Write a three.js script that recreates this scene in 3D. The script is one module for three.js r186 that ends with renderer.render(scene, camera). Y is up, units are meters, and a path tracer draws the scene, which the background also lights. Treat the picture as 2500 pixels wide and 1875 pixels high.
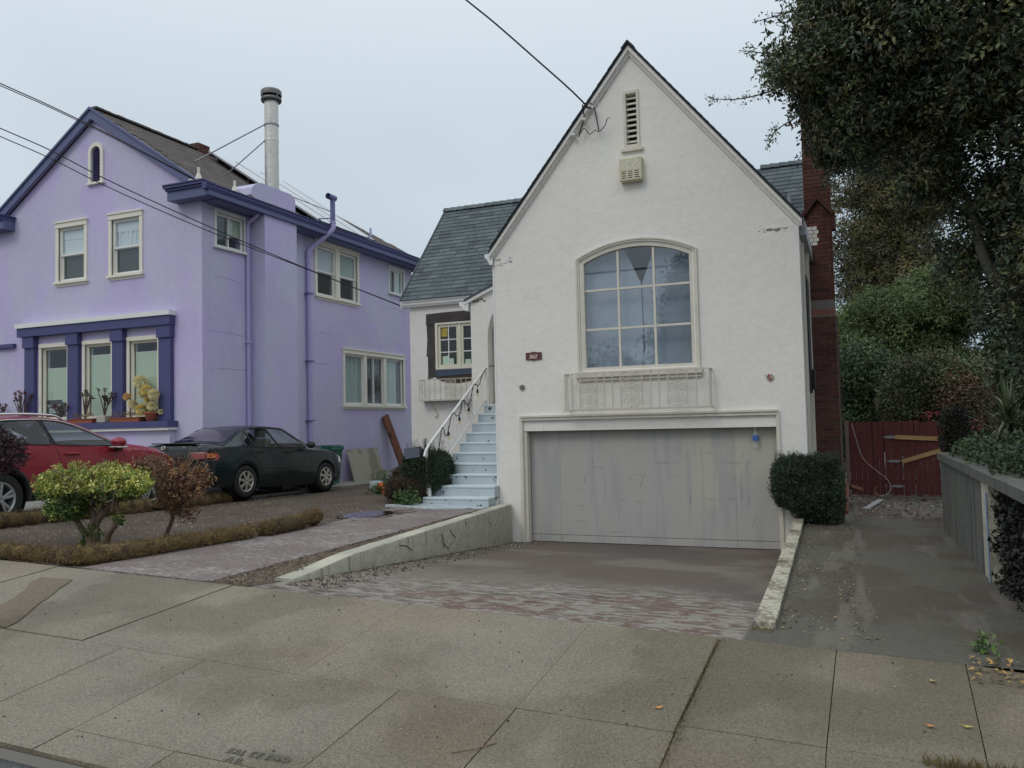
import * as THREE from 'three';
import { mergeGeometries, mergeVertices, toCreasedNormals } from 'three/addons/utils/BufferGeometryUtils.js';
import { RoundedBoxGeometry } from 'three/addons/geometries/RoundedBoxGeometry.js';
import { TextGeometry } from 'three/addons/geometries/TextGeometry.js';
import { FontLoader } from 'three/addons/loaders/FontLoader.js';

// ---------------------------------------------------------------- camera, sky, sun, exposure
const scene = new THREE.Scene();
const camera = new THREE.PerspectiveCamera(50.406, 4 / 3, 0.1, 700);   // eye level is y = 0
camera.rotation.order = 'YXZ';
camera.rotation.set(2.710 * Math.PI / 180, 22.566 * Math.PI / 180, -1.331 * Math.PI / 180);
camera.position.set(0, 0, 0);
camera.updateMatrixWorld();
scene.add(camera);
const renderer = new THREE.WebGLRenderer({ antialias: true });
renderer.toneMapping = THREE.LinearToneMapping;
renderer.toneMappingExposure = 0.84;
renderer.shadowMap.enabled = true;
const SKY_GAIN = 1.0;
const sun = new THREE.DirectionalLight(0xfff4e6, 0.7);
sun.position.set(-16, 34, 20); sun.target.position.set(-4, 0, -12);
sun.shadow.radius = 32; sun.castShadow = true;
sun.shadow.camera.left = -30; sun.shadow.camera.right = 30; sun.shadow.camera.top = 30; sun.shadow.camera.bottom = -30; sun.shadow.camera.far = 120;
scene.add(sun, sun.target);

// ---------------------------------------------------------------- seeded noise
let seed = 12345;
const rnd = () => { seed = (seed * 1664525 + 1013904223) >>> 0; return seed / 4294967296; };
const rr = (a, b) => a + (b - a) * rnd();
const reseed = s => { seed = s >>> 0; };
function hash(x, y, s) { let h = (Math.imul(x, 374761393) + Math.imul(y, 668265263) + Math.imul(s, 974634541)) | 0; h = Math.imul(h ^ (h >>> 13), 1274126177); h ^= h >>> 16; return (h >>> 0) / 4294967296; }
function tn(x, y, px, py, s) {
  const xi = Math.floor(x), yi = Math.floor(y); let fx = x - xi, fy = y - yi;
  fx = fx * fx * (3 - 2 * fx); fy = fy * fy * (3 - 2 * fy);
  const x0 = ((xi % px) + px) % px, x1 = (x0 + 1) % px, y0 = ((yi % py) + py) % py, y1 = (y0 + 1) % py;
  const a = hash(x0, y0, s), b = hash(x1, y0, s), c = hash(x0, y1, s), d = hash(x1, y1, s);
  return a + (b - a) * fx + (c - a) * fy + (a - b - c + d) * fx * fy;
}
function fbm(u, v, fx, fy, oct, s) { let r = 0, a = 0.5, t = 0; for (let i = 0; i < oct; i++) { r += a * tn(u * fx, v * fy, fx, fy, s + i * 17); t += a; a *= 0.5; fx *= 2; fy *= 2; } return r / t; }
const cl = (x, a = 0, b = 1) => x < a ? a : x > b ? b : x;
const ss = (a, b, x) => { x = cl((x - a) / (b - a)); return x * x * (3 - 2 * x); };
const mix = (a, b, t) => a + (b - a) * t;
const mix3 = (a, b, t) => [mix(a[0], b[0], t), mix(a[1], b[1], t), mix(a[2], b[2], t)];
const toS = c => { c = cl(c); return Math.round(255 * (c <= 0.0031308 ? 12.92 * c : 1.055 * Math.pow(c, 1 / 2.4) - 0.055)); };

// ---------------------------------------------------------------- sky: an overcast dome, brighter overhead as such skies are
{
  const W = 1024, Hh = 512, d = new Float32Array(W * Hh * 4);
  for (let j = 0; j < Hh; j++) {
    const el = (j + 0.5) / Hh * Math.PI - Math.PI / 2, s = Math.max(0, Math.sin(el));
    for (let i = 0; i < W; i++) {
      const u = i / W, v = j / Hh;
      const n = fbm(u, v, 8, 6, 5, 3) * 0.6 + fbm(u, v, 3, 3, 3, 31) * 0.4;
      const c = ss(0.36, 0.60, n);
      const L = 0.69 * (0.88 + 1.30 * s) * SKY_GAIN * mix(0.905, 1.06, c);
      const blue = [0.76, 0.96, 1.12], grey = [0.925, 1.0, 1.075];
      const lowb = ss(0.5, 0.0, s) * 0.75;
      const col = mix3(grey, blue, cl(lowb * (1.15 - 0.75 * c) + 0.16 * (1 - c) + 0.06));
      const k = (j * W + i) * 4;
      if (el < 0) { d[k] = 0.18; d[k + 1] = 0.18; d[k + 2] = 0.17; } else { d[k] = L * col[0]; d[k + 1] = L * col[1]; d[k + 2] = L * col[2]; }
      d[k + 3] = 1;
    }
  }
  const t = new THREE.DataTexture(d, W, Hh, THREE.RGBAFormat, THREE.FloatType);
  t.mapping = THREE.EquirectangularReflectionMapping; t.colorSpace = THREE.LinearSRGBColorSpace;
  t.magFilter = THREE.LinearFilter; t.minFilter = THREE.LinearFilter; t.wrapS = THREE.RepeatWrapping; t.needsUpdate = true;
  scene.background = t; scene.environment = t;
}

// ---------------------------------------------------------------- textures and materials
function dtex(n, m, fn, color, m2) {          // n pixels for m metres, fn(u, v) -> linear rgb or grey
  const d = new Uint8Array(n * n * 4);
  for (let j = 0; j < n; j++) for (let i = 0; i < n; i++) {
    const c = fn(i / n, j / n), k = (j * n + i) * 4;
    if (color) { d[k] = toS(c[0]); d[k + 1] = toS(c[1]); d[k + 2] = toS(c[2]); } else { d[k] = d[k + 1] = d[k + 2] = cl(c) * 255; }
    d[k + 3] = 255;
  }
  const t = new THREE.DataTexture(d, n, n, THREE.RGBAFormat);
  t.wrapS = t.wrapT = THREE.RepeatWrapping; t.magFilter = THREE.LinearFilter; t.minFilter = THREE.LinearMipmapLinearFilter; t.generateMipmaps = true;
  if (color) t.colorSpace = THREE.SRGBColorSpace;
  t.repeat.set(1 / m, 1 / (m2 || m)); t.needsUpdate = true; return t;
}
const std = (c, o = {}) => new THREE.MeshStandardMaterial(Object.assign({ color: new THREE.Color().setRGB(c[0], c[1], c[2]), roughness: 0.8, metalness: 0, side: THREE.DoubleSide }, o));
const texd = (n, m, fn, bumpFn, bumpScale, o = {}, nb) => std([1, 1, 1], Object.assign({ map: dtex(n, m, fn, true), bumpMap: bumpFn ? dtex(nb || n, m, bumpFn, false) : null, bumpScale }, o));

const M = {};
const stuccoBump = (u, v) => 0.55 * fbm(u, v, 24, 24, 4, 5) + 0.3 * fbm(u, v, 7, 5, 3, 9) + 0.15 * fbm(u, v, 90, 90, 2, 77);
const stuccoB = dtex(512, 3, stuccoBump, false);
M.whiteStucco = std([1, 1, 1], { map: dtex(512, 3.7, (u, v) => {
  const n = fbm(u, v, 4, 4, 5, 2), s = fbm(u, v, 40, 3, 4, 8), g = fbm(u, v, 60, 60, 3, 4);
  const k = 0.94 + 0.09 * n - 0.02 * ss(0.62, 0.8, s) + 0.08 * (g - 0.5);
  return [0.80 * k, 0.775 * k, 0.725 * k * mix(1, 0.965, ss(0.5, 0.7, n))];
}, true), bumpMap: stuccoB, bumpScale: 0.011, roughness: 0.9 });
M.purpleStucco = std([1, 1, 1], { map: dtex(512, 4.3, (u, v) => {
  const n = fbm(u, v, 3, 3, 5, 12), s = fbm(u, v, 30, 4, 4, 18), g = fbm(u, v, 70, 70, 3, 14);
  const k = 0.93 + 0.12 * n - 0.03 * ss(0.6, 0.8, s) + 0.10 * (g - 0.5), w = ss(0.45, 0.68, fbm(u, v, 5, 4, 4, 99));
  return mix3([0.55 * k, 0.485 * k, 0.735 * k], [0.55 * k, 0.525 * k, 0.70 * k], w);
}, true), bumpMap: stuccoB, bumpScale: 0.006, roughness: 0.85 });
M.chimneyStucco = std([0.46, 0.39, 0.63], { bumpMap: stuccoB, bumpScale: 0.015, roughness: 0.95 });
M.cream = std([0.74, 0.71, 0.60], { roughness: 0.55 });
M.whitePaint = std([0.78, 0.78, 0.75], { roughness: 0.55 });
M.creamTrim = std([0.80, 0.765, 0.655], { roughness: 0.6 });
M.windowTrim = std([1, 1, 1], { map: dtex(256, 1.1, (u, v) => { const n = fbm(u, v, 6, 6, 4, 33); const k = 0.88 + 0.2 * n; return [0.66 * k, 0.625 * k, 0.54 * k]; }, true), roughness: 0.65 });
M.navy = std([0.066, 0.068, 0.185], { roughness: 0.6, bumpMap: stuccoB, bumpScale: 0.003 });
M.navyDark = std([0.05, 0.05, 0.16], { roughness: 0.6 });
M.slateBlue = std([0.115, 0.13, 0.255], { roughness: 0.6 });
M.pipePurple = std([0.44, 0.39, 0.64], { roughness: 0.5 });
M.ventPurple = std([0.16, 0.16, 0.34], { roughness: 0.5 });
M.dark = std([0.02, 0.021, 0.025], { roughness: 0.9 });
M.inner = std([0.03, 0.032, 0.034], { roughness: 0.95 });
M.blind = std([1, 1, 1], { map: dtex(256, 0.8, (u, v) => { const r = (v * 26) % 1; const k = 0.86 + 0.14 * Math.abs(r - 0.5) * 2; return [0.63 * k, 0.74 * k, 0.58 * k]; }, true), roughness: 0.9 });
M.curtain = std([0.60, 0.70, 0.66], { roughness: 0.95 });
M.shade = std([0.84, 0.89, 0.93], { roughness: 0.95 });
M.paper = std([0.46, 0.52, 0.56], { roughness: 0.7, bumpMap: dtex(256, 1.6, (u, v) => fbm(u, v, 5, 4, 4, 35), false), bumpScale: 0.05 });
M.screen = std([0.085, 0.09, 0.092], { roughness: 0.85 });
M.glass = new THREE.MeshPhysicalMaterial({ color: 0xf6f8f8, roughness: 0.02, transmission: 1, thickness: 0, ior: 1.45, side: THREE.DoubleSide });
M.archGlass = new THREE.MeshPhysicalMaterial({ color: 0xf3f5f8, roughness: 0.02, transmission: 1, thickness: 0, ior: 1.8, side: THREE.DoubleSide });
M.metal = std([1, 1, 1], { metalness: 0.75, roughness: 0.42, map: dtex(256, 0.7, (u, v) => { const n = fbm(u, v, 6, 14, 4, 61); const k = 0.8 + 0.3 * n; return [0.60 * k, 0.585 * k, 0.54 * k]; }, true) });
M.darkMetal = std([0.17, 0.165, 0.155], { metalness: 0.6, roughness: 0.5 });
M.greyMetal = std([0.32, 0.33, 0.34], { metalness: 0.7, roughness: 0.45 });
M.wire = std([0.015, 0.015, 0.017], { roughness: 0.6 });
M.solar = new THREE.MeshPhysicalMaterial({ color: new THREE.Color().setRGB(0.035, 0.045, 0.07), roughness: 0.12, clearcoat: 1, clearcoatRoughness: 0.04, side: THREE.DoubleSide });
M.mortar = std([0.20, 0.185, 0.17], { roughness: 0.95 });
M.stepPaint = std([1, 1, 1], { map: dtex(512, 2.2, (u, v) => {
  const n = fbm(u, v, 5, 5, 5, 41), w = fbm(u, v, 34, 22, 4, 44), sp = fbm(u, v, 9, 7, 3, 46);
  const k = 0.9 + 0.16 * n; const base = [0.455 * k, 0.52 * k, 0.545 * k];
  return mix3(base, [0.05, 0.05, 0.055], ss(0.70, 0.735, w * 0.75 + sp * 0.32));
}, true), roughness: 0.6, bumpMap: stuccoB, bumpScale: 0.002 });
M.stepTread = std([0.58, 0.66, 0.68], { roughness: 0.6, bumpMap: stuccoB, bumpScale: 0.002 });
M.garage = std([1, 1, 1], { map: dtex(512, 4.6, (u, v) => {
  const n = fbm(u, v, 3, 2, 5, 51), st = fbm(u, v, 40, 4, 5, 52), sc = fbm(u, v, 12, 60, 4, 55);
  let c = mix3([0.41, 0.40, 0.375], [0.45, 0.435, 0.36], ss(0.42, 0.66, n));
  c = mix3(c, [0.345, 0.34, 0.345], ss(0.48, 0.7, st) * 0.7);
  return mix3(c, [0.2, 0.195, 0.19], ss(0.74, 0.80, sc) * 0.3);
}, true), roughness: 0.7 });
M.tar = std([1, 1, 1], { map: dtex(256, 1, (u, v) => { const n = fbm(u, v, 6, 6, 5, 71); const k = 0.7 + 0.6 * n; return [0.068 * k, 0.056 * k, 0.054 * k]; }, true), roughness: 0.85, bumpMap: stuccoB, bumpScale: 0.02 });
M.flashing = std([0.055, 0.075, 0.12], { roughness: 0.4 });
M.plaque = std([0.12, 0.035, 0.035], { roughness: 0.6 });
M.rust = std([0.42, 0.37, 0.33], { roughness: 0.75 });
M.ironCream = std([1, 1, 1], { map: dtex(256, 0.5, (u, v) => { const n = fbm(u, v, 12, 12, 4, 81); return mix3([0.54, 0.51, 0.44], [0.22, 0.15, 0.10], ss(0.70, 0.78, n) * 0.6); }, true), roughness: 0.6 });
M.ironWhite = std([0.74, 0.74, 0.72], { roughness: 0.5 });
M.fence = std([1, 1, 1], { map: dtex(512, 1.1, (u, v) => { const n = fbm(u, v, 60, 3, 5, 91), m = fbm(u, v, 4, 4, 4, 92); const k = 0.65 + 0.6 * n * (0.6 + 0.8 * m); return [0.115 * k, 0.025 * k, 0.026 * k]; }, true), roughness: 0.85 });
M.newWood = std([1, 1, 1], { map: dtex(256, 0.9, (u, v) => { const n = fbm(u, v, 4, 50, 4, 95); const k = 0.75 + 0.5 * n; return [0.40 * k, 0.25 * k, 0.105 * k]; }, true), roughness: 0.75 });
M.redWood = std([1, 1, 1], { map: dtex(512, 0.8, (u, v) => { const n = fbm(u, v, 50, 3, 5, 96), d = fbm(u, v, 16, 10, 4, 97); const k = 0.65 + 0.6 * n; return mix3([0.21 * k, 0.075 * k, 0.04 * k], [0.05, 0.02, 0.015], ss(0.56, 0.68, d)); }, true), roughness: 0.8 });
M.ply = std([1, 1, 1], { map: dtex(512, 1.5, (u, v) => { const n = fbm(u, v, 4, 3, 5, 101); return mix3([0.24, 0.225, 0.165], [0.36, 0.345, 0.27], ss(0.47, 0.53, n)); }, true), roughness: 0.8 });
M.greyWood = std([0.33, 0.33, 0.34], { roughness: 0.8 });
M.bark = std([1, 1, 1], { map: dtex(512, 0.7, (u, v) => { const n = fbm(u, v, 14, 5, 5, 111); const k = 0.45 + 1.0 * n; return [0.17 * k, 0.125 * k, 0.085 * k]; }, true), bumpMap: dtex(256, 0.7, (u, v) => fbm(u, v, 20, 8, 4, 112), false), bumpScale: 0.02, roughness: 0.95 });
M.darkBark = std([0.07, 0.062, 0.055], { roughness: 0.95 });
M.straw = std([1, 1, 1], { map: dtex(512, 0.6, (u, v) => { const n = fbm(u, v, 60, 60, 3, 121), m = fbm(u, v, 5, 5, 3, 122); const k = 0.35 + 1.1 * n; return mix3([0.17 * k, 0.115 * k, 0.045 * k], [0.085 * k, 0.06 * k, 0.03 * k], ss(0.45, 0.65, m)); }, true), bumpMap: dtex(256, 0.6, (u, v) => fbm(u, v, 50, 50, 3, 123), false), bumpScale: 0.03, roughness: 1 });
M.terracotta = std([0.28, 0.085, 0.045], { roughness: 0.85 });
M.potGrey = std([0.40, 0.37, 0.33], { roughness: 0.9, bumpMap: stuccoB, bumpScale: 0.01 });
M.binGreen = std([0.012, 0.11, 0.075], { roughness: 0.5 });
M.binGrey = std([0.10, 0.105, 0.11], { roughness: 0.5 });
M.orange = std([0.75, 0.17, 0.06], { roughness: 0.7 });
M.wax = std([0.78, 0.77, 0.72], { roughness: 0.6 });
M.plastic = new THREE.MeshPhysicalMaterial({ color: 0xffffff, roughness: 0.1, transmission: 0.9, thickness: 0, ior: 1.4, side: THREE.DoubleSide });
M.bottleBlue = std([0.05, 0.13, 0.42], { roughness: 0.4 });
M.bulb = new THREE.MeshPhysicalMaterial({ color: 0xfff3dd, roughness: 0.05, transmission: 0.9, thickness: 0, ior: 1.5, side: THREE.DoubleSide });

// ground coverings: uv are metres in x and z
const concFn = (tone, sd) => (u, v) => {
  const a = fbm(u, v, 4, 4, 5, sd), b = fbm(u, v, 14, 14, 4, sd + 1), g = tn(u * 760, v * 760, 760, 760, sd + 2), g2 = tn(u * 1300, v * 1300, 1300, 1300, sd + 3), p = tn(u * 420, v * 420, 420, 420, sd + 5);
  let k = 0.70 + 0.26 * a + 0.20 * (b - 0.5) + 0.50 * (g - 0.5) + 0.42 * (g2 - 0.5);
  k *= 1 - 0.42 * ss(0.90, 0.96, p);
  let c = [tone[0] * k, tone[1] * k, tone[2] * k];
  c = mix3(c, [0.42, 0.40, 0.34], ss(0.93, 0.985, g) * 0.55);
  c = mix3(c, [c[0] * 0.72, c[1] * 0.70, c[2] * 0.66], ss(0.54, 0.70, fbm(u, v, 5, 5, 5, sd + 11)) * 0.8);
  return mix3(c, [c[0] * 1.05, c[1] * 0.995, c[2] * 0.94], ss(0.40, 0.7, fbm(u, v, 3, 3, 4, sd + 9)));
};
M.sidewalk = texd(2048, 5, concFn([0.248, 0.221, 0.170], 201), (u, v) => 0.6 * tn(u * 512, v * 512, 512, 512, 203) + 0.4 * fbm(u, v, 40, 40, 3, 207), 0.004, { roughness: 0.92 }, 1024);
M.sidewalkWarm = M.sidewalk.clone(); M.sidewalkWarm.color.setRGB(0.98, 0.955, 0.92);
M.sidewalkDark = M.sidewalk.clone(); M.sidewalkDark.color.setRGB(0.80, 0.775, 0.74);
M.sidewalkPale = M.sidewalk.clone(); M.sidewalkPale.color.setRGB(1.02, 1.02, 1.02);
M.joint = std([0.07, 0.06, 0.043], { roughness: 1 });
M.concrete = texd(512, 3.1, (u, v) => { const a = fbm(u, v, 4, 4, 5, 221), g = tn(u * 320, v * 320, 320, 320, 223); const k = 0.7 + 0.4 * a + 0.24 * (g - 0.5); return mix3([0.27 * k, 0.26 * k, 0.225 * k], [0.12, 0.11, 0.09], ss(0.6, 0.75, fbm(u, v, 9, 9, 4, 225)) * 0.6); }, (u, v) => fbm(u, v, 60, 60, 3, 227), 0.006, { roughness: 0.9 }, 512);
// driveway in front of the garage: worn red paint near the pavement, brown dirt further in. uv run 0..1 over it
M.driveway = std([1, 1, 1], { map: (() => {
  const t = dtex(1024, 1, (u, v) => {
    const st = fbm(u, v, 44, 150, 5, 231), st2 = fbm(u, v, 90, 260, 4, 233), a = fbm(u, v, 5, 7, 5, 235), g = tn(u * 900, v * 1500, 900, 1500, 237), blot = fbm(u, v, 8, 12, 4, 239);
    const nearEdge = v + (a - 0.5) * 0.26 - (u - 0.5) * 0.02;
    const dirt = mix3([0.112, 0.086, 0.068], [0.165, 0.138, 0.108], ss(0.4, 0.66, a));
    let c = mix3(dirt, [0.10, 0.086, 0.073], ss(0.5, 0.7, fbm(u, v, 3, 4, 4, 240)));
    const k = 1 + 0.5 * (g - 0.5) + 0.3 * (st2 - 0.5); c = [c[0] * k, c[1] * k, c[2] * k];
    const worn = ss(0.33, 0.17, nearEdge);                                   // bare concrete and paint remains
    let w = mix3([0.245, 0.22, 0.185], [0.145, 0.118, 0.096], ss(0.42, 0.58, st));
    const redzone = (0.25 + 0.75 * ss(0.25, 0.8, u)) * ss(0.22, 0.05, nearEdge) + 0.4 * ss(0.5, 0.62, blot);
    w = mix3(w, [0.14, 0.078, 0.062], cl(redzone) * ss(0.45, 0.60, st * 0.6 + blot * 0.4) * 0.8);
    w = mix3(w, [0.34, 0.315, 0.28], ss(0.61, 0.70, st2) * 0.6);
    w = mix3(w, [0.05, 0.042, 0.035], ss(0.66, 0.74, fbm(u, v, 10, 120, 4, 243)) * 0.65);
    const kk = 1 + 0.45 * (g - 0.5); w = [w[0] * kk, w[1] * kk, w[2] * kk];
    return mix3(c, w, worn);
  }, true); t.repeat.set(1, 1); return t;
})(), bumpMap: (() => { const t = dtex(512, 1, (u, v) => 0.5 * tn(u * 700, v * 1000, 700, 1000, 245) + 0.5 * fbm(u, v, 16, 120, 4, 231), false); t.repeat.set(1, 1); return t; })(), bumpScale: 0.006, roughness: 0.92 });
M.walk = texd(512, 3.4, (u, v) => {
  const st = fbm(u, v, 60, 150, 4, 251), a = fbm(u, v, 3, 3, 5, 253), g = tn(u * 400, v * 400, 400, 400, 255);
  let c = mix3([0.185, 0.145, 0.135], [0.215, 0.195, 0.165], ss(0.40, 0.60, a));
  c = mix3(c, [0.33, 0.305, 0.275], ss(0.52, 0.68, st * 0.65 + 0.35 * fbm(u, v, 6, 9, 4, 258)) * 0.75);
  c = mix3(c, [0.11, 0.085, 0.075], ss(0.56, 0.74, fbm(u, v, 70, 110, 4, 257)) * 0.6);
  const k = 1 + 0.4 * (g - 0.5); return [c[0] * k, c[1] * k, c[2] * k];
}, (u, v) => fbm(u, v, 60, 30, 4, 259), 0.006, { roughness: 0.9 }, 512);
M.soil = texd(512, 2.6, (u, v) => {
  const a = fbm(u, v, 4, 4, 5, 261), g = tn(u * 180, v * 180, 180, 180, 263), p = tn(u * 260, v * 130, 260, 130, 265);
  const k = 0.55 + 0.55 * a + 0.5 * (g - 0.5); let c = [0.116 * k, 0.087 * k, 0.066 * k];
  return mix3(c, [0.27, 0.225, 0.18], ss(0.90, 0.97, p) * 0.8);
}, (u, v) => 0.6 * fbm(u, v, 40, 40, 4, 267) + 0.4 * tn(u * 180, v * 180, 180, 180, 263), 0.03, { roughness: 1 }, 512);
M.path = texd(512, 4.2, (u, v) => {
  const a = fbm(u, v, 4, 4, 5, 271), st = fbm(u, v, 30, 4, 4, 273), g = tn(u * 420, v * 420, 420, 420, 275);
  let c = mix3([0.098, 0.090, 0.070], [0.082, 0.063, 0.047], ss(0.45, 0.62, a)); c = mix3(c, [0.145, 0.13, 0.105], ss(0.55, 0.75, st) * 0.7);
  const k = 1 + 0.55 * (g - 0.5); return [c[0] * k, c[1] * k, c[2] * k];
}, (u, v) => fbm(u, v, 70, 70, 3, 277), 0.006, { roughness: 0.85 }, 512);
M.asphalt = texd(512, 2.4, (u, v) => { const a = fbm(u, v, 4, 4, 4, 281), g = tn(u * 300, v * 300, 300, 300, 283); const k = 0.55 + 0.4 * a + 0.7 * (g - 0.4); return [0.10 * k, 0.105 * k, 0.105 * k]; }, (u, v) => tn(u * 300, v * 300, 300, 300, 283), 0.008, { roughness: 0.9 }, 512);
M.earth = std([0.075, 0.065, 0.05], { roughness: 1 });
M.kerbPaint = texd(512, 1.3, (u, v) => { const a = fbm(u, v, 5, 5, 5, 291), b = fbm(u, v, 44, 44, 4, 293); return mix3([0.48, 0.445, 0.345], [0.17, 0.15, 0.115], ss(0.44, 0.60, 0.5 * a + 0.5 * b) * 0.9); }, (u, v) => fbm(u, v, 24, 24, 4, 294), 0.02, { roughness: 0.9 });
M.wallOld = texd(512, 2.2, (u, v) => {
  const a = fbm(u, v, 3, 3, 5, 301), st = fbm(u, v, 22, 3, 5, 303), b = fbm(u, v, 20, 20, 4, 305);
  let c = mix3([0.50, 0.475, 0.38], [0.40, 0.385, 0.31], ss(0.4, 0.62, a)); c = mix3(c, [0.18, 0.155, 0.11], ss(0.64, 0.80, st) * 0.6);
  return mix3(c, [0.12, 0.10, 0.075], ss(0.68, 0.78, b * 0.7 + 0.3 * fbm(u, v, 4, 5, 3, 306)) * 0.8);
}, (u, v) => fbm(u, v, 20, 20, 5, 307), 0.02, { roughness: 0.92 }, 512);
M.wallGrey = texd(512, 2.4, (u, v) => { const a = fbm(u, v, 4, 3, 5, 311), st = fbm(u, v, 24, 3, 4, 313); const k = 0.8 + 0.4 * a; return mix3([0.112 * k, 0.115 * k, 0.10 * k], [0.05, 0.048, 0.042], ss(0.55, 0.75, st) * 0.7); }, (u, v) => fbm(u, v, 20, 20, 4, 315), 0.015, { roughness: 0.92 });
const shingleMat = (c, s) => std([1, 1, 1], { map: dtex(128, 0.5, (u, v) => { const g = tn(u * 90, v * 90, 90, 90, s), a = fbm(u, v, 5, 5, 3, s + 2); const k = 0.7 + 0.25 * a + 0.5 * (g - 0.3); return [c[0] * k, c[1] * k, c[2] * k]; }, true), roughness: 0.95 });
const greenSh = [[0.120, 0.146, 0.153], [0.102, 0.124, 0.132], [0.136, 0.163, 0.168], [0.111, 0.136, 0.146], [0.082, 0.098, 0.108]].map((c, i) => shingleMat(c, 320 + i * 7));
const brownSh = [[0.155, 0.13, 0.12], [0.12, 0.10, 0.095], [0.19, 0.16, 0.145]].map((c, i) => shingleMat(c, 370 + i * 7));
const brickMats = [[0.112, 0.040, 0.029], [0.092, 0.033, 0.026], [0.13, 0.05, 0.037], [0.072, 0.028, 0.024], [0.105, 0.046, 0.038]].map((c, i) => std(c, { roughness: 0.92, bumpMap: stuccoB, bumpScale: 0.006 }));

// ---------------------------------------------------------------- geometry helpers
const V = (x, y, z) => new THREE.Vector3(x, y, z);
const box = (x0, x1, y0, y1, z0, z1) => { const g = new THREE.BoxGeometry(Math.abs(x1 - x0), Math.abs(y1 - y0), Math.abs(z1 - z0)); g.translate((x0 + x1) / 2, (y0 + y1) / 2, (z0 + z1) / 2); return g; };
const rbox = (x0, x1, y0, y1, z0, z1, r = 0.01, s = 2) => { const g = new RoundedBoxGeometry(Math.abs(x1 - x0), Math.abs(y1 - y0), Math.abs(z1 - z0), s, r); g.translate((x0 + x1) / 2, (y0 + y1) / 2, (z0 + z1) / 2); return g; };
const cyl = (x, y0, y1, z, r0, r1 = r0, n = 20) => { const g = new THREE.CylinderGeometry(r1, r0, y1 - y0, n); g.translate(x, (y0 + y1) / 2, z); return g; };
function rod(a, b, r, n = 8, r2) { const d = b.clone().sub(a), g = new THREE.CylinderGeometry(r2 ?? r, r, d.length(), n); g.applyQuaternion(new THREE.Quaternion().setFromUnitVectors(V(0, 1, 0), d.clone().normalize())); g.translate((a.x + b.x) / 2, (a.y + b.y) / 2, (a.z + b.z) / 2); return g; }
function tube(pts, r, seg, n = 6, tension = 0.5) { const c = new THREE.CatmullRomCurve3(pts, false, tension === 0.5 ? 'centripetal' : 'catmullrom', tension); return new THREE.TubeGeometry(c, seg || pts.length * 6, r, n, false); }
function taper(pts, r0, r1, n = 8, seg) {                       // a tube whose radius falls from r0 to r1
  seg = seg || pts.length * 4; const c = new THREE.CatmullRomCurve3(pts), g = new THREE.TubeGeometry(c, seg, 1, n, false), p = g.attributes.position, q = new THREE.Vector3();
  for (let i = 0; i <= seg; i++) { c.getPointAt(i / seg, q); const r = mix(r0, r1, i / seg); for (let j = 0; j <= n; j++) { const k = i * (n + 1) + j; p.setXYZ(k, q.x + (p.getX(k) - q.x) * r, q.y + (p.getY(k) - q.y) * r, q.z + (p.getZ(k) - q.z) * r); } }
  g.computeVertexNormals(); return g;
}
function beam(a, b, w, h, up = V(0, 1, 0)) {                      // a box from a to b, w across, h along up
  const d = b.clone().sub(a), L = d.length(); d.normalize(); const s = new THREE.Vector3().crossVectors(up, d).normalize(), u = new THREE.Vector3().crossVectors(d, s);
  const g = new THREE.BoxGeometry(w, h, L); g.applyMatrix4(new THREE.Matrix4().makeBasis(s, u, d)); g.translate((a.x + b.x) / 2, (a.y + b.y) / 2, (a.z + b.z) / 2); return g;
}
const shp = pts => pts instanceof THREE.Shape ? pts : new THREE.Shape(pts.map(p => new THREE.Vector2(p[0], p[1])));
const hol = pts => pts instanceof THREE.Path ? pts : new THREE.Path(pts.map(p => new THREE.Vector2(p[0], p[1])));
function ext(pts, z0, z1, holes = [], seg = 16) { const s = shp(pts); for (const h of holes) s.holes.push(hol(h)); const g = new THREE.ExtrudeGeometry(s, { depth: z1 - z0, bevelEnabled: false, curveSegments: seg }); g.translate(0, 0, z0); return g; }
function extX(pts, x0, x1, holes = []) { const f = a => a.map(p => [-p[0], p[1]]); const g = ext(f(pts), 0, x1 - x0, holes.map(f)); g.rotateY(Math.PI / 2); g.translate(x0, 0, 0); return g; }   // pts are (z, y)
const rect = (a, b, c, d) => [[a, c], [b, c], [b, d], [a, d]];
function boxUV(g) {
  g = g.index ? g.toNonIndexed() : g; if (!g.attributes.normal) g.computeVertexNormals();
  const p = g.attributes.position, uv = new Float32Array(p.count * 2), a = V(0, 0, 0), b = V(0, 0, 0), c = V(0, 0, 0);
  for (let i = 0; i < p.count; i += 3) {
    a.fromBufferAttribute(p, i); b.fromBufferAttribute(p, i + 1).sub(a); c.fromBufferAttribute(p, i + 2).sub(a); b.cross(c);
    const x = Math.abs(b.x), y = Math.abs(b.y), z = Math.abs(b.z);
    for (let k = 0; k < 3; k++) { const X = p.getX(i + k), Y = p.getY(i + k), Z = p.getZ(i + k); const j = (i + k) * 2;
      if (y >= x && y >= z) { uv[j] = X; uv[j + 1] = Z; } else if (x >= z) { uv[j] = Z; uv[j + 1] = Y; } else { uv[j] = X; uv[j + 1] = Y; } }
  }
  g.setAttribute('uv', new THREE.BufferAttribute(uv, 2)); return g;
}
function clean(g) { g = g.index ? g.toNonIndexed() : g.clone(); if (!g.attributes.normal) g.computeVertexNormals(); for (const k of Object.keys(g.attributes)) if (!['position', 'normal', 'uv'].includes(k)) g.deleteAttribute(k); if (!g.attributes.uv) g.setAttribute('uv', new THREE.BufferAttribute(new Float32Array(g.attributes.position.count * 2), 2)); g.morphAttributes = {}; return g; }
const merge = gs => { gs = Array.isArray(gs) ? gs : [gs]; const l = gs.map(clean); return l.length > 1 ? mergeGeometries(l) : l[0]; };
const names = {};
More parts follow.
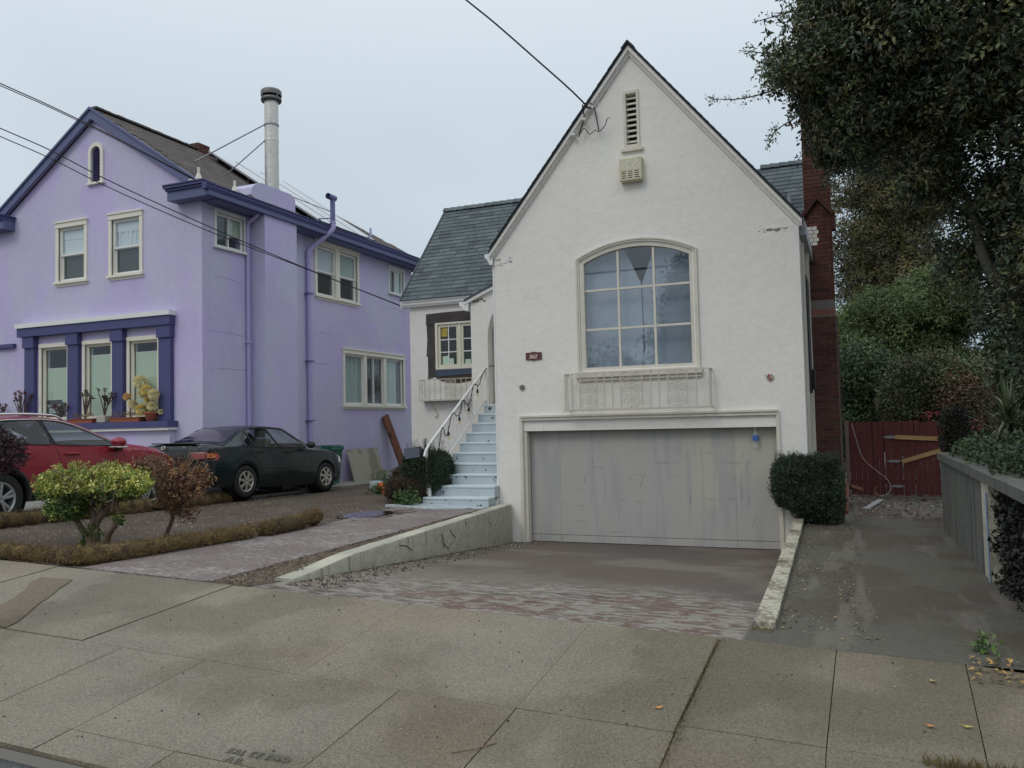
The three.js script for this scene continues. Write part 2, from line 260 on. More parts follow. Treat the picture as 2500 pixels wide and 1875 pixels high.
const numbered = n => { const k = names[n] = (names[n] ?? -1) + 1; return k ? `${n}_${String(k).padStart(3, '0')}` : n; };
function part(name, gs, mat, parent, uvKeep) { const g = uvKeep ? merge(gs) : boxUV(merge(gs)); const m = new THREE.Mesh(g, mat); m.name = name; if (parent) parent.add(m); return m; }
function tag(o, label, category, group, kind) { o.userData = Object.assign(o.userData || {}, { label, category }); if (group) o.userData.group = group; if (kind) o.userData.kind = kind; return o; }
function thing(name, label, category, group, pos = [0, 0, 0], ry = 0) { const o = new THREE.Group(); o.name = numbered(name); o.position.set(...pos); o.rotation.y = ry; scene.add(o); return tag(o, label, category, group); }
function solo(name, gs, mat, label, category, group, kind, uvKeep) { const m = part(numbered(name), gs, mat, scene, uvKeep); return tag(m, label, category, group, kind); }
function struct(name, gs, mat, label, uvKeep) { const m = part(numbered(name), gs, mat, scene, uvKeep); m.userData.kind = 'structure'; if (label) { m.userData.label = label; m.userData.category = name.replace(/_/g, ' '); } return m; }
function quadSurf(A, B, C, D, nx, nz, h, lift = 0, unit = false) {   // corners are [x, z]; A-B runs along u, A-D along v
  const pos = [], uv = [], idx = [];
  for (let j = 0; j <= nz; j++) for (let i = 0; i <= nx; i++) { const u = i / nx, v = j / nz; const x = mix(mix(A[0], B[0], u), mix(D[0], C[0], u), v), z = mix(mix(A[1], B[1], u), mix(D[1], C[1], u), v); pos.push(x, h(x, z) + lift, z); if (unit) uv.push(u, v); else uv.push(x, z); }
  for (let j = 0; j < nz; j++) for (let i = 0; i < nx; i++) { const a = j * (nx + 1) + i, b = a + 1, c = a + nx + 1, d = c + 1; idx.push(a, b, c, b, d, c); }
  const g = new THREE.BufferGeometry(); g.setAttribute('position', new THREE.Float32BufferAttribute(pos, 3)); g.setAttribute('uv', new THREE.Float32BufferAttribute(uv, 2)); g.setIndex(idx); g.computeVertexNormals();
  if (g.attributes.normal.getY(0) < 0) { const ix = g.index.array; for (let i = 0; i < ix.length; i += 3) { const t = ix[i]; ix[i] = ix[i + 1]; ix[i + 1] = t; } g.computeVertexNormals(); }
  return g;
}
function polySurf(pts, h, lift = 0, th = 0, holes = []) {               // a polygon [x, z] laid on height h, th thick
  const s = shp(pts.map(p => [p[0], -p[1]])); for (const o of holes) s.holes.push(hol(o.map(p => [p[0], -p[1]])));
  const g = th ? new THREE.ExtrudeGeometry(s, { depth: th, bevelEnabled: false }) : new THREE.ShapeGeometry(s);
  g.rotateX(-Math.PI / 2); const p = g.attributes.position; for (let i = 0; i < p.count; i++) p.setY(i, p.getY(i) - th + h(p.getX(i), p.getZ(i)) + lift); const r = g.index ? g.toNonIndexed() : g; r.computeVertexNormals(); return r;
}
const circ = (cx, cy, r, n = 24) => Array.from({ length: n }, (_, i) => [cx + r * Math.cos(i / n * 6.28318), cy + r * Math.sin(i / n * 6.28318)]);
// ground heights: y = 0 is the photographer's eye
const lot = (x, z) => -1.473 - 0.03 * x + 0.018 * z;
const swk = (x, z) => -2.16 - 0.03 * x - 0.098 * z;
const pathY = lot;
const driveY = (x, z) => { const t = cl((-5.95 - z) / 8.07); return mix(-1.58 - 0.03 * x, -2.2, t); };

// ================================================================ ground, street, pavement
struct('street', [quadSurf([-150, -3.16], [150, -3.16], [150, 120], [-150, 120], 4, 4, (x, z) => -1.93 - 0.03 * x)], M.asphalt, 'grey asphalt street with grit along the gutter');
struct('ground', [polySurf([[-150, -5.9], [150, -5.9], [150, -250], [-150, -250]], lot, -0.05, 0, [[[-5.55, -5.92], [-0.62, -5.92], [-0.82, -14.5], [-6.1, -14.5]]])], M.earth);
{
  // pavement: a dark bed that shows in the joints, and the slabs laid on it
  const sw = struct('sidewalk', [quadSurf([-150, -3.16], [150, -3.16], [150, -5.96], [-150, -5.96], 2, 2, swk, -0.022)], M.joint, 'pavement of cast concrete slabs with dark joints');
  const mats = [M.sidewalk, M.sidewalk, M.sidewalkWarm, M.sidewalkPale]; reseed(11);
  const slab = (pts, gap, mat, dy = 0) => {
    const cx = pts.reduce((a, p) => a + p[0], 0) / pts.length, cz = pts.reduce((a, p) => a + p[1], 0) / pts.length;
    const q = pts.map(p => { const dx = cx - p[0], dz = cz - p[1]; return [p[0] + Math.sign(dx) * gap, p[1] + Math.sign(dz) * gap]; });
    const lift = dy + rr(-0.002, 0.002);
    const g = boxUV(polySurf(q, swk, lift, 0.03)), uv = g.attributes.uv, ox = rr(0, 0.25), oz = rr(0, 0.25); for (let i = 0; i < uv.count; i++) uv.setXY(i, uv.getX(i) + ox, uv.getY(i) + oz);
    return part('slab', g, mat, sw, true);
  };
  const xs = [-7.32, -6.53, -5.76, -4.98, -4.21, -3.43, -2.66, -1.88, -0.95, -0.19, 0.54, 1.32, 2.1];
  for (let i = 0; i + 1 < xs.length; i++) {
    const a = xs[i], b = xs[i + 1], zf = -3.42, zb = a < -0.96 ? -4.47 : -4.56 - 0.06 * (i % 2 ? 0 : 1) * 0;
    slab([[a, zf], [b, zf], [b, zb], [a, zb]], a < -0.96 && b > -0.96 ? 0.007 : 0.0026, a >= -0.96 ? M.sidewalkDark : mats[Math.floor(rr(0, 4))]);
    slab([[a, -3.17], [b, -3.17], [b, zf], [a, zf]], 0.004, mats[Math.floor(rr(0, 4))]);
  }
  slab([[-5.40, -4.47], [-3.43, -4.47], [-3.43, -5.945], [-5.26, -5.945]], 0.003, M.sidewalk);
  slab([[-3.43, -4.47], [-1.88, -4.47], [-1.88, -5.945], [-3.43, -5.945]], 0.002, M.sidewalk);
  slab([[-1.88, -4.47], [-0.96, -4.47], [-0.935, -5.945], [-1.88, -5.945]], 0.002, M.sidewalkWarm);
  slab([[-0.945, -4.56], [-0.19, -4.56], [-0.16, -5.945], [-0.915, -5.945]], 0.003, M.sidewalkDark);
  slab([[-0.19, -4.56], [0.54, -4.56], [0.60, -5.945], [-0.16, -5.945]], 0.003, M.sidewalkDark);
  slab([[0.54, -4.56], [1.32, -4.56], [1.4, -5.80], [0.60, -5.945]], 0.003, M.sidewalkDark);
  slab([[1.32, -4.56], [2.1, -4.56], [2.2, -5.70], [1.4, -5.80]], 0.005, M.sidewalkDark);
  slab([[-7.6, -4.47], [-5.40, -4.47], [-5.26, -5.945], [-7.5, -5.945]], 0.012, M.sidewalkPale, 0.004);
  slab([[-10.6, -4.47], [-7.6, -4.47], [-7.5, -5.945], [-10.6, -5.945]], 0.008, M.sidewalkPale, 0.004);
  slab([[-14, -4.47], [-10.6, -4.47], [-10.6, -5.945], [-14, -5.945]], 0.008, M.sidewalk, 0.004);
  // the dark asphalt patch in the left apron
  part('patch', (() => { const p = []; for (let i = 0; i < 22; i++) { const t = i / 21; p.push([mix(-6.22, -6.93, t) + 0.05 * (tn(t * 9, 2, 99, 99, 3) - 0.5), mix(-4.48, -5.62, t)]); } for (let i = 21; i >= 0; i--) { const t = i / 21; p.push([mix(-6.58, -7.30, t) + 0.09 * (tn(t * 7, 5, 99, 99, 4) - 0.5), mix(-4.50, -5.58, t)]); } return boxUV(polySurf(p, swk, 0.0105)); })(), (() => { const m = M.sidewalk.clone(); m.color.setRGB(0.76, 0.66, 0.61); return m; })(), sw, true);
  // remains of a stamp pressed in the near slab
  const f = await new FontLoader().loadAsync('fonts/droid/droid_sans_bold.typeface.json');
  globalThis.fontBold = f;
  const tg = (s, h) => new TextGeometry(s, { font: f, size: h, depth: 0.002, curveSegments: 3 });
  const g1 = tg('EAL CE ENO', 0.052), g2 = tg('A 0.', 0.045); g2.translate(0.06, -0.07, 0);
  const st = merge([g1, g2]); st.rotateX(-Math.PI / 2 + 0.0975); st.rotateY(0.03); st.translate(-3.16, swk(-3.1, -3.50) + 0.004, -3.49);
  part('stamp', st, std([0.125, 0.115, 0.095], { roughness: 1 }), sw);
}
struct('driveway', [quadSurf([-5.3, -5.94], [-0.78, -5.94], [-1.02, -14.22], [-5.95, -14.22], 40, 60, driveY, 0.0, true)], M.driveway, 'sloping driveway with worn red paint in front of the garage', true);
struct('soil_bed', [(() => { const g = quadSurf([-11.0, -5.96], [-6.9, -5.96], [-6.9, -17.2], [-11.0, -17.2], 160, 260, lot, 0.0); const p = g.attributes.position; for (let i = 0; i < p.count; i++) { const x = p.getX(i), z = p.getZ(i); p.setY(i, p.getY(i) + 0.06 * (fbm(x / 8 + 5, z / 8 + 5, 8, 8, 5, 401) - 0.5) + 0.025 * (tn(x * 9, z * 9, 999, 999, 403) - 0.5)); } g.computeVertexNormals(); return g; })()], M.soil, 'bare brown soil bed between the walkway and the driveway with parked cars', true);
struct('walkway', [polySurf([[-7.2, -5.96], [-5.55, -5.96], [-5.62, -7.0], [-6.15, -13.6], [-7.5, -13.52], [-7.62, -12.9], [-7.15, -9.6]], lot, 0.012, 0.06)], M.walk, 'reddish worn concrete walkway leading to the blue steps', false);
struct('soil_strip', [(() => { const g = quadSurf([-5.58, -5.94], [-5.08, -5.94], [-5.93, -13.9], [-6.15, -13.9], 14, 160, lot, 0.0); const p = g.attributes.position; for (let i = 0; i < p.count; i++) { const x = p.getX(i), z = p.getZ(i), y = p.getY(i) + 0.05 * (tn(x * 7, z * 7, 999, 999, 409) - 0.5); const k = ss(-5.42, -5.18, x) * ss(-7.2, -6.4, z); p.setY(i, mix(y, driveY(x, z) + 0.004, Math.max(k, ss(-6.15, -5.96, z)))); } g.computeVertexNormals(); return g; })()], (() => { const m = M.soil.clone(); m.color.setRGB(1.25, 1.2, 1.15); return m; })(), null, true);
struct('car_park_drive', [quadSurf([-16.5, -5.96], [-11.0, -5.96], [-11.0, -24], [-16.5, -24], 6, 10, lot, 0.004)], M.concrete, 'concrete drive beside the purple house where two cars stand', true);
{ // low kerb between that drive and the soil bed
  const k = struct('kerb', [box(-0.01, 0.01, -0.3, -0.29, -9, -8.99)], M.concrete); k.geometry.dispose(); k.geometry = merge([0, 1, 2, 3, 4].map(i => { const z0 = -6.0 - i * 2.4, z1 = z0 - 2.39; return boxUV(polySurf([[-11.12, z0], [-10.98, z0], [-10.98, z1], [-11.12, z1]], lot, 0.055, 0.2)); }));
}
struct('path', [quadSurf([-0.76, -5.945], [2.6, -5.945], [2.6, -20.6], [-0.80, -20.6], 30, 60, pathY, 0.002)], M.path, 'dark concrete path beside the garage leading to the red gate', true);

// ================================================================ retaining walls of the driveway
{
  const L = 8.0, pts = [], a = V(-5.0, 0, -6.45), b = V(-5.86, 0, -13.95), n = 40, w = 0.22, pos = [], idx = []; reseed(21);
  // cross-section swept from the tip to the house; its foot follows the driveway
  const prof = (u) => { const x = mix(a.x, b.x, u), z = mix(a.z, b.z, u), top = lot(x, z) + mix(-0.005, 0.055, ss(0, 0.2, u)) + 0.008 * (tn(u * 30, 1, 99, 99, 5) - 0.5), foot = driveY(x, z) - 0.06; return [[x, foot, z], [x, top - 0.03, z], [x - 0.012, top - 0.008, z], [x - 0.035, top, z], [x - w + 0.02, top, z], [x - w, top - 0.02, z], [x - w, foot, z]]; };
  const m = prof(0).length; for (let i = 0; i <= n; i++) for (const p of prof(i / n)) pos.push(...p);
  for (let i = 0; i < n; i++) for (let j = 0; j < m - 1; j++) { const p = i * m + j; idx.push(p, p + m, p + 1, p + 1, p + m, p + m + 1); }
  for (const e of [0, n]) for (let j = 1; j < m - 1; j++) idx.push(e * m, e * m + j, e * m + j + 1);
  const g = new THREE.BufferGeometry(); g.setAttribute('position', new THREE.Float32BufferAttribute(pos, 3)); g.setIndex(idx); const g2 = toCreasedNormals(g, 0.6);
  const rw = solo('retaining_wall', g2, M.wallOld, 'cracked cream plaster retaining wall rising beside the driveway to the garage', 'wall');
  const crack = (l) => tube(l.map(([u, h]) => { const x = mix(a.x, b.x, u), z = mix(a.z, b.z, u); return V(x + 0.002, mix(driveY(x, z), lot(x, z), h), z); }), 0.006, 20, 5);
  part('crack', [crack([[0.52, 0.85], [0.535, 0.6], [0.53, 0.45], [0.545, 0.3], [0.56, 0.2]]), crack([[0.57, 0.9], [0.58, 0.72], [0.6, 0.55]]), crack([[0.66, 1.0], [0.665, 0.9]]), crack([[0.33, 0.9], [0.36, 0.75], [0.38, 0.5]])], std([0.06, 0.05, 0.04]), rw);
}
{
  const k = thing('kerb_wall', 'narrow low kerb wall with flaking cream paint between the driveway and the dark path', 'kerb');
  const P = [[-0.74, -0.585, -6.35], [-0.80, -0.655, -9.3], [-0.87, -0.72, -12.0], [-0.925, -0.78, -14.0]];
  for (let i = 0; i < 3; i++) { const [a0, a1, z0] = P[i], [b0, b1, z1] = P[i + 1]; const g = polySurf([[a0, z0], [a1, z0], [b1, z1 + 0.012], [b0, z1 + 0.012]], lot, 0.05 + i * 0.018, 0.85); part('kerb_piece', g, M.kerbPaint, k); }
}

// ================================================================ shared window builder
// local frame: origin at the lower left corner of the opening on the wall face, x right, y up, z outwards
function windowAt(house, [x, y, z], ry, w, h, o = {}) {
  const c = o.casing ?? 0.085, pr = o.proud ?? 0.03, mat = o.mat || M.creamTrim, gs = [];
  gs.push(box(-c, w + c, h, h + c * 1.25, -0.02, pr + 0.012), box(-c, 0, -0.002, h - 0.001, -0.02, pr), box(w, w + c, -0.002, h - 0.001, -0.02, pr));
  if (o.crown) gs.push(box(-c - 0.015, w + c + 0.015, h + c * 1.25 + 0.001, h + c * 1.25 + 0.035, -0.02, pr + 0.035));
  gs.push(box(-c - 0.03, w + c + 0.03, -0.055, -0.003, -0.02, pr + 0.045));
  if (o.apron !== false) gs.push(box(-c, w + c, -0.11, -0.056, -0.02, pr - 0.008));
  gs.push(box(-0.001, 0.02, 0, h, -0.12, -0.021), box(w - 0.02, w + 0.001, 0, h, -0.12, -0.021), box(0.02, w - 0.02, h - 0.02, h, -0.12, -0.021), box(0.02, w - 0.02, 0, 0.03, -0.12, -0.021));
  const win = part('window', gs, mat, house); win.position.set(x, y, z); win.rotation.y = ry;
  const sash = (x0, x1, y0, y1, zz, t = 0.04, m = M.whitePaint) => {
    part('sash', [box(x0, x0 + t, y0, y1, zz - 0.02, zz + 0.015), box(x1 - t, x1, y0, y1, zz - 0.02, zz + 0.015), box(x0 + t, x1 - t, y1 - t, y1, zz - 0.02, zz + 0.015), box(x0 + t, x1 - t, y0, y0 + t, zz - 0.02, zz + 0.015)], m, win);
    part('pane', [box(x0 + t - 0.005, x1 - t + 0.005, y0 + t - 0.005, y1 - t + 0.005, zz - 0.006, zz - 0.002)], M.glass, win);
  };
  const back = (name, x0, x1, y0, y1, zz, m, folds) => {
    if (!folds) return part(name, [box(x0, x1, y0, y1, zz - 0.01, zz)], m, win);
    const n = 60, g = new THREE.PlaneGeometry(x1 - x0, y1 - y0, n, 1), p = g.attributes.position; for (let i = 0; i < p.count; i++) p.setZ(i, 0.025 * Math.sin(p.getX(i) * folds) + 0.012 * Math.sin(p.getX(i) * folds * 2.3 + 1)); g.computeVertexNormals(); g.translate((x0 + x1) / 2, (y0 + y1) / 2, zz); return part(name, g, m, win);
  };
  return { win, sash, back };
}

// ================================================================ purple house
const XW = -12.4, ZF = -13.13, EV = 5.2;
const purple = thing('purple_house', 'two-storey lavender stucco house with dark blue trim and a metal flue', 'house');
{
  const H = purple;
  const rakeL = [-18.05, 5.27], apex = [-15.47, 7.05], rakeR = [-12.4, 5.0];
  // window openings of the street front, then of the side
  const W1 = [-16.60, -15.78, 3.44, 4.68], W2 = [-14.95, -14.12, 3.44, 4.68];
  const ST = [[-17.14, -16.31], [-15.76, -14.96], [-14.42, -13.61]].map(a => [a[0], a[1], 0.30, 1.96]);
  const ventHole = () => { const s = new THREE.Path(); s.moveTo(-15.56, 5.60); s.lineTo(-15.27, 5.60); s.lineTo(-15.27, 6.26); s.absarc(-15.415, 6.26, 0.145, 0, Math.PI, false); s.lineTo(-15.56, 5.60); return s; };
  const front = ext([[-21, -1.9], [XW, -1.9], [XW, 5.0], [-15.47, 7.05], [-18.3, 5.15], [-18.3, 4.9], [-21, 4.9]], ZF - 0.22, ZF, [...[W1, W2, ...ST].map(r => rect(...r)), ventHole()]);
  part('wall', front, M.purpleStucco, H);
  const SW = [[-13.54, -14.40, 3.93, 4.66], [-17.09, -18.92, 3.36, 4.64], [-20.62, -21.42, 3.91, 4.63], [-18.27, -21.32, 0.57, 1.95]];
  part('wall', extX([[ZF - 0.221, -1.9], [-21.95, -1.9], [-21.95, 5.1], [ZF - 0.221, 5.1]], XW - 0.22, XW, SW.map(r => [[r[0], r[2]], [r[1], r[2]], [r[1], r[3]], [r[0], r[3]]])), M.purpleStucco, H);
  part('wall', [box(-21, XW - 0.23, -1.9, 5.0, -22.15, -21.96), box(-21, -20.8, -1.9, 4.9, -21.95, ZF - 0.23), box(-20.8, XW - 0.23, 2.75, 2.9, -21.95, ZF - 0.23)], M.purpleStucco, H);
  // roof: gable to the street, hip at the far end
  const rs = 0.667, ry = x => 7.26 - rs * Math.abs(x + 15.47);
  const rp = (x, z) => [x, ry(x), z];
  const tri = (...p) => { const g = new THREE.BufferGeometry(); g.setAttribute('position', new THREE.Float32BufferAttribute(p.flat(), 3)); g.computeVertexNormals(); return g; };
  const R0 = rp(-15.47, -13.0), R1 = rp(-15.47, -19.0), E0 = rp(-12.02, -13.0), E1 = rp(-12.02, -22.6), L0 = rp(-18.6, -13.0), L1 = rp(-18.6, -22.6);
  const roof = part('roof', [tri(R0, E0, E1, R0, E1, R1), tri(R0, R1, L1, R0, L1, L0), tri(R1, E1, L1), tri([-18.3, 5.6, -13.6], [-22, 5.1, -13.6], [-22, 6.2, -16], [-18.3, 5.6, -13.6], [-22, 6.2, -16], [-18.3, 6.2, -16])], brownSh[0], H);
  // shingle courses on the visible slope (and the ridge), each tab with its own thickness, joined
  reseed(31); const tabs = [[], [], []]; const sl = Math.hypot(1, rs), nrm = V(rs, 1, 0).normalize();
  const tabG = (x, z, w, k) => { const d = 0.2 / sl, x0 = x, x1 = x + d; const a = V(x0, ry(x0), z), b = V(x1, ry(x1), z); const g = beam(a.addScaledVector(nrm, 0.004), b.addScaledVector(nrm, 0.017), w - 0.006, 0.014, nrm); tabs[k].push(boxUV(clean(g))); };
  for (let r = 0; r < 28; r++) { const x = -15.45 + r * 0.122; let z = -13.0 - rr(0, 0.3); const zend = -19.0 - (x + 15.47) * (3.6 / 3.45) + 0.1; while (z > zend) { const w = rr(0.22, 0.36); tabG(x, z - w / 2, w, Math.floor(rnd() * rnd() * 3)); z -= w; } }
  tabs.forEach((t, i) => { const m = part('shingle', t, brownSh[i], roof, true); m.userData.kind = 'stuff'; });
  const caps = []; for (let z = -13.05; z > -18.9; z -= 0.19) caps.push(box(-15.60, -15.34, ry(-15.47) - 0.005, ry(-15.47) + 0.028 + rr(0, 0.012), z - 0.2, z));
  const m1 = part('ridge_cap', caps, brownSh[1], roof); m1.userData.kind = 'stuff';
  // rake boards
  const chev = (o, t) => [[-18.42, ry(-18.42) + o], [-15.47, 7.26 + o], [-12.42, ry(-12.42) + o], [-12.42, ry(-12.42) + o - t], [-15.47, 7.26 + o - t * 1.12], [-18.42, ry(-18.42) + o - t]];
  part('fascia', [ext(chev(-0.012, 0.21), ZF + 0.10, ZF + 0.13), ext(chev(0.02, 0.05), ZF + 0.131, ZF + 0.165)], M.slateBlue, H);
  part('soffit', [ext(chev(-0.11, 0.05), ZF, ZF + 0.10)], M.pipePurple, H);
  // cornice return, gutter and soffit along the side
  const gut = (x0, y0) => [[0, 0], [0.10, 0], [0.11, 0.035], [0.125, 0.05], [0.125, 0.10], [0.145, 0.115], [0.145, 0.135], [0.02, 0.135], [0.0, 0.09]].map(p => [x0 + p[0], y0 + p[1]]);
  const ret = (xa, xb) => { part('frieze', [box(xa, xb, 4.79, 4.98, ZF + 0.001, ZF + 0.30)], M.slateBlue, H); return [box(xa - 0.02, xb + 0.0, 4.981, 5.03, ZF + 0.001, ZF + 0.34), box(xa - 0.05, xb + 0.0, 5.031, 5.085, ZF + 0.001, ZF + 0.38)]; };
  part('cornice', [...ret(-13.04, -12.02), box(-13.09, -12.0, 5.086, 5.11, ZF + 0.001, ZF + 0.40)], M.navy, H);
  part('cornice', [...ret(-19.4, -18.06), box(-19.4, -18.02, 5.086, 5.11, ZF + 0.001, ZF + 0.40)], M.navy, H);
  part('soffit', [box(XW + 0.002, -12.021, 4.77, 4.80, -22.4, ZF + 0.0)], M.slateBlue, H);
  part('gutter', [ext(gut(-12.02, 4.90), -22.6, ZF + 0.40)], M.navy, H); part('fascia', [box(-12.02, -11.93, 4.80, 4.899, -22.6, ZF + 0.30)], M.slateBlue, H);
  part('roof_edge', [box(-18.5, -12.0, 4.85, 4.97, -22.62, -22.58)], M.slateBlue, H);
  // gable vent
  { const s = new THREE.Shape(); s.moveTo(-15.64, 5.585); s.lineTo(-15.19, 5.585); s.lineTo(-15.19, 6.26); s.absarc(-15.415, 6.26, 0.225, 0, Math.PI, false); s.lineTo(-15.64, 5.585);
    const fr = part('vent', [ext(s, ZF + 0.001, ZF + 0.045, [ventHole()]), box(-15.68, -15.15, 5.545, 5.583, ZF + 0.001, ZF + 0.07)], M.creamTrim, H);
    part('vent_back', [box(-15.6, -15.2, 5.6, 6.45, ZF - 0.2, ZF - 0.16)], M.dark, fr);
    for (let i = 0; i < 14; i++) { const y = 5.63 + i * 0.055, hw = y > 6.26 ? Math.sqrt(Math.max(0, 0.145 ** 2 - (y - 6.26) ** 2)) : 0.145; if (hw < 0.03) break; part('louvre', [beam(V(-15.415 - hw, y, ZF - 0.03), V(-15.415 + hw, y, ZF - 0.03), 0.05, 0.012, V(0, 0.75, 0.66))], M.navyDark, fr); } }
  // street windows, first floor above
  for (const [i, r] of [W1, W2].entries()) {
    const w = r[1] - r[0], h = r[3] - r[2], q = windowAt(H, [r[0], r[2], ZF], 0, w, h, { crown: true });
    q.sash(0.02, w - 0.02, h * 0.48, h - 0.02, -0.05); q.sash(0.02, w - 0.02, 0.03, h * 0.5, -0.085);
    q.back('shade', 0.02, w - 0.02, h * 0.78, h, -0.085, M.shade); q.back('curtain', 0.02, w - 0.02, h * 0.5, h * 0.8, -0.095, M.shade, i ? 40 : 0); q.back('screen', 0.04, w - 0.04, 0.05, h * 0.48, -0.11, M.screen);
  }
  // bay of three windows
  const bay = part('bay_frame', [box(-17.76, -13.13, 2.232, 2.43, ZF + 0.001, ZF + 0.17), ...[[-17.62, -17.26], [-16.23, -15.86], [-14.87, -14.51], [-13.53, -13.15]].flatMap(([a, b]) => [box(a + 0.025, b - 0.025, 0.21, 1.969, ZF + 0.001, ZF + 0.10), box(a, b, 1.97, 2.231, ZF + 0.001, ZF + 0.14)])], M.navy, H);
  part('cornice_strip', [box(-17.80, -13.11, 2.431, 2.53, ZF + 0.001, ZF + 0.20)], M.whitePaint, bay);
  part('sill', [box(-17.75, -13.06, 0.075, 0.205, ZF + 0.001, ZF + 0.30)], M.navy, bay);
  part('sill_strip', [box(-17.73, -13.08, 0.015, 0.074, ZF + 0.001, ZF + 0.27)], M.whitePaint, bay);
  part('bay_base', [box(-17.6, -13.14, -0.33, 0.014, ZF + 0.001, ZF + 0.16)], M.purpleStucco, bay);
  part('bay_plinth', [box(-17.6, -13.2, -1.6, -0.331, ZF + 0.001, ZF + 0.05)], M.navyDark, bay);
  for (const [i, r] of ST.entries()) {
    const w = r[1] - r[0], h = r[3] - r[2], q = windowAt(H, [r[0], r[2], ZF], 0, w, h, { apron: false, casing: 0.07 });
    q.sash(0.02, w - 0.02, 0.03, h - 0.02, -0.06, 0.035, M.cream); q.back('blind', 0.06, w - 0.04, i === 0 ? 0.4 : 0.05, h * [0.70, 0.84, 0.84][i], -0.10, M.blind);
    q.back('blind_rail', 0.06, w - 0.04, h * [0.70, 0.84, 0.84][i], h * [0.70, 0.84, 0.84][i] + 0.03, -0.095, M.whitePaint);
    q.back('window_jamb', 0.02, 0.075, 0.05, h - 0.05, -0.13, M.curtain);
  }
  // wall strip on the left
  part('trim', [box(-20.5, -18.0, 2.02, 2.11, ZF + 0.001, ZF + 0.09)], M.navy, H);
  // side windows
  const side = (i, o = {}) => { const r = SW[i], w = r[0] - r[1], h = r[3] - r[2]; return [windowAt(H, [XW, r[2], r[0]], Math.PI / 2, w, h, o), w, h]; };
  { const [q, w, h] = side(0, { casing: 0.05, apron: false, mat: M.whitePaint }); q.sash(0.02, w / 2, 0.02, h - 0.02, -0.075, 0.03); q.sash(w / 2 - 0.03, w - 0.02, 0.02, h - 0.02, -0.05, 0.03); q.back('screen', 0.03, w / 2, 0.03, h, -0.1, M.screen); q.back('shade', w / 2, w, 0.3, h, -0.1, M.blind); }
  { const [q, w, h] = side(1, { crown: true }); part('mullion', [box(w / 2 - 0.09, w / 2 + 0.09, 0.03, h, -0.1, 0.02)], M.creamTrim, q.win);
    for (const s of [0, 1]) { const a = s ? w / 2 + 0.09 : 0.02, b = s ? w - 0.02 : w / 2 - 0.09; q.sash(a, b, h * 0.48, h - 0.02, -0.05); q.sash(a, b, 0.03, h * 0.5, -0.085); q.back('screen', a, b, 0.04, h * 0.48, -0.11, M.screen); q.back('shade', a, b, h * 0.48, h, -0.09, s ? M.curtain : M.shade); } }
  { const [q, w, h] = side(2, { casing: 0.05, apron: false, mat: M.whitePaint }); q.sash(0.02, w / 2, 0.02, h - 0.02, -0.075, 0.03); q.sash(w / 2 - 0.03, w - 0.02, 0.02, h - 0.02, -0.05, 0.03); q.back('screen', 0.03, w / 2, 0.03, h, -0.1, M.screen); q.back('shade', w / 2, w, 0, h, -0.1, M.curtain); }
  { const [q, w, h] = side(3, { crown: true }); const c1 = w * 0.325, c2 = w * 0.66; for (const c of [c1, c2]) part('mullion', [box(c - 0.07, c + 0.07, 0.03, h, -0.1, 0.02)], M.creamTrim, q.win);
    q.sash(0.02, c1 - 0.07, 0.03, h - 0.02, -0.05); q.sash(c1 + 0.07, (c1 + c2) / 2, 0.03, h - 0.02, -0.08, 0.03); q.sash((c1 + c2) / 2 - 0.03, c2 - 0.07, 0.03, h - 0.02, -0.05, 0.03); q.sash(c2 + 0.07, w - 0.02, 0.03, h - 0.02, -0.05);
    q.back('curtain', 0.02, c1 - 0.07, 0.03, h, -0.12, M.curtain, 30); q.back('screen', c1 + 0.07, (c1 + c2) / 2, 0.03, h, -0.11, M.screen); q.back('curtain', (c1 + c2) / 2, c2 - 0.07, 0.03, h, -0.12, M.screen); q.back('curtain', c2 + 0.07, w - 0.25, 0.03, h, -0.12, M.curtain, 24); }
  // chimney pier and its stuccoed head over the gutter
  part('chimney', [extX([[-14.62, -1.7], [-15.76, -1.7], [-15.76, 4.815], [-14.62, 4.815]], XW + 0.002, -11.99),
    extX([[-14.22, 5.16], [-14.62, 5.00], [-15.76, 5.00], [-15.76, 5.40], [-15.62, 5.50], [-14.55, 5.50], [-14.36, 5.42], [-14.24, 5.32]], -12.95, -12.02)], M.purpleStucco, H);
  part('flashing', [beam(V(-12.0, 5.03, -14.05), V(-11.985, 5.03, -15.8), 0.05, 0.11), beam(V(-12.45, 5.29, -14.15), V(-12.02, 5.05, -14.3), 0.1, 0.03)], M.wallOld, H);
  { const fx = -12.3, fz = -15.27, pr = [[0.160, 5.42], [0.160, 6.05], [0.163, 6.06], [0.163, 6.09], [0.160, 6.10], [0.160, 6.68], [0.167, 6.69], [0.167, 6.73], [0.160, 6.74], [0.160, 7.02], [0.160, 7.75]];
    const lathe = (p, n = 32) => { const g = new THREE.LatheGeometry(p.map(a => new THREE.Vector2(a[0], a[1])), n); g.translate(fx, 0, fz); return g; };
    const fl = part('flue', [lathe(pr)], M.metal, H);
    part('flue_band', [lathe([[0.162, 7.06], [0.173, 7.07], [0.173, 7.11], [0.162, 7.12]])], M.greyMetal, fl);
    part('flue_collar', [lathe([[0.165, 5.55], [0.24, 5.50], [0.25, 5.49]])], M.darkMetal, fl);
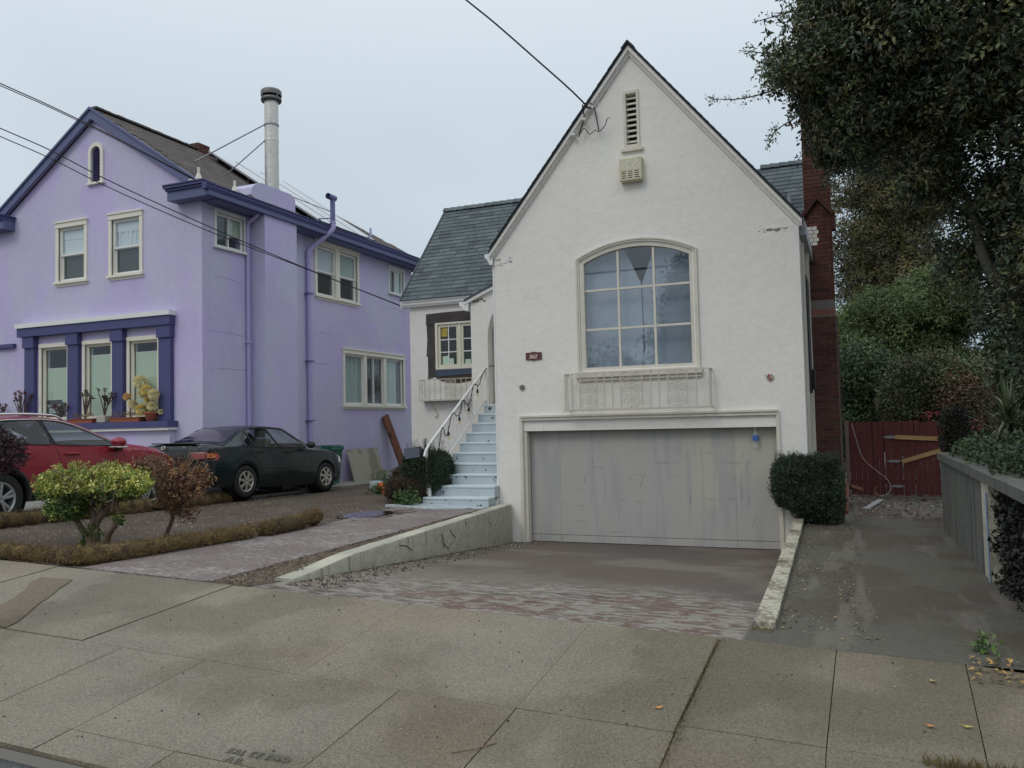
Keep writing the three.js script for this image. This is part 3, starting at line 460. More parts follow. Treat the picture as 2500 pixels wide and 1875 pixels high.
    part('flue_cap', [lathe([[0.162, 7.67], [0.225, 7.65], [0.24, 7.69], [0.235, 7.73], [0.20, 7.75]]), lathe([[0.0, 7.95], [0.22, 7.92], [0.24, 7.89], [0.24, 7.79], [0.23, 7.79]]), ...[0, 1, 2, 3].map(i => box(fx + 0.235 * Math.cos(i * 1.57 + 0.3) - 0.012, fx + 0.235 * Math.cos(i * 1.57 + 0.3) + 0.012, 7.70, 7.82, fz + 0.235 * Math.sin(i * 1.57 + 0.3) - 0.012, fz + 0.235 * Math.sin(i * 1.57 + 0.3) + 0.012))], M.darkMetal, fl);
    part('guy_rod', [rod(V(fx - 0.1, 7.09, fz + 0.12), V(-14.0, ry(-14.0), -14.6), 0.016)], M.greyMetal, fl); part('guy_rod', [rod(V(fx - 0.06, 6.71, fz + 0.14), V(-13.65, ry(-13.65), -15.2), 0.013)], M.greyMetal, fl); }
  // roof jacks and a vent stub
  for (const [x, z] of [[-12.38, -12.98], [-12.42, -14.1]]) part('roof_jack', [cyl(x, ry(x) - 0.02, ry(x) + 0.14, z - 0.05, 0.09, 0.035, 14), cyl(x, ry(x) + 0.14, ry(x) + 0.27, z - 0.05, 0.03, 0.03, 10), box(x - 0.14, x + 0.14, ry(x) - 0.03, ry(x) - 0.0, z - 0.2, z + 0.1)], M.windowTrim, H);
  part('vent_stub', [cyl(-11.98 - 0.2, 5.0, 5.5, -19.3, 0.03, 0.03, 10), cyl(-12.18, 5.02, 5.2, -19.3, 0.08, 0.03, 12)], M.pipePurple, H);
  { const c = part('brick_chimney', [box(-15.75, -15.35, 6.9, 7.44, -16.55, -16.15)], M.mortar, H); const br = []; for (let r = 0; r < 7; r++) for (let k = 0; k < 2; k++) { part('brick', [box(-15.35, -15.335, 6.92 + r * 0.075, 6.985 + r * 0.075, -16.54 + k * 0.2, -16.36 + k * 0.2)], brickMats[(r + k) % 5], c); part('brick', [box(-15.74 + k * 0.2, -15.56 + k * 0.2, 6.92 + r * 0.075, 6.985 + r * 0.075, -16.15, -16.135)], brickMats[(r + k + 2) % 5], c); } }
  // solar panels, tilted with the roof
  { const pn = (x0, x1, z0, z1, off) => { const a = V(x0, ry(x0), (z0 + z1) / 2), b = V(x1, ry(x1), (z0 + z1) / 2); a.addScaledVector(nrm, off); b.addScaledVector(nrm, off); const w = Math.abs(z1 - z0) - 0.02; const p = part('solar_panel', [beam(a, b, w, 0.03, nrm)], M.solar, H); for (const s of [-1, 1]) { const dz = V(0, 0, s * (w / 2 + 0.006)); part('panel_frame', beam(a.clone().add(dz), b.clone().add(dz), 0.018, 0.042, nrm), M.greyMetal, p); } for (const s of [-0.3, 0.3]) { const m = a.clone().lerp(b, 0.5 + s).addScaledVector(nrm, -0.06); part('rail', box(m.x - 0.02, m.x + 0.02, m.y - 0.05, m.y + 0.04, z1, z0), M.dark, p); } };
    for (let i = 0; i < 3; i++) pn(-15.15, -13.52, -16.2 - i * 1.0, -17.2 - i * 1.0, 0.16); for (let i = 0; i < 3; i++) pn(-13.42, -11.98, -16.5 - i * 0.86, -17.36 - i * 0.86, 0.16); }
  // pipes on the side wall
  part('downpipe', [tube([V(-12.06, 4.86, -14.50), V(-12.07, 4.80, -14.50), V(-12.14, 4.72, -14.49), V(-12.31, 4.60, -14.47), V(-12.345, 4.50, -14.47), V(-12.345, 4.3, -14.47)], 0.042, 24, 10), cyl(-12.345, -1.5, 4.38, -14.47, 0.042, 0.042, 10), box(-12.40, -12.29, 1.9, 1.94, -14.53, -14.41), box(-12.40, -12.29, -0.7, -0.66, -14.53, -14.41)], M.pipePurple, H);
  { const vp = part('vent_pipe', [cyl(-12.32, -1.5, 4.30, -16.66, 0.062, 0.062, 14), tube([V(-12.32, 4.28, -16.66), V(-12.32, 4.36, -16.66), V(-12.2, 4.55, -16.78), V(-11.92, 4.88, -17.0), V(-11.86, 4.98, -17.05), V(-11.86, 5.12, -17.05)], 0.066, 30, 12), cyl(-11.86, 5.10, 5.15, -17.05, 0.078, 0.078, 14), cyl(-12.32, 4.22, 4.26, -16.66, 0.076, 0.076, 14)], M.pipePurple, H);
    part('vent_pipe_top', [cyl(-11.86, 5.12, 5.70, -17.05, 0.062, 0.062, 14), (() => { const g = new THREE.CylinderGeometry(0.075, 0.075, 0.30, 14, 1, true); g.rotateX(Math.PI / 2); g.translate(-11.86, 5.76, -17.0); return g; })(), rod(V(-11.86, 5.24, -17.05), V(-12.02, 5.14, -16.6), 0.015)], M.ventPurple, vp);
    for (const y of [3.3, 1.62, 0.15, -0.9]) part('bracket', [box(-12.40, -12.24, y, y + 0.03, -16.76, -16.56)], M.ventPurple, vp); }
  // hairline cracks patched on the wall
  const seam = (a, b) => tube([V(XW + 0.001, a[1], a[0]), V(XW + 0.001, (a[1] + b[1]) / 2 + 0.02, (a[0] + b[0]) / 2), V(XW + 0.001, b[1], b[0])], 0.005, 12, 5);
  part('wall_seam', [seam([-13.5, 3.28], [-14.4, 3.2]), seam([-13.4, 2.1], [-14.7, 2.02]), seam([-13.4, 1.3], [-14.7, 1.28]), seam([-17, 2.4], [-17.6, 2.38]), seam([-16.9, 1.6], [-17.6, 1.6]), seam([-20.4, 3.45], [-21.5, 3.4])], M.pipePurple, H);
}

// ================================================================ white house
const WZ = -14, white = thing('white_house', 'white stucco cottage with steep gable, arched window and grey garage door', 'house');
const scroll = (c, r, turns, a0, dir, ax, ay, rad = 0.006) => { const p = []; const n = Math.ceil(turns * 14); for (let i = 0; i <= n; i++) { const t = i / n, a = a0 + dir * t * turns * 6.283, q = r * (1 - 0.78 * t); p.push(c.clone().addScaledVector(ax, q * Math.cos(a)).addScaledVector(ay, q * Math.sin(a))); } return tube(p, rad, n * 2, 5); };
{
  const H = white;
  const xl = -6.12, xr = -0.69, ap = [-3.41, 6.56], ey = 3.21;
  const WL = -4.42, WR = -2.43, WB = 0.90, SPR = 2.86, RISE = 0.245, wc = (WL + WR) / 2, hw = (WR - WL) / 2, R = (hw * hw + RISE * RISE) / (2 * RISE);
  const archPath = (K, o, yb) => { const s = new K(), r = R + o, cy = SPR + RISE - R, h = hw + o, a = Math.asin(Math.min(1, h / r)); s.moveTo(wc - h, yb); s.lineTo(wc + h, yb); s.lineTo(wc + h, cy + r * Math.cos(a)); s.absarc(wc, cy, r, Math.PI / 2 - a, Math.PI / 2 + a, false); s.lineTo(wc - h, yb); return s; };
  // gable wall with openings for garage, window, vent
  const GL = -5.62, GR = -1.15;
  part('wall', ext([[xl, -2.5], [xr, -2.5], [xr, ey], ap, [xl, ey]], WZ - 0.3, WZ, [archPath(THREE.Path, 0, WB), rect(GL, GR, -2.49, 0.03), rect(-3.50, -3.31, 4.87, 5.78)], 40), M.whiteStucco, H);
  part('wall', [box(xl, xl + 0.25, -2.5, ey, -21.9, WZ - 0.301), box(xr - 0.25, xr, -2.5, ey, -21.9, WZ - 0.301), box(xl + 0.25, xr - 0.25, -2.5, ey, -21.9, -21.65), box(xl + 0.251, xr - 0.251, 0.35, 0.5, -21.6, WZ - 0.31)], M.whiteStucco, H);
  // gable roof: a thick chevron whose edge shows as a dark line, with shingle ends
  const k = (6.56 - ey) / (ap[0] - xl), ry = x => 6.60 - k * Math.abs(x - ap[0]);
  const chev = (o, t, xa = xl - 0.07, xb = xr + 0.06) => [[xa, ry(xa) + o], [ap[0], 6.60 + o], [xb, ry(xb) + o], [xb, ry(xb) + o - t], [ap[0], 6.60 + o - t * 1.0], [xa, ry(xa) + o - t]];
  const roofEdge = std([0.045, 0.052, 0.058], { roughness: 0.95 });
  const groof = part('roof', [ext(chev(0.068, 0.036), -21.9, WZ + 0.12)], roofEdge, H);
  reseed(41); const ends = []; for (const s of [-1, 1]) for (let d = 0; d < 27; d++) { const t0 = d * 0.158 / Math.hypot(1, k), x0 = ap[0] + s * (t0 + 0.0), x1 = ap[0] + s * (t0 + 0.16); if (x1 < xl - 0.12 || x1 > xr + 0.1) break; const n = V(s * k, 1, 0).normalize(); const a = V(x0, ry(x0) + 0.066, WZ - 0.6), b = V(x1, ry(x1) + 0.066, WZ - 0.6); a.addScaledVector(n, 0.004); b.addScaledVector(n, 0.015); part('shingle', beam(a, b, 1.47 + rr(0, 0.02), 0.012, n), roofEdge, groof); }
  part('ridge_cap', [beam(V(-3.405, 6.69, WZ + 0.10), V(-3.52, 6.56, WZ + 0.10), 0.03, 0.5, V(0, 0, 1)), beam(V(-3.415, 6.691, WZ + 0.10), V(-3.30, 6.561, WZ + 0.10), 0.03, 0.5, V(0, 0, 1))].map(g => { g.translate(0, 0.005, -0.2); return g; }), roofEdge, groof);
  part('fascia', [ext(chev(0.03, 0.085), WZ + 0.001, WZ + 0.10), ext(chev(0.025, 0.16, xl - 0.02, xr + 0.02), WZ + 0.001, WZ + 0.04), ext(chev(0.022, 0.115), WZ + 0.041, WZ + 0.062)], M.whiteStucco, H);
  // eave ends: small cornice blocks with flaking plaster
  part('gutter_end', [ext([[-6.30, 3.19], [-6.14, 3.19], [-6.14, 2.98], [-6.20, 2.98], [-6.26, 3.1], [-6.30, 3.12]], -21.5, WZ + 0.05)], M.whitePaint, H);
  part('gutter_pipe', [cyl(-6.155, -1.5, 3.0, WZ - 0.05, 0.03, 0.03, 8)], M.whitePaint, H);
  const flake = (x, y, w, h, n, m, z = WZ) => { const g = []; for (let i = 0; i < n; i++) { const cx = x + rr(-w, w) / 2, cy = y + rr(-h, h) / 2, r = rr(0.012, 0.045), p = []; for (let j = 0; j < 7; j++) { const a = j / 7 * 6.283; p.push([cx + r * rr(0.7, 1.8) * Math.cos(a), cy + r * rr(0.3, 0.8) * Math.sin(a)]); } g.push(ext(p, z + 0.001, z + rr(0.004, 0.009))); } return part('flaking_paint', g, m, H); };
  flake(-1.05, 3.08, 0.55, 0.06, 9, std([0.24, 0.19, 0.15])); flake(-0.95, 3.11, 0.6, 0.07, 9, M.whitePaint); flake(-5.95, 3.03, 0.28, 0.14, 8, M.whitePaint); flake(-5.92, 3.02, 0.26, 0.14, 6, std([0.36, 0.33, 0.28]));
  part('wall_seam', [tube([V(-3.82, 5.98, WZ), V(-3.9, 5.84, WZ), V(-3.97, 5.74, WZ)], 0.005, 10, 4), tube([V(-5.12, 4.38, WZ), V(-5.09, 4.32, WZ)], 0.005, 6, 4)], M.rust, H);
  // gable vent
  { const v = part('vent', [box(-3.545, -3.501, 4.80, 5.84, WZ + 0.001, WZ + 0.03), box(-3.309, -3.265, 4.80, 5.84, WZ + 0.001, WZ + 0.03), box(-3.50, -3.31, 5.785, 5.84, WZ + 0.001, WZ + 0.03), box(-3.60, -3.21, 4.745, 4.80, WZ + 0.001, WZ + 0.06), box(-3.50, -3.31, 4.80, 4.868, WZ + 0.001, WZ + 0.02)], M.windowTrim, H);
    part('vent_back', [box(-3.5, -3.31, 4.87, 5.78, WZ - 0.22, WZ - 0.18)], M.dark, v);
    for (let i = 0; i < 9; i++) { const y = 4.93 + i * 0.098; part('louvre', beam(V(-3.5, y, WZ - 0.035), V(-3.31, y, WZ - 0.035), 0.07, 0.014, V(0, 0.72, 0.69)), M.windowTrim, v); } }
  // chime box on the gable
  { const b = part('chime_box', [rbox(-3.62, -3.215, 4.19, 4.60, WZ + 0.001, WZ + 0.15, 0.02)], std([0.60, 0.56, 0.40], { roughness: 0.6 }), H);
    const sl = []; for (let c = 0; c < 3; c++) for (let r = 0; r < 4; r++) sl.push(box(-3.575 + c * 0.115, -3.495 + c * 0.115, 4.235 + r * 0.037, 4.248 + r * 0.037, WZ + 0.145, WZ + 0.153)); part('slot', sl, M.dark, b);
    reseed(51); const fl = []; for (let i = 0; i < 42; i++) { const x = -3.56 + rr(0, 0.27), y = 4.40 + rr(0, 0.15); fl.push(box(x, x + rr(0.008, 0.03), y, y + rr(0.006, 0.018), WZ + 0.15, WZ + 0.1515)); } part('flaking_paint', fl, M.whitePaint, b);
    part('screw', [box(-3.27, -3.255, 4.56, 4.575, WZ + 0.15, WZ + 0.153), box(-3.27, -3.255, 4.22, 4.235, WZ + 0.15, WZ + 0.153)], M.dark, b); }
  // arched window
  { const tr = (o1, o0, z0, z1, yb1, yb0) => { const s = archPath(THREE.Shape, o1, yb1); s.holes.push(archPath(THREE.Path, o0, yb0)); const g = new THREE.ExtrudeGeometry(s, { depth: z1 - z0, bevelEnabled: false, curveSegments: 48 }); g.translate(0, 0, z0); return g; };
    const w = part('arched_window', [tr(0.06, 0.03, WZ + 0.001, WZ + 0.03, WB - 0.03, WB - 0.02), tr(0.088, 0.061, WZ + 0.001, WZ + 0.045, WB - 0.03, WB - 0.025), tr(0.03, -0.05, WZ - 0.12, WZ - 0.004, WB - 0.03, WB + 0.05)], M.windowTrim, H);
    part('sill', [box(WL - 0.13, WR + 0.12, WB - 0.13, WB - 0.031, WZ + 0.001, WZ + 0.08), box(WL - 0.1, WR + 0.1, WB - 0.19, WB - 0.131, WZ + 0.001, WZ + 0.045)], M.windowTrim, w);
    const xa = WL + 0.055, xb = WR - 0.055, m1 = -3.745, m2 = -3.105, h1 = 1.63, h2 = 2.335, topAt = x => SPR + RISE - R + Math.sqrt((R - 0.05) ** 2 - (x - wc) ** 2);
    part('muntin', [...[m1, m2].map(x => box(x - 0.02, x + 0.02, WB + 0.04, topAt(x), WZ - 0.085, WZ - 0.035)), ...[h1, h2].map(y => box(xa, xb, y - 0.019, y + 0.019, WZ - 0.088, WZ - 0.038))], M.windowTrim, w);
    const cols = [[xa, m1 - 0.02], [m1 + 0.02, m2 - 0.02], [m2 + 0.02, xb]], rows = [[WB + 0.05, h1 - 0.019], [h1 + 0.019, h2 - 0.019], [h2 + 0.019, 0]]; reseed(57);
    for (const [a, b] of cols) rows.forEach(([y0, y1], ri) => { let g; if (ri < 2) g = box(a - 0.004, b + 0.004, y0 - 0.004, y1 + 0.004, -0.002, 0.002); else { const p = [[a, y0]]; p.push([b, y0]); for (let i = 8; i >= 0; i--) { const x = mix(a, b, i / 8); p.push([x, topAt(x) + 0.003]); } g = ext(p, -0.002, 0.002); } const q = part('pane', g, M.archGlass, w); q.position.set(0, 0, WZ - 0.06); q.position.x += 0; });
    // paper hung behind the panes in two sheets that part at the top, and creases in it
    const sheet = (pts, z) => { const g = ext(pts, z, z + 0.004); return g; };
    const T = x => SPR + RISE - R + Math.sqrt((R + 0.08) ** 2 - (x - wc) ** 2);
    part('paper_sheet', [sheet([[WL, WB], [-3.415, WB], [-3.37, 1.3], [-3.385, 2.43], [-3.72, T(-3.72)], [WL, T(WL + 0.05)]], WZ - 0.26)], M.paper, w);
    part('paper_sheet', [sheet([[-3.44, WB], [WR, WB], [WR, T(WR - 0.05)], [-3.10, T(-3.1)], [-3.375, 2.43], [-3.36, 1.3]], WZ - 0.285)], M.paper, w); }
  part('interior', [box(xl + 0.26, xr - 0.26, 0.4, 3.3, -16.2, -16.1)], std([0.20, 0.19, 0.19]), H);
  // window guard below the arched window
  const ironPanel = (g, x0, x1, y0, y1, z, nScroll) => { const X = V(1, 0, 0), Y = V(0, 1, 0), c = (x0 + x1) / 2, q = (x1 - x0) / 4; const n = 3, hh = (y1 - y0) / n; for (let i = 0; i < n; i++) { const yc = y0 + hh * (i + 0.5); for (const s of [-1, 1]) { g.push(scroll(V(c + s * q, yc + hh * 0.12, z), q * 0.92, 1.6, s > 0 ? 0.4 : Math.PI - 0.4, s, X, Y)); g.push(tube([V(c + s * q * 1.95, yc + hh * 0.15, z), V(c + s * q * 1.6, yc - hh * 0.25, z), V(c + s * 0.01, yc - hh * 0.48, z)], 0.005, 10, 4)); } } g.push(rod(V(c, y0, z), V(c, y1, z), 0.006, 5)); };
  { const z = WZ + 0.24, x0 = -4.71, x1 = -2.15, y0 = 0.19, y1 = 0.84;
    const wg = part('window_guard', [box(x0, x1, y1 - 0.02, y1, z - 0.012, z + 0.012), box(x0, x1, y0, y0 + 0.018, z - 0.012, z + 0.012), box(x0, x0 + 0.02, y1 - 0.02, y1, WZ + 0.002, z - 0.012), box(x1 - 0.02, x1, y1 - 0.02, y1, WZ + 0.002, z - 0.012), box(x0, x0 + 0.02, y0, y0 + 0.018, WZ + 0.002, z - 0.012), box(x1 - 0.02, x1, y0, y0 + 0.018, WZ + 0.002, z - 0.012)], M.ironCream, H);
    const xs = [-4.70, -4.56, -4.42, -4.115, -3.975, -3.83, -3.68, -3.305, -3.155, -3.01, -2.86, -2.535, -2.38, -2.17];
    for (const x of xs) part('picket', [box(x - 0.008, x + 0.008, y0 + 0.018, y1 - 0.02, z - 0.008, z + 0.008)], M.ironCream, wg);
    for (const zz of [WZ + 0.08, WZ + 0.16]) for (const x of [x0 + 0.01, x1 - 0.01]) part('picket', [box(x - 0.007, x + 0.007, y0 + 0.018, y1 - 0.02, zz - 0.007, zz + 0.007)], M.ironCream, wg);
    for (const [a, b] of [[-4.41, -4.125], [-3.67, -3.315], [-2.85, -2.545]]) { const g = []; ironPanel(g, a, b, y0 + 0.02, y1 - 0.02, z); part('scroll', g, M.ironCream, wg); }
    part('bracket', [box(x0 - 0.02, x1 + 0.03, y0 - 0.012, y0 - 0.001, z - 0.02, z + 0.02)], M.rust, wg); }
  // garage: casing, lintel board and the wide flat door
  { const c = part('garage_frame', [box(GL - 0.055, GR + 0.055, 0.031, 0.085, WZ + 0.001, WZ + 0.04), box(GL - 0.03, GR + 0.03, 0.086, 0.12, WZ + 0.001, WZ + 0.065), box(GL - 0.055, GL, -2.3, 0.03, WZ + 0.001, WZ + 0.035), box(GR, GR + 0.055, -2.3, 0.03, WZ + 0.001, WZ + 0.035), box(GL, GL + 0.06, -2.3, -0.166, WZ - 0.2, WZ - 0.03), box(GR - 0.012, GR, -2.3, -0.166, WZ - 0.2, WZ - 0.03)], M.windowTrim, H);
    part('lintel_board', [box(GL + 0.003, -5.225, -0.165, 0.028, WZ - 0.08, WZ - 0.012), box(-5.222, GR - 0.003, -0.165, 0.028, WZ - 0.08, WZ - 0.014)], M.whiteStucco, c);
    const xs = [GL + 0.066, -4.98, -1.86, GR - 0.018];
    const d = part('garage_door', [box(GL + 0.04, GR, -2.28, -0.12, WZ - 0.27, WZ - 0.235)], M.dark, H);
    for (let i = 0; i < 3; i++) part('panel', [box(xs[i] + 0.0015, xs[i + 1] - 0.0015, -2.06, -0.155, WZ - 0.235, WZ - 0.20)], M.garage, d);
    for (let i = 0; i < 3; i++) part('rail', [box(xs[i] + 0.003, xs[i + 1] - 0.003, -2.19, -2.068, WZ - 0.235, WZ - 0.198)], M.garage, d);
    part('handle', [box(-1.24, -1.20, -1.37, -1.31, WZ - 0.2, WZ - 0.17), cyl(-1.22, -1.36, -1.32, WZ - 0.15, 0.016, 0.016, 10)], M.greyMetal, d);
    part('seal', [box(GL + 0.07, GR - 0.02, -2.26, -2.195, WZ - 0.22, WZ - 0.19)], M.wire, d);
    reseed(61); const scr = []; for (let i = 0; i < 16; i++) { const x = rr(-5.4, -1.4), y = rr(-1.9, -0.5), a = rr(-0.3, 0.3) + (rnd() < 0.5 ? 0 : 1.4), L = rr(0.05, 0.22); scr.push(beam(V(x, y, WZ - 0.199), V(x + L * Math.cos(a), y + L * Math.sin(a), WZ - 0.199), 0.003, 0.004, V(0, 0, 1))); } part('scratch', scr, std([0.09, 0.085, 0.08]), d);
  }
  // house number plaque and the two bare lamp boxes
  { const p = part('number_plaque', [ext([[-5.52, 1.15], [-5.42, 1.145], [-5.365, 1.13], [-5.31, 1.145], [-5.21, 1.15], [-5.215, 1.28], [-5.29, 1.28], [-5.365, 1.295], [-5.44, 1.28], [-5.52, 1.28]], WZ + 0.001, WZ + 0.025)], M.plaque, H);
    const t = new TextGeometry('562', { font: globalThis.fontBold, size: 0.068, depth: 0.004, curveSegments: 4 }); t.applyMatrix4(new THREE.Matrix4().set(1, 0.25, 0, 0, 0, 1, 0, 0, 0, 0, 1, 0, 0, 0, 0, 1)); t.translate(-5.455, 1.17, WZ + 0.025); part('number', t, std([0.72, 0.62, 0.56]), p);
    const lamp = (x, y, ring) => { const g = new THREE.TorusGeometry(0.052, 0.010, 8, 24); g.translate(x, y, WZ + 0.006); const b = part('lamp_box', [g], M.rust, H); const cc = new THREE.CircleGeometry(0.05, 20); cc.translate(x, y, WZ + 0.003); part('box_back', cc, ring ? M.windowTrim : std([0.16, 0.14, 0.12]), b); part('wire', [tube([V(x - 0.09, y + 0.05, WZ + 0.04), V(x - 0.03, y + 0.02, WZ + 0.03), V(x + 0.02, y - 0.01, WZ + 0.02), V(x + 0.01, y - 0.035, WZ + 0.01)], 0.005, 14, 4), tube([V(x - 0.03, y - 0.03, WZ + 0.01), V(x + 0.01, y + 0.01, WZ + 0.03), V(x + 0.035, y + 0.025, WZ + 0.02)], 0.005, 10, 4)], M.rust, b); return b; };
    lamp(-5.61, 0.64, false); const b2 = lamp(-1.22, 0.64, true); part('wire_nut', [cyl(-1.245, 0.65, 0.70, WZ + 0.03, 0.016, 0.01, 10), cyl(-1.215, 0.60, 0.64, WZ + 0.03, 0.012, 0.01, 10)], std([0.45, 0.04, 0.03]), b2); part('runnel', [box(-1.235, -1.222, 0.20, 0.585, WZ + 0.0005, WZ + 0.004)], M.whitePaint, b2); }
  // insulators on the left rake
  for (const [x, y] of [[-4.09, 5.61], [-4.25, 5.42], [-4.46, 5.17]]) part('insulator', [cyl(0, -0.035, 0.035, 0, 0.03, 0.03, 12), cyl(0, 0.035, 0.06, 0, 0.02, 0.02, 12)].map(g => { g.rotateX(Math.PI / 2); g.rotateY(0.3); g.translate(x, y, WZ + 0.11); return g; }), M.whitePaint, H);

  // ---- left wing with its shingled slope
  const wz = -17.05, wl = -9.70, ez = wz + 0.17, e0 = 2.96, rz = -19.07, r0 = 5.62;
  part('wall', [ext([[wl, -2], [-6.13, -2], [-6.13, 2.95], [wl, 2.95]], wz - 0.25, wz, [rect(-9.01, -7.79, 1.285, 2.385)]), extX([[wz - 0.251, -2], [-21.3, -2], [-21.3, 2.9], [rz, 5.5], [wz - 0.251, 3.0]], wl, wl + 0.25), box(wl + 0.25, xl, -2, 2.9, -21.3, -21.1)], M.whiteStucco, H);
  part('interior', [box(-9.4, -7.2, 0.4, 2.8, -19.0, -18.95)], M.inner, H);
  const sd = V(0, r0 - e0, rz - ez), SL = sd.length(); sd.normalize(); const sn = V(0, -sd.z, sd.y).normalize();
  const P = (x, s, off) => V(x, e0, ez).addScaledVector(sd, s).addScaledVector(sn, off);
  const quad = (a, b, c, d) => { const g = new THREE.BufferGeometry().setFromPoints([a, b, c, a, c, d]); g.computeVertexNormals(); return g; };
  const wr = part('roof', [quad(P(wl - 0.16, 0, 0), P(-0.72, 0, 0), P(-0.72, SL, 0), P(wl - 0.02, SL, 0)), quad(P(wl - 0.02, SL, 0), P(-0.72, SL, 0), V(-0.72, e0, 2 * rz - ez), V(wl - 0.16, e0, 2 * rz - ez)), beam(V(wl - 0.15, e0, ez), V(wl - 0.01, r0, rz), 0.03, 0.09, sn)], greenSh[1], H);
  reseed(71);
  for (let r = 0; r < 24; r++) { const s = r * 0.142; let x = wl - 0.155 + r * 0.0055; let first = true; while (x < -7.05) { const w = first ? rr(0.16, 0.42) : rr(0.27, 0.36); first = false; const a = P(x + w / 2, s - 0.012, 0.020 + rr(0, 0.004)), b = P(x + w / 2, s + 0.185, 0.004); part('shingle', beam(a, b, w - 0.007, 0.013, sn), greenSh[Math.floor(rnd() * 4.6)], wr); x += w; } }
  for (let r = 9; r < 24; r++) { const s = r * 0.142; let x = -1.62 + rr(-0.15, 0); while (x < -0.75) { const w = rr(0.27, 0.36); const a = P(x + w / 2, s - 0.012, 0.022), b = P(x + w / 2, s + 0.185, 0.004); part('shingle', beam(a, b, w - 0.007, 0.013, sn), greenSh[Math.floor(rnd() * 4.6)], wr); x += w; } }
  for (let x = wl - 0.05; x < -7.0; x += 0.2) part('ridge_cap', [beam(V(x, r0 + 0.030, rz + 0.06), V(x + 0.22, r0 + 0.012, rz + 0.06), 0.14, 0.012, V(0, 0.65, 0.76)), beam(V(x, r0 + 0.030, rz - 0.06), V(x + 0.22, r0 + 0.012, rz - 0.06), 0.14, 0.012, V(0, 0.65, -0.76))], greenSh[Math.floor(rnd() * 4)], wr);
  for (let x = -1.7; x < -0.75; x += 0.2) part('ridge_cap', [beam(V(x, r0 + 0.030, rz + 0.06), V(x + 0.22, r0 + 0.012, rz + 0.06), 0.14, 0.012, V(0, 0.65, 0.76)), beam(V(x, r0 + 0.030, rz - 0.06), V(x + 0.22, r0 + 0.012, rz - 0.06), 0.14, 0.012, V(0, 0.65, -0.76))], greenSh[Math.floor(rnd() * 4)], wr);
  part('roof_jack', [cyl(-1.05, 4.2, 4.62, -17.9, 0.07, 0.03, 12), box(-1.2, -0.9, 4.18, 4.21, -18.05, -17.7)], M.greyMetal, H);
  part('gutter', [extX([[wz + 0.001, 2.80], [wz + 0.09, 2.80], [wz + 0.11, 2.83], [wz + 0.13, 2.86], [wz + 0.13, 2.90], [wz + 0.16, 2.92], [wz + 0.16, 2.96], [wz + 0.001, 2.96]], wl - 0.14, -7.72), box(wl - 0.15, wl - 0.12, 2.79, 2.97, wz - 0.1, wz + 0.17)], M.whitePaint, H);
  // tar paper round the replaced window, then the window itself
  { reseed(81); const rag = (pts, z) => ext(pts.map(p => [p[0] + rr(-0.012, 0.012), p[1] + rr(-0.012, 0.012)]), z + 0.001, z + 0.012);
    part('tar_paper', [rag([[-9.24, 2.61], [-8.8, 2.625], [-8.3, 2.64], [-7.74, 2.65], [-7.74, 2.39], [-8.3, 2.375], [-8.7, 2.385], [-9.03, 2.37], [-9.24, 2.36]], wz + 0.012), rag([[-9.245, 2.36], [-9.01, 2.37], [-9.01, 1.9], [-9.0, 1.5], [-9.0, 1.12], [-9.22, 1.08], [-9.23, 1.3], [-9.22, 1.6], [-9.25, 1.62], [-9.24, 2.0]], wz)], M.tar, H);
    part('flashing', [rag([[-9.01, 1.275], [-7.74, 1.275], [-7.74, 1.13], [-8.3, 1.15], [-9.02, 1.12]], wz + 0.014), box(-8.82, -8.70, 1.19, 1.225, wz + 0.027, wz + 0.028), box(-8.58, -8.46, 1.19, 1.225, wz + 0.027, wz + 0.028), box(-8.22, -8.12, 1.19, 1.225, wz + 0.027, wz + 0.028)], M.flashing, H);
    part('wood_gap', [rag([[-9.02, 1.12], [-8.3, 1.145], [-7.74, 1.13], [-7.74, 0.97], [-7.9, 0.92], [-8.02, 1.0], [-8.4, 0.96], [-8.7, 0.98], [-9.0, 1.06]], wz)], std([0.075, 0.05, 0.042], { roughness: 1 }), H);
    const w = part('window', [box(-9.01, -8.955, 1.285, 2.385, wz - 0.12, wz + 0.03), box(-8.955, -7.79, 2.345, 2.385, wz - 0.12, wz + 0.03), box(-8.955, -7.79, 1.285, 1.33, wz - 0.12, wz + 0.035), box(-8.40, -8.355, 1.33, 2.345, wz - 0.12, wz + 0.01)], M.cream, H);
    const creamTrim = std([0.66, 0.635, 0.51], { roughness: 0.5 });
    for (const [a, b] of [[-8.95, -8.405], [-8.35, -7.80]]) { const t = 0.062; part('sash', [box(a, a + t, 1.335, 2.34, wz - 0.05, wz - 0.005), box(b - t, b, 1.335, 2.34, wz - 0.05, wz - 0.005), box(a + t, b - t, 2.34 - t, 2.34, wz - 0.05, wz - 0.005), box(a + t, b - t, 1.335, 1.335 + t, wz - 0.05, wz - 0.005)], creamTrim, w);
      const m = (a + b) / 2, y1 = 1.335 + t, y2 = 2.34 - t, dy = (y2 - y1) / 3; part('muntin', [box(m - 0.012, m + 0.012, y1, y2, wz - 0.03, wz - 0.012), box(a + t, m - 0.012, y1 + dy - 0.012, y1 + dy + 0.012, wz - 0.03, wz - 0.012), box(m + 0.012, b - t, y1 + dy - 0.012, y1 + dy + 0.012, wz - 0.03, wz - 0.012), box(a + t, m - 0.012, y1 + 2 * dy - 0.012, y1 + 2 * dy + 0.012, wz - 0.03, wz - 0.012), box(m + 0.012, b - t, y1 + 2 * dy - 0.012, y1 + 2 * dy + 0.012, wz - 0.03, wz - 0.012)], M.whitePaint, w);
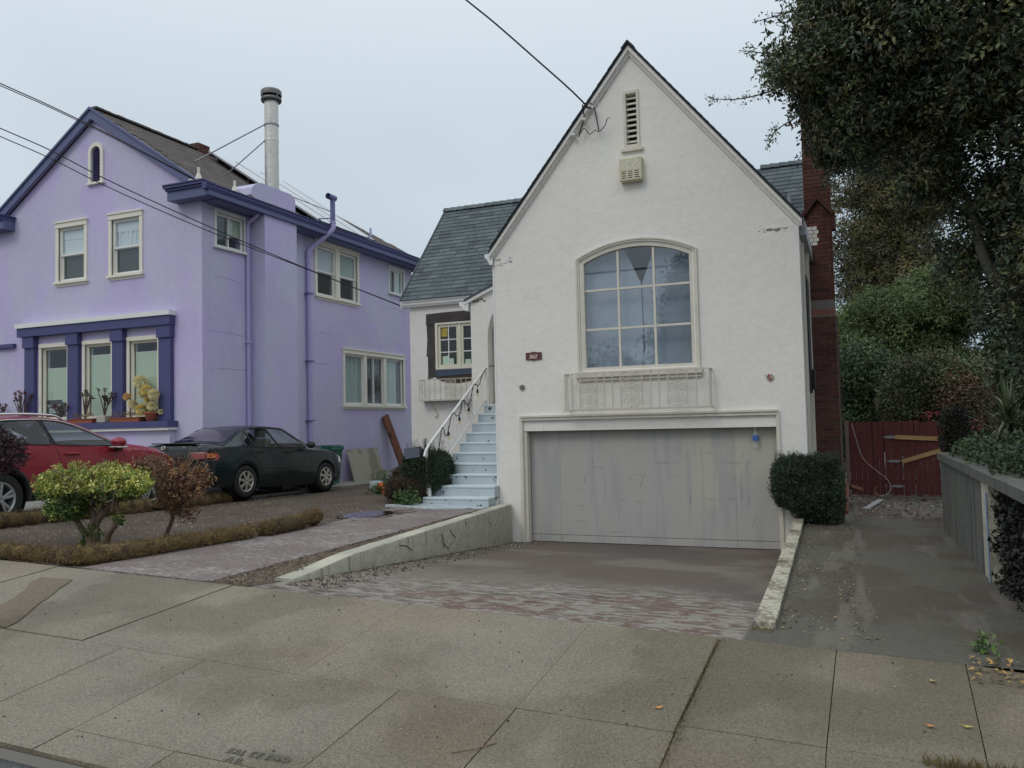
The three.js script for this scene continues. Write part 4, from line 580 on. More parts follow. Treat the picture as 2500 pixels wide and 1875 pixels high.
      for (let i = 0; i < 2; i++) for (let j = 0; j < 3; j++) part('pane', [box(i ? m : a + t - 0.004, i ? b - t + 0.004 : m, y1 + j * dy, y1 + (j + 1) * dy, wz - 0.036, wz - 0.032)], M.glass, w); }
    part('sticker', [box(-8.87, -8.715, 2.06, 2.27, wz - 0.031, wz - 0.0305)], std([1, 1, 1], { map: dtex(64, 0.16, (u, v) => tn(u * 14, v * 22, 14, 22, 7) > 0.62 ? [0.22, 0.14, 0.02] : [0.55, 0.42, 0.08], true) }), w);
    part('sticker', [box(-8.85, -8.70, 1.40, 1.60, wz - 0.031, wz - 0.0305), box(-8.665, -8.56, 1.40, 1.54, wz - 0.031, wz - 0.0305), box(-8.26, -8.12, 1.40, 1.50, wz - 0.031, wz - 0.0305)], std([0.50, 0.66, 0.52], { roughness: 0.8 }), w); }
  // guard below that window
  { const z = wz + 0.22, x0 = -9.36, x1 = -7.80, y0 = 0.565, y1 = 1.055;
    const wg = part('window_guard', [box(x0, x1, y1 - 0.016, y1, z - 0.01, z + 0.01), box(x0, x1, y0, y0 + 0.016, z - 0.01, z + 0.01), box(x0, x0 + 0.016, y1 - 0.016, y1, wz + 0.002, z - 0.01), box(x0, x0 + 0.016, y0, y0 + 0.016, wz + 0.002, z - 0.01), box(x0, x1, y0 - 0.02, y0 - 0.001, wz + 0.002, z + 0.01)], M.ironCream, H);
    for (const x of [-9.35, -9.28, -9.21, -9.08, -8.94, -8.80, -8.66, -8.40, -8.26, -8.13, -7.99, -7.86]) part('picket', [box(x - 0.007, x + 0.007, y0 + 0.016, y1 - 0.016, z - 0.007, z + 0.007)], M.ironCream, wg);
    const g = []; ironPanel(g, -8.65, -8.41, y0 + 0.02, y1 - 0.02, z); part('scroll', g, M.ironCream, wg);
    const X = V(0, 0, 1), br = x => [tube([V(x - 0.02, 0.52, wz + 0.02), V(x, 0.43, wz + 0.03), V(x + 0.05, 0.36, wz + 0.05), V(x + 0.10, 0.28, wz + 0.03), V(x + 0.11, 0.2, wz + 0.02), V(x + 0.06, 0.17, wz + 0.02), V(x + 0.04, 0.2, wz + 0.02)], 0.011, 30, 6)]; part('bracket', br(-9.10), M.ironCream, wg); part('bracket', [tube([V(-9.36, 0.95, z - 0.1), V(-9.35, 0.82, z - 0.1), V(-9.27, 0.74, z - 0.08), V(-9.22, 0.66, z - 0.08), V(-9.25, 0.63, z - 0.08)], 0.009, 20, 6)], M.ironCream, wg); }
  // ---- porch with its pointed arch
  { const pz = -16.3, pl = -7.73, s = new THREE.Path(); s.moveTo(-7.33, 0.40); s.lineTo(-6.28, 0.40); s.lineTo(-6.28, 1.80); s.bezierCurveTo(-6.28, 2.35, -6.5, 2.6, -6.805, 2.78); s.bezierCurveTo(-7.1, 2.6, -7.33, 2.35, -7.33, 1.80); s.lineTo(-7.33, 0.40);
    const py = x => 2.74 + 0.34 * (x + 7.75) + 0.05 * Math.sin((x + 7.75) * 1.9);
    const top = []; for (let i = 0; i <= 8; i++) { const x = mix(pl, -6.125, i / 8); top.push([x, py(x) - 0.02]); }
    part('porch', [ext([[pl, -2], [-6.125, -2], ...top.slice().reverse()], pz - 0.22, pz, [s], 16), box(pl, pl + 0.2, -2, 2.7, wz - 0.6, pz - 0.221), box(pl + 0.2, -6.13, 0.25, 0.40, -18.3, pz - 0.221)], M.whiteStucco, H);
    const strip = (a, t, z0, z1) => { const u = [], d = []; for (let i = 0; i <= 8; i++) { const x = mix(pl - 0.12, -6.14, i / 8); u.push([x, py(x) + a]); d.push([x, py(x) + a - t]); } return ext([...u, ...d.reverse()], z0, z1); };
    part('porch_roof', [strip(0.05, 0.035, -18.2, pz + 0.10)], greenSh[4], H); part('fascia', [strip(0.012, 0.075, pz + 0.001, pz + 0.075)], M.whitePaint, H);
    part('gutter_end', [ext([[-7.98, 2.70], [-7.76, 2.70], [-7.76, 2.50], [-7.84, 2.50], [-7.93, 2.60], [-7.98, 2.62]], pz - 0.5, pz + 0.06)], M.whitePaint, H);
    flake(-7.5, 2.72, 0.4, 0.06, 8, std([0.2, 0.16, 0.12]), pz); part('door', [rbox(-7.2, -6.2, 0.41, 2.5, -18.1, -18.04, 0.01)], std([0.18, 0.175, 0.17]), H);
    part('door_frame', [box(-7.3, -7.2, 0.41, 2.6, -18.1, -18.0), box(-7.55, -6.13, 2.52, 2.9, -18.1, -18.02)], M.whiteStucco, H);
    part('mail_flag', [rbox(-7.17, -7.09, 0.98, 1.22, pz - 0.24, pz - 0.19, 0.01)], std([0.28, 0.03, 0.03]), H); }
  // ---- brick chimney on the right flank: every brick of the front is laid
  { const cz = -17.0, c = part('brick_chimney', [box(-0.72, -0.235, 2.2, 7.6, -17.6, cz - 0.001), box(-0.74, -0.2, -2.6, 1.95, -17.6, cz + 0.069), box(-0.73, -0.22, 1.9, 2.25, -17.6, cz + 0.03)], M.mortar, H); reseed(91);
    const bh = 0.066, st = 0.077, b1 = box(0, 0.2, 0, bh, 0, 0.014), b2 = box(0, 0.095, 0, bh, 0, 0.014); const G1 = boxUV(clean(b1)), G2 = boxUV(clean(b2)); const sideStuff = [];
    const lay = (x0, x1, y0, y1, z) => { let r = 0; for (let y = y0; y < y1 - bh; y += st, r++) { let x = x0, k = r % 2 ? 1 : 0; while (x < x1 - 0.03) { const full = !(k && x === x0) && x1 - x > 0.19; const m = new THREE.Mesh(full ? G1 : G2, brickMats[Math.floor(rnd() * 5)]); m.name = 'brick'; m.position.set(x + rr(-0.002, 0.002), y, z + rr(-0.004, 0.001)); m.scale.x = Math.min(1, (x1 - x) / (full ? 0.2 : 0.095)); c.add(m); x += (full ? 0.2 : 0.095) + 0.011; } for (let zz = -17.55; zz < z - 0.1; zz += 0.211) { const g = box(x1 + 0.001, x1 + 0.013, y, y + bh, zz, zz + 0.2); sideStuff.push(g); } } };
    lay(-0.72, -0.237, 2.26, 6.6, cz); lay(-0.74, -0.202, -2.0, 1.93, cz + 0.07);
    const ss1 = part('brick', sideStuff, brickMats[1], c); ss1.userData.kind = 'stuff';
    for (let i = 0; i < 6; i++) part('brick', [box(-0.72 + i * 0.085, -0.645 + i * 0.085, 1.95, 2.25, cz - 0.02, cz + 0.055)].map(g => { const p = g.attributes.position; for (let q = 0; q < p.count; q++) if (p.getY(q) > 2.1) p.setZ(q, p.getZ(q) - 0.06); g.computeVertexNormals(); return g; }), std([0.24, 0.10, 0.075], { roughness: 0.9 }), c);
    part('corbel', [beam(V(-0.76, 3.93, cz + 0.035), V(-0.475, 4.30, cz + 0.035), 0.10, 0.075, V(-0.8, 0.6, 0)), beam(V(-0.475, 4.30, cz + 0.036), V(-0.19, 3.93, cz + 0.036), 0.10, 0.075, V(0.8, 0.6, 0)), beam(V(-0.475, 4.28, cz + 0.03), V(-0.475, 4.40, cz + 0.03), 0.05, 0.07, V(0, 0, 1)), box(-0.23, -0.15, 3.62, 3.92, cz - 0.2, cz + 0.06)], brickMats[3], c);
    reseed(93); for (let r = 0; r < 5; r++) for (let q = 0; q < 2; q++) part('brick', [box(-0.70 + q * 0.11 + (r % 2) * 0.03, -0.60 + q * 0.10 + (r % 2) * 0.03, 3.34 + r * st, 3.34 + bh + r * st, cz + 0.005, cz + 0.022)], M.whiteStucco, c); }
  // gutter, downpipe and trim seen along the right flank
  part('gutter', [extX([[WZ - 0.25, 3.0], [WZ - 0.25, 3.22], [-20, 3.22], [-20, 3.0]], xr + 0.002, xr + 0.10)], M.greyMetal, H);
  part('downpipe', [box(xr + 0.002, xr + 0.07, -1.7, 2.95, WZ - 1.75, WZ - 1.66), box(xr + 0.002, xr + 0.05, -1.6, 2.9, WZ - 0.5, WZ - 0.42)], M.windowTrim, H);
  part('side_window', [box(xr + 0.002, xr + 0.06, 0.4, 2.4, WZ - 1.5, WZ - 0.75)], M.dark, H);
  part('meter_box', [rbox(xr + 0.002, xr + 0.12, 0.45, 0.8, WZ - 1.3, WZ - 1.0, 0.02)], M.dark, H);
}
// ================================================================ blue steps and their railing
{
  const st = thing('staircase', 'pale blue painted concrete steps with chipped paint beside the white house', 'steps');
  const rise = 0.1945, run = 0.28, z0 = -13.5;
  for (let i = 0; i < 10; i++) { const y1 = -1.35 + i * rise + (i ? 0.0 : 0), y0 = i ? y1 - rise : -1.62, zf = z0 - i * run, zb = i === 9 ? -16.29 : zf - run - 0.02, x0 = i === 0 ? -7.48 : -7.44 + i * 0.012;
    const s = part('step', [rbox(x0, -6.125, y0 - (i ? 0.02 : 0), y1 - 0.036, zf - 0.012, zf + (zb - zf), 0.004, 1)], M.stepPaint, st);
    part('nosing', [rbox(x0 - 0.004, -6.124, y1 - 0.038, y1, zf + 0.004, zb, 0.008, 2)], M.stepTread, s); }
  part('base', [extX([[-13.85, -1.8], [-16.28, -1.8], [-16.28, 0.12], [-16.05, 0.05], [-13.85, -1.48]], -7.38, -6.13)], M.whiteStucco, st);
  part('apron', [polySurf([[-7.95, -12.95], [-7.0, -12.7], [-6.1, -13.2], [-6.13, -13.55], [-7.6, -13.55]], lot, 0.025, 0.06)], M.stepPaint, st);
  const rl = thing('stair_railing', 'white iron stair railing with scroll panels climbing to the porch arch', 'railing');
  const X = -7.42, top = z => 1.205 - (-16.35 - z) * -0.597 * 1, T = z => 1.205 + (z + 16.35) * -0.597, Bt = z => 0.53 + (z + 16.33) * -0.622;
  const hr = part('handrail', [tube([V(X, T(-16.42) - 0.02, -16.45), V(X, T(-16.35), -16.36), V(X, T(-15), -15), V(X, T(-13.75), -13.75), V(X, T(-13.55) - 0.03, -13.55), V(X, T(-13.5) - 0.10, -13.5)], 0.026, 40, 8, 0.2)], M.ironWhite, rl);
  part('bottom_rail', [rod(V(X, Bt(-16.33), -16.33), V(X, Bt(-13.7), -13.7), 0.016)], M.ironWhite, rl);
  for (let i = 0; i < 22; i++) { const z = -13.75 - i * 0.122; if ([3, 4, 14, 15].includes(i)) continue; part('picket', [box(X - 0.007, X + 0.007, Bt(z), T(z), z - 0.007, z + 0.007)], M.ironWhite, rl); }
  part('post', [box(X - 0.016, X + 0.016, -1.3, T(-13.6), -13.615, -13.585)], M.ironWhite, rl);
  for (const zc of [-14.18, -15.52]) { const g = [], Y = V(0, 1, 0), Z = V(0, 0, 1), yb = Bt(zc) + 0.05, yt = T(zc) - 0.05, n = 4, hh = (yt - yb) / n; for (let i = 0; i < n; i++) for (const s of [-1, 1]) { g.push(scroll(V(X, yb + hh * (i + 0.55), zc + s * 0.075), 0.07, 1.5, s > 0 ? 0.4 : 2.7, s * (i % 2 ? -1 : 1), Z, Y, 0.007)); g.push(tube([V(X, yb + hh * i, zc), V(X, yb + hh * (i + 0.5), zc + s * 0.13), V(X, yb + hh * (i + 1), zc)], 0.005, 8, 4)); } part('scroll', g, M.ironWhite, rl); }
  // string lights wound along the handrail
  const sl = thing('string_lights', 'black cord of outdoor bulbs hanging along the white stair railing', 'string lights'), cp = []; reseed(101);
  const hang = [[-16.2, 0.02, 0.03], [-15.85, -0.10, 0.05], [-15.7, 0.02, 0.03], [-15.35, -0.22, 0.05], [-15.1, 0.03, 0.03], [-14.95, -0.16, 0.05], [-14.8, -0.12, 0.05], [-14.66, 0.03, 0.03], [-14.3, -0.22, 0.05], [-14.2, 0.02, 0.03], [-13.95, -0.32, 0.05], [-13.72, -0.38, 0.04]];
  cp.push(V(-7.15, 1.20, -16.5), V(-7.3, 1.26, -16.42)); for (const [z, d, o] of hang) cp.push(V(X + o, T(z) + d, z)); part('cord', [tube(cp, 0.009, 120, 5)], M.wire, sl);
  for (const [z, d] of [[-15.80, -0.12], [-15.35, -0.24], [-14.90, -0.17], [-14.40, -0.16], [-16.52, -0.1]]) { const x = z < -16.4 ? -7.12 : X + 0.055, y = (z < -16.4 ? 1.08 : T(z) + d); const s = part('socket', [cyl(x, y - 0.11, y - 0.03, z, 0.026, 0.02, 12), rod(V(x, y - 0.03, z), V(x, y + 0.08, z), 0.006)], M.wire, sl); const b = new THREE.SphereGeometry(0.033, 14, 10); b.scale(0.85, 1.1, 0.85); b.translate(x, y - 0.148, z); part('bulb', b, M.bulb, s); }
}

// ================================================================ parked cars
const interp = t => x => { if (x <= t[0][0]) return t[0][1]; for (let i = 1; i < t.length; i++) if (x <= t[i][0]) { const a = t[Math.max(0, i - 2)], b = t[i - 1], c = t[i], d = t[Math.min(t.length - 1, i + 1)], u = (x - b[0]) / (c[0] - b[0]), h = c[0] - b[0]; let mb = (c[1] - a[1]) / (c[0] - a[0] || 1) * h, mc = (d[1] - b[1]) / (d[0] - b[0] || 1) * h; const lim = Math.abs(c[1] - b[1]) * 2.5; mb = cl(mb, -lim, lim); mc = cl(mc, -lim, lim); const u2 = u * u, u3 = u2 * u; return (2 * u3 - 3 * u2 + 1) * b[1] + (u3 - 2 * u2 + u) * mb + (-2 * u3 + 3 * u2) * c[1] + (u3 - u2) * mc; } return t[t.length - 1][1]; };
const inPoly = (p, x, y) => { let c = false; for (let i = 0, j = p.length - 1; i < p.length; j = i++) if ((p[i][1] > y) !== (p[j][1] > y) && x < (p[j][0] - p[i][0]) * (y - p[i][1]) / (p[j][1] - p[i][1]) + p[i][0]) c = !c; return c; };
function smoothPoly(p, n = 6) { const c = new THREE.CatmullRomCurve3(p.map(a => V(a[0], a[1], 0)), true, 'catmullrom', 0.12); return c.getPoints(p.length * n).slice(0, -1).map(a => [a.x, a.y]); }
function carBody(S, car, paint) {
  const top = interp(S.top), belt = interp(S.belt), w = interp(S.w), rw = interp(S.rw), bot0 = interp(S.bot), drop = S.drop || 0.045;
  const bot = x => { let b = bot0(x); for (const a of S.axles) { const d = S.archR ** 2 - (x - a) ** 2; if (d > 0) b = Math.max(b, S.hub + Math.sqrt(d)); } return b; };
  const eave = x => Math.max(belt(x) + 0.004, top(x) - drop * (top(x) - belt(x) < 0.15 ? 0.6 : 1));
  const sideZ = (x, y) => { const b = belt(x), W = w(x); if (y >= b) { const k = cl((y - b) / Math.max(0.01, eave(x) - b)); return mix(W * 0.955, rw(x), Math.pow(k, 1.08)); } const m = S.mid; if (y > m) { const q = (y - m) / Math.max(0.05, b - m); return W * (1 - 0.045 * q * q); } const q = (m - y) / (m - 0.18); return W * (1 - 0.06 * q * q); };
  const topY = (x, z) => top(x) - (top(x) - eave(x)) * Math.pow(Math.min(1, Math.abs(z) / rw(x)), 2.3);
  const xs = []; for (let x = S.x0; x < S.x1; x += 0.02) xs.push(x); xs.push(S.x1);
  const NL = 8, NG = 16, NT = 8, ring = x => { const r = [], b = bot(x), bl = belt(x), e = eave(x); const lo = Math.min(b, bl - 0.04);
    r.push([lo + 0.02, 0]); for (let i = 0; i <= NL; i++) { const y = mix(lo, bl, i / NL); r.push([y, sideZ(x, y) * (i === 0 ? 0.965 : 1)]); }
    for (let i = 1; i <= NG; i++) { const y = mix(bl, e, i / NG); r.push([y, sideZ(x, y)]); }
    for (let i = 1; i <= NT; i++) { const z = rw(x) * (1 - i / NT); r.push([topY(x, z), z]); } return r; };
  const rings = xs.map(ring), m = rings[0].length, pos = [], idxBody = [], idxUnder = [], idxClad = [];
  for (const s of [1, -1]) for (let i = 0; i < xs.length; i++) for (const p of rings[i]) pos.push(xs[i], p[0], p[1] * s);
  const holes = S.windows.map(p => { const cx = p.reduce((a, q) => a + q[0], 0) / p.length, cy = p.reduce((a, q) => a + q[1], 0) / p.length; return p.map(q => { const dx = cx - q[0], dy = cy - q[1], L = Math.hypot(dx, dy); return [q[0] + dx / L * 0.012, q[1] + dy / L * 0.012]; }); });
  for (let s = 0; s < 2; s++) for (let i = 0; i + 1 < xs.length; i++) for (let j = 0; j + 1 < m; j++) {
    const o = s * xs.length * m, a = o + i * m + j, b = a + m, c = a + 1, d = b + 1;
    const xc = (xs[i] + xs[i + 1]) / 2, yc = (rings[i][j][0] + rings[i][j + 1][0]) / 2;
    if (j > NL && j <= NL + NG && holes.some(h => inPoly(h, xc, yc))) continue;
    if (j > NL + NG && xc > S.screen[0] && xc < S.screen[1] && rings[i][j][1] < rw(xc) * 0.87) continue;
    const t = s ? [a, b, c, b, d, c] : [a, c, b, b, c, d];
    if (j === 0) idxUnder.push(...t); else if (S.clad && j === 1) idxClad.push(...t); else idxBody.push(...t);
  }
  for (const e of [0, xs.length - 1]) for (let j = 0; j + 1 < m; j++) { const a = e * m + j, b = xs.length * m + e * m + j; idxBody.push(a, b, a + 1, b, b + 1, a + 1); }
  const mk = idx => { const g = new THREE.BufferGeometry(); g.setAttribute('position', new THREE.Float32BufferAttribute(pos, 3)); g.setIndex(idx); return mergeVertices(toCreasedNormals(g, 0.7)); };
  const body = part('body', mk(idxBody), paint, car); part('underbody', mk(idxUnder), M.wire, car); if (S.clad) part('cladding', mk(idxClad), S.cladMat, car);
  const patch = (poly, off, th = 0, sgn = 1) => { const s = shp(poly); const g0 = new THREE.ShapeGeometry(s); const g = g0.index ? g0.toNonIndexed() : g0; const p = g.attributes.position; for (let i = 0; i < p.count; i++) p.setZ(i, sgn * (sideZ(p.getX(i), p.getY(i)) + off)); g.computeVertexNormals(); return g; };
  const line = (pts, off, r, sgn = 1, closed = false, seg) => { const v = pts.map(p => V(p[0], p[1], sgn * (sideZ(p[0], p[1]) + off))); const c = new THREE.CatmullRomCurve3(v, closed, 'catmullrom', 0.2); return new THREE.TubeGeometry(c, seg || pts.length * 5, r, 5, closed); };
  for (const sgn of [1, -1]) S.windows.forEach((p, i) => { part('side_window', patch(p, 0.006, 0, sgn), S.glass, car); part('window_seal', line(p, 0.004, 0.009, sgn, true), M.wire, car); });
  const face = (x0, x1, z0, z1, off, nx = 16, nz = 16) => { const ps = [], ix = []; for (let i = 0; i <= nx; i++) for (let j = 0; j <= nz; j++) { const x = mix(x0, x1, i / nx), zz = mix(z0(x), z1(x), j / nz), sl = (top(x + 0.01) - top(x - 0.01)) / 0.02, L = Math.hypot(1, sl); ps.push(x - sl / L * off, topY(x, zz) + off / L, zz); } for (let i = 0; i < nx; i++) for (let j = 0; j < nz; j++) { const a = i * (nz + 1) + j, b = a + nz + 1; ix.push(a, a + 1, b, b, a + 1, b + 1); } const g = new THREE.BufferGeometry(); g.setAttribute('position', new THREE.Float32BufferAttribute(ps, 3)); g.setIndex(ix); g.computeVertexNormals(); return g; };
  return { sideZ, topY, top, belt, rw, w, patch, line, face, body };
}
function wheel(car, x, z, r, width, rimR, spokes, sgn, rimMat, darkMat) {
  const g = new THREE.Group(); g.name = 'wheel'; g.position.set(x, r, z); g.rotation.y = sgn > 0 ? 0 : Math.PI; car.add(g);
  const L = (p, n = 48) => { const q = new THREE.LatheGeometry(p.map(a => new THREE.Vector2(a[0], a[1])), n); q.rotateX(Math.PI / 2); return q; };
  const h = width / 2;
  part('tyre', [L([[rimR, -h], [r - 0.03, -h], [r - 0.008, -h + 0.02], [r, -h + 0.04], [r, h - 0.04], [r - 0.008, h - 0.02], [r - 0.03, h - 0.002], [rimR + 0.03, h], [rimR, h - 0.015]])], std([0.018, 0.018, 0.018], { roughness: 0.9 }), g);
  part('rim', [L([[rimR + 0.004, h - 0.012], [rimR, h - 0.004], [rimR - 0.018, h - 0.008], [rimR - 0.03, h - 0.03], [rimR - 0.035, -h + 0.02]])], rimMat, g);
  part('brake_disc', [L([[0.0, h - 0.10], [rimR - 0.05, h - 0.10]])], darkMat, g);
  const sp = []; for (const [a, wd, tw] of spokes) { const s = new THREE.Shape(); const w1 = wd, w0 = wd * 0.75; s.moveTo(0.03, -w0); s.lineTo(rimR - 0.02, -w1); s.lineTo(rimR - 0.02, w1); s.lineTo(0.03, w0); const q = new THREE.ExtrudeGeometry(s, { depth: 0.02, bevelEnabled: true, bevelSize: 0.004, bevelThickness: 0.006, bevelSegments: 2 }); const p = q.attributes.position; for (let i = 0; i < p.count; i++) p.setZ(i, p.getZ(i) + h - 0.05 + 0.022 * (1 - Math.pow(p.getX(i) / rimR, 2)) + 0.012); q.rotateZ(a); sp.push(q); }
  for (const q of sp) part('spoke', q, rimMat, g);
  part('hub_cap', [L([[0, h + 0.0], [0.035, h - 0.004], [0.055, h - 0.02], [0.06, h - 0.05]], 24)], rimMat, g);
}
const carPaint = (c, rough = 0.3) => new THREE.MeshPhysicalMaterial({ color: new THREE.Color().setRGB(...c), roughness: rough, metalness: 0.0, clearcoat: 0.8, clearcoatRoughness: 0.08, specularIntensity: 0.3, side: THREE.DoubleSide });
const tinted = c => new THREE.MeshPhysicalMaterial({ color: new THREE.Color().setRGB(...c), roughness: 0.02, transmission: 1, thickness: 0, ior: 1.55, side: THREE.DoubleSide });
const darkGlass = new THREE.MeshPhysicalMaterial({ color: new THREE.Color().setRGB(0.014, 0.013, 0.016), roughness: 0.06, clearcoat: 1, clearcoatRoughness: 0.02, side: THREE.DoubleSide });
M.rim = std([0.52, 0.50, 0.44], { metalness: 0.8, roughness: 0.35 });
M.rimDark = std([0.03, 0.03, 0.032], { metalness: 0.4, roughness: 0.5 });
M.chrome = std([0.72, 0.72, 0.70], { metalness: 0.9, roughness: 0.2 });
const lens = (c) => new THREE.MeshPhysicalMaterial({ color: new THREE.Color().setRGB(...c), roughness: 0.15, clearcoat: 1, clearcoatRoughness: 0.03, side: THREE.DoubleSide });
const seat = (x, y0, z, h = 0.62) => [rbox(x - 0.08, x + 0.08, y0, y0 + h, z - 0.24, z + 0.24, 0.06, 3), rbox(x - 0.06, x + 0.04, y0 + h + 0.02, y0 + h + 0.2, z - 0.13, z + 0.13, 0.05, 3), rbox(x - 0.05, x + 0.5, y0 - 0.12, y0 + 0.04, z - 0.24, z + 0.24, 0.05, 3)];
{ // ---- dark green sedan
  const yaw = 1 * Math.PI / 180, car = thing('parked_sedan', 'dark green sedan parked beside the purple house wall', 'car', null, [-10.60 - 0.83, -1.295, -12.35], Math.PI / 2 - yaw);
  car.rotation.order = 'YXZ'; car.rotation.z = -0.03;
  const paint = carPaint([0.006, 0.014, 0.0155], 0.5);
  const S = { screen: [1.41, 2.01], x0: -1.03, x1: 3.37, mid: 0.52, hub: 0.29, archR: 0.345, axles: [0, 2.465], drop: 0.05, clad: false, glass: tinted([0.68, 0.76, 0.73]),
    top: [[-1.03, 0.60], [-1.02, 0.80], [-1.0, 0.96], [-0.96, 1.005], [-0.85, 1.02], [-0.50, 1.035], [-0.40, 1.055], [-0.1, 1.205], [0.12, 1.31], [0.3, 1.355], [0.6, 1.385], [1.0, 1.39], [1.25, 1.37], [1.42, 1.32], [2.05, 1.01], [2.2, 0.965], [2.5, 0.925], [2.9, 0.86], [3.15, 0.79], [3.3, 0.69], [3.36, 0.58], [3.37, 0.5]],
    belt: [[-1.03, 0.55], [-1.0, 0.80], [-0.95, 0.90], [-0.8, 0.945], [-0.45, 0.96], [0.3, 0.945], [1.2, 0.915], [2.0, 0.885], [2.5, 0.85], [2.95, 0.77], [3.2, 0.68], [3.37, 0.45]],
    w: [[-1.03, 0.66], [-1.01, 0.72], [-0.95, 0.77], [-0.8, 0.81], [-0.4, 0.838], [0.2, 0.846], [1.5, 0.848], [2.5, 0.84], [2.9, 0.80], [3.15, 0.72], [3.3, 0.62], [3.37, 0.52]],
    rw: [[-1.03, 0.58], [-0.9, 0.70], [-0.45, 0.735], [-0.3, 0.69], [0.0, 0.61], [0.3, 0.575], [1.2, 0.575], [1.5, 0.60], [2.0, 0.68], [2.2, 0.72], [2.7, 0.70], [3.1, 0.60], [3.37, 0.45]],
    bot: [[-1.03, 0.40], [-0.98, 0.27], [-0.8, 0.23], [0.5, 0.165], [2.0, 0.155], [3.0, 0.19], [3.3, 0.22], [3.37, 0.36]],
    windows: [smoothPoly([[-0.02, 0.965], [0.02, 1.12], [0.17, 1.285], [0.42, 1.315], [0.70, 1.325], [0.92, 0.955]], 5), smoothPoly([[0.985, 0.955], [0.78, 1.325], [1.05, 1.315], [1.26, 1.275], [1.5, 1.16], [1.78, 0.99], [1.84, 0.935]], 5)] };
  const B = carBody(S, car, paint);
  part('rear_window', B.face(-0.385, 0.14, x => -B.rw(x) * 0.86, x => B.rw(x) * 0.86, 0.006), darkGlass, car);
  part('windscreen', B.face(1.40, 2.02, x => -B.rw(x) * 0.88, x => B.rw(x) * 0.88, 0.006), S.glass, car);
  part('spoiler', [rbox(-1.02, -0.86, 1.012, 1.035, -0.52, 0.52, 0.01, 2)], paint, car);
  part('roof_seam', [B.line([[0.28, 1.33], [0.7, 1.345], [1.25, 1.325], [1.5, 1.2], [1.95, 0.98]], 0.002, 0.006), B.line([[0.28, 1.33], [0.7, 1.345], [1.25, 1.325], [1.5, 1.2], [1.95, 0.98]], 0.002, 0.006, -1)], M.wire, car);
  for (const s of [1, -1]) {
    part('door_seam', [B.line([[0.38, 0.62], [0.2, 0.75], [0.0, 0.95]], 0.0012, 0.004, s), B.line([[0.95, 0.95], [0.98, 0.7], [0.97, 0.4], [0.95, 0.26]], 0.0012, 0.004, s), B.line([[1.93, 0.90], [1.95, 0.7], [1.93, 0.45], [1.9, 0.26]], 0.0012, 0.004, s), B.line([[0.5, 0.26], [0.42, 0.5], [0.38, 0.62]], 0.0012, 0.004, s)], M.wire, car);
    part('rub_strip', [B.line([[0.36, 0.555], [1.0, 0.545], [1.9, 0.535]], 0.004, 0.012, s)], M.wire, car);
    part('door_handle', [rbox(0.30, 0.46, 0.845, 0.875, s * 0.845 - 0.012, s * 0.845 + 0.012, 0.01, 2)], M.wire, car); part('door_handle', [rbox(1.13, 1.30, 0.825, 0.855, s * 0.85 - 0.012, s * 0.85 + 0.012, 0.01, 2)], M.wire, car);
    part('pillar_trim', B.patch([[0.70, 1.325], [0.78, 1.325], [0.985, 0.955], [0.92, 0.955]], 0.008, 0, s), M.dark, car); part('divider', B.line([[0.14, 1.27], [0.24, 0.96]], 0.01, 0.014, s), M.wire, car);
    part('tail_light', B.patch(smoothPoly([[-1.0, 0.735], [-1.0, 0.86], [-0.92, 0.885], [-0.78, 0.87], [-0.68, 0.79], [-0.74, 0.725], [-0.88, 0.715]], 4), 0.006, 0, s), lens([0.34, 0.025, 0.02]), car); part('turn_signal', B.patch(smoothPoly([[-0.96, 0.77], [-0.95, 0.845], [-0.84, 0.85], [-0.76, 0.80], [-0.82, 0.76]], 4), 0.0085, 0, s), lens([0.62, 0.16, 0.03]), car);
    part('headlight', B.patch(smoothPoly([[3.0, 0.66], [3.0, 0.74], [3.12, 0.735], [3.24, 0.67], [3.28, 0.60], [3.12, 0.60]], 4), 0.006, 0, s), lens([0.6, 0.6, 0.58]), car); part('turn_signal', B.patch(smoothPoly([[2.98, 0.60], [2.99, 0.735], [3.1, 0.72], [3.13, 0.61]], 4), 0.009, 0, s), lens([0.75, 0.2, 0.05]), car);
    part('mirror', [(() => { const g = new THREE.SphereGeometry(0.1, 16, 12); g.scale(0.7, 0.72, 1.05); g.translate(1.80, 0.985, s * 0.93); return g; })()], M.wire, car);
    part('bumper_seam', [B.line([[-1.0, 0.62], [-0.8, 0.61], [-0.46, 0.60]], 0.002, 0.006, s), B.line([[2.88, 0.56], [3.1, 0.56], [3.3, 0.54]], 0.002, 0.006, s)], M.wire, car);
    for (const x of [0, 2.465]) { part('wheel_well', [(() => { const g = new THREE.CylinderGeometry(0.352, 0.352, 0.26, 32, 1, true, 0, Math.PI * 2); g.rotateX(Math.PI / 2); g.translate(x, 0.30, s * 0.66); return g; })(), (() => { const g = new THREE.CircleGeometry(0.352, 32); g.translate(x, 0.30, s * 0.54); return g; })()], M.wire, car); wheel(car, x, s * 0.745, 0.302, 0.185, 0.195, Array.from({ length: 7 }, (_, i) => [i / 7 * 6.283 + 0.2, 0.022]), s, M.rim, M.dark); }
  }
  part('bumper', [rbox(-1.075, -0.98, 0.34, 0.60, -0.70, 0.70, 0.04, 4)], paint, car);
  part('tail_light', [rbox(-1.04, -0.95, 0.735, 0.865, -0.775, -0.46, 0.02, 2), rbox(-1.04, -0.95, 0.735, 0.865, 0.46, 0.775, 0.02, 2)], lens([0.30, 0.10, 0.09]), car);
  part('number_plate', [box(-1.09, -1.078, 0.46, 0.60, -0.155, 0.155)], std([0.5, 0.5, 0.52]), car);
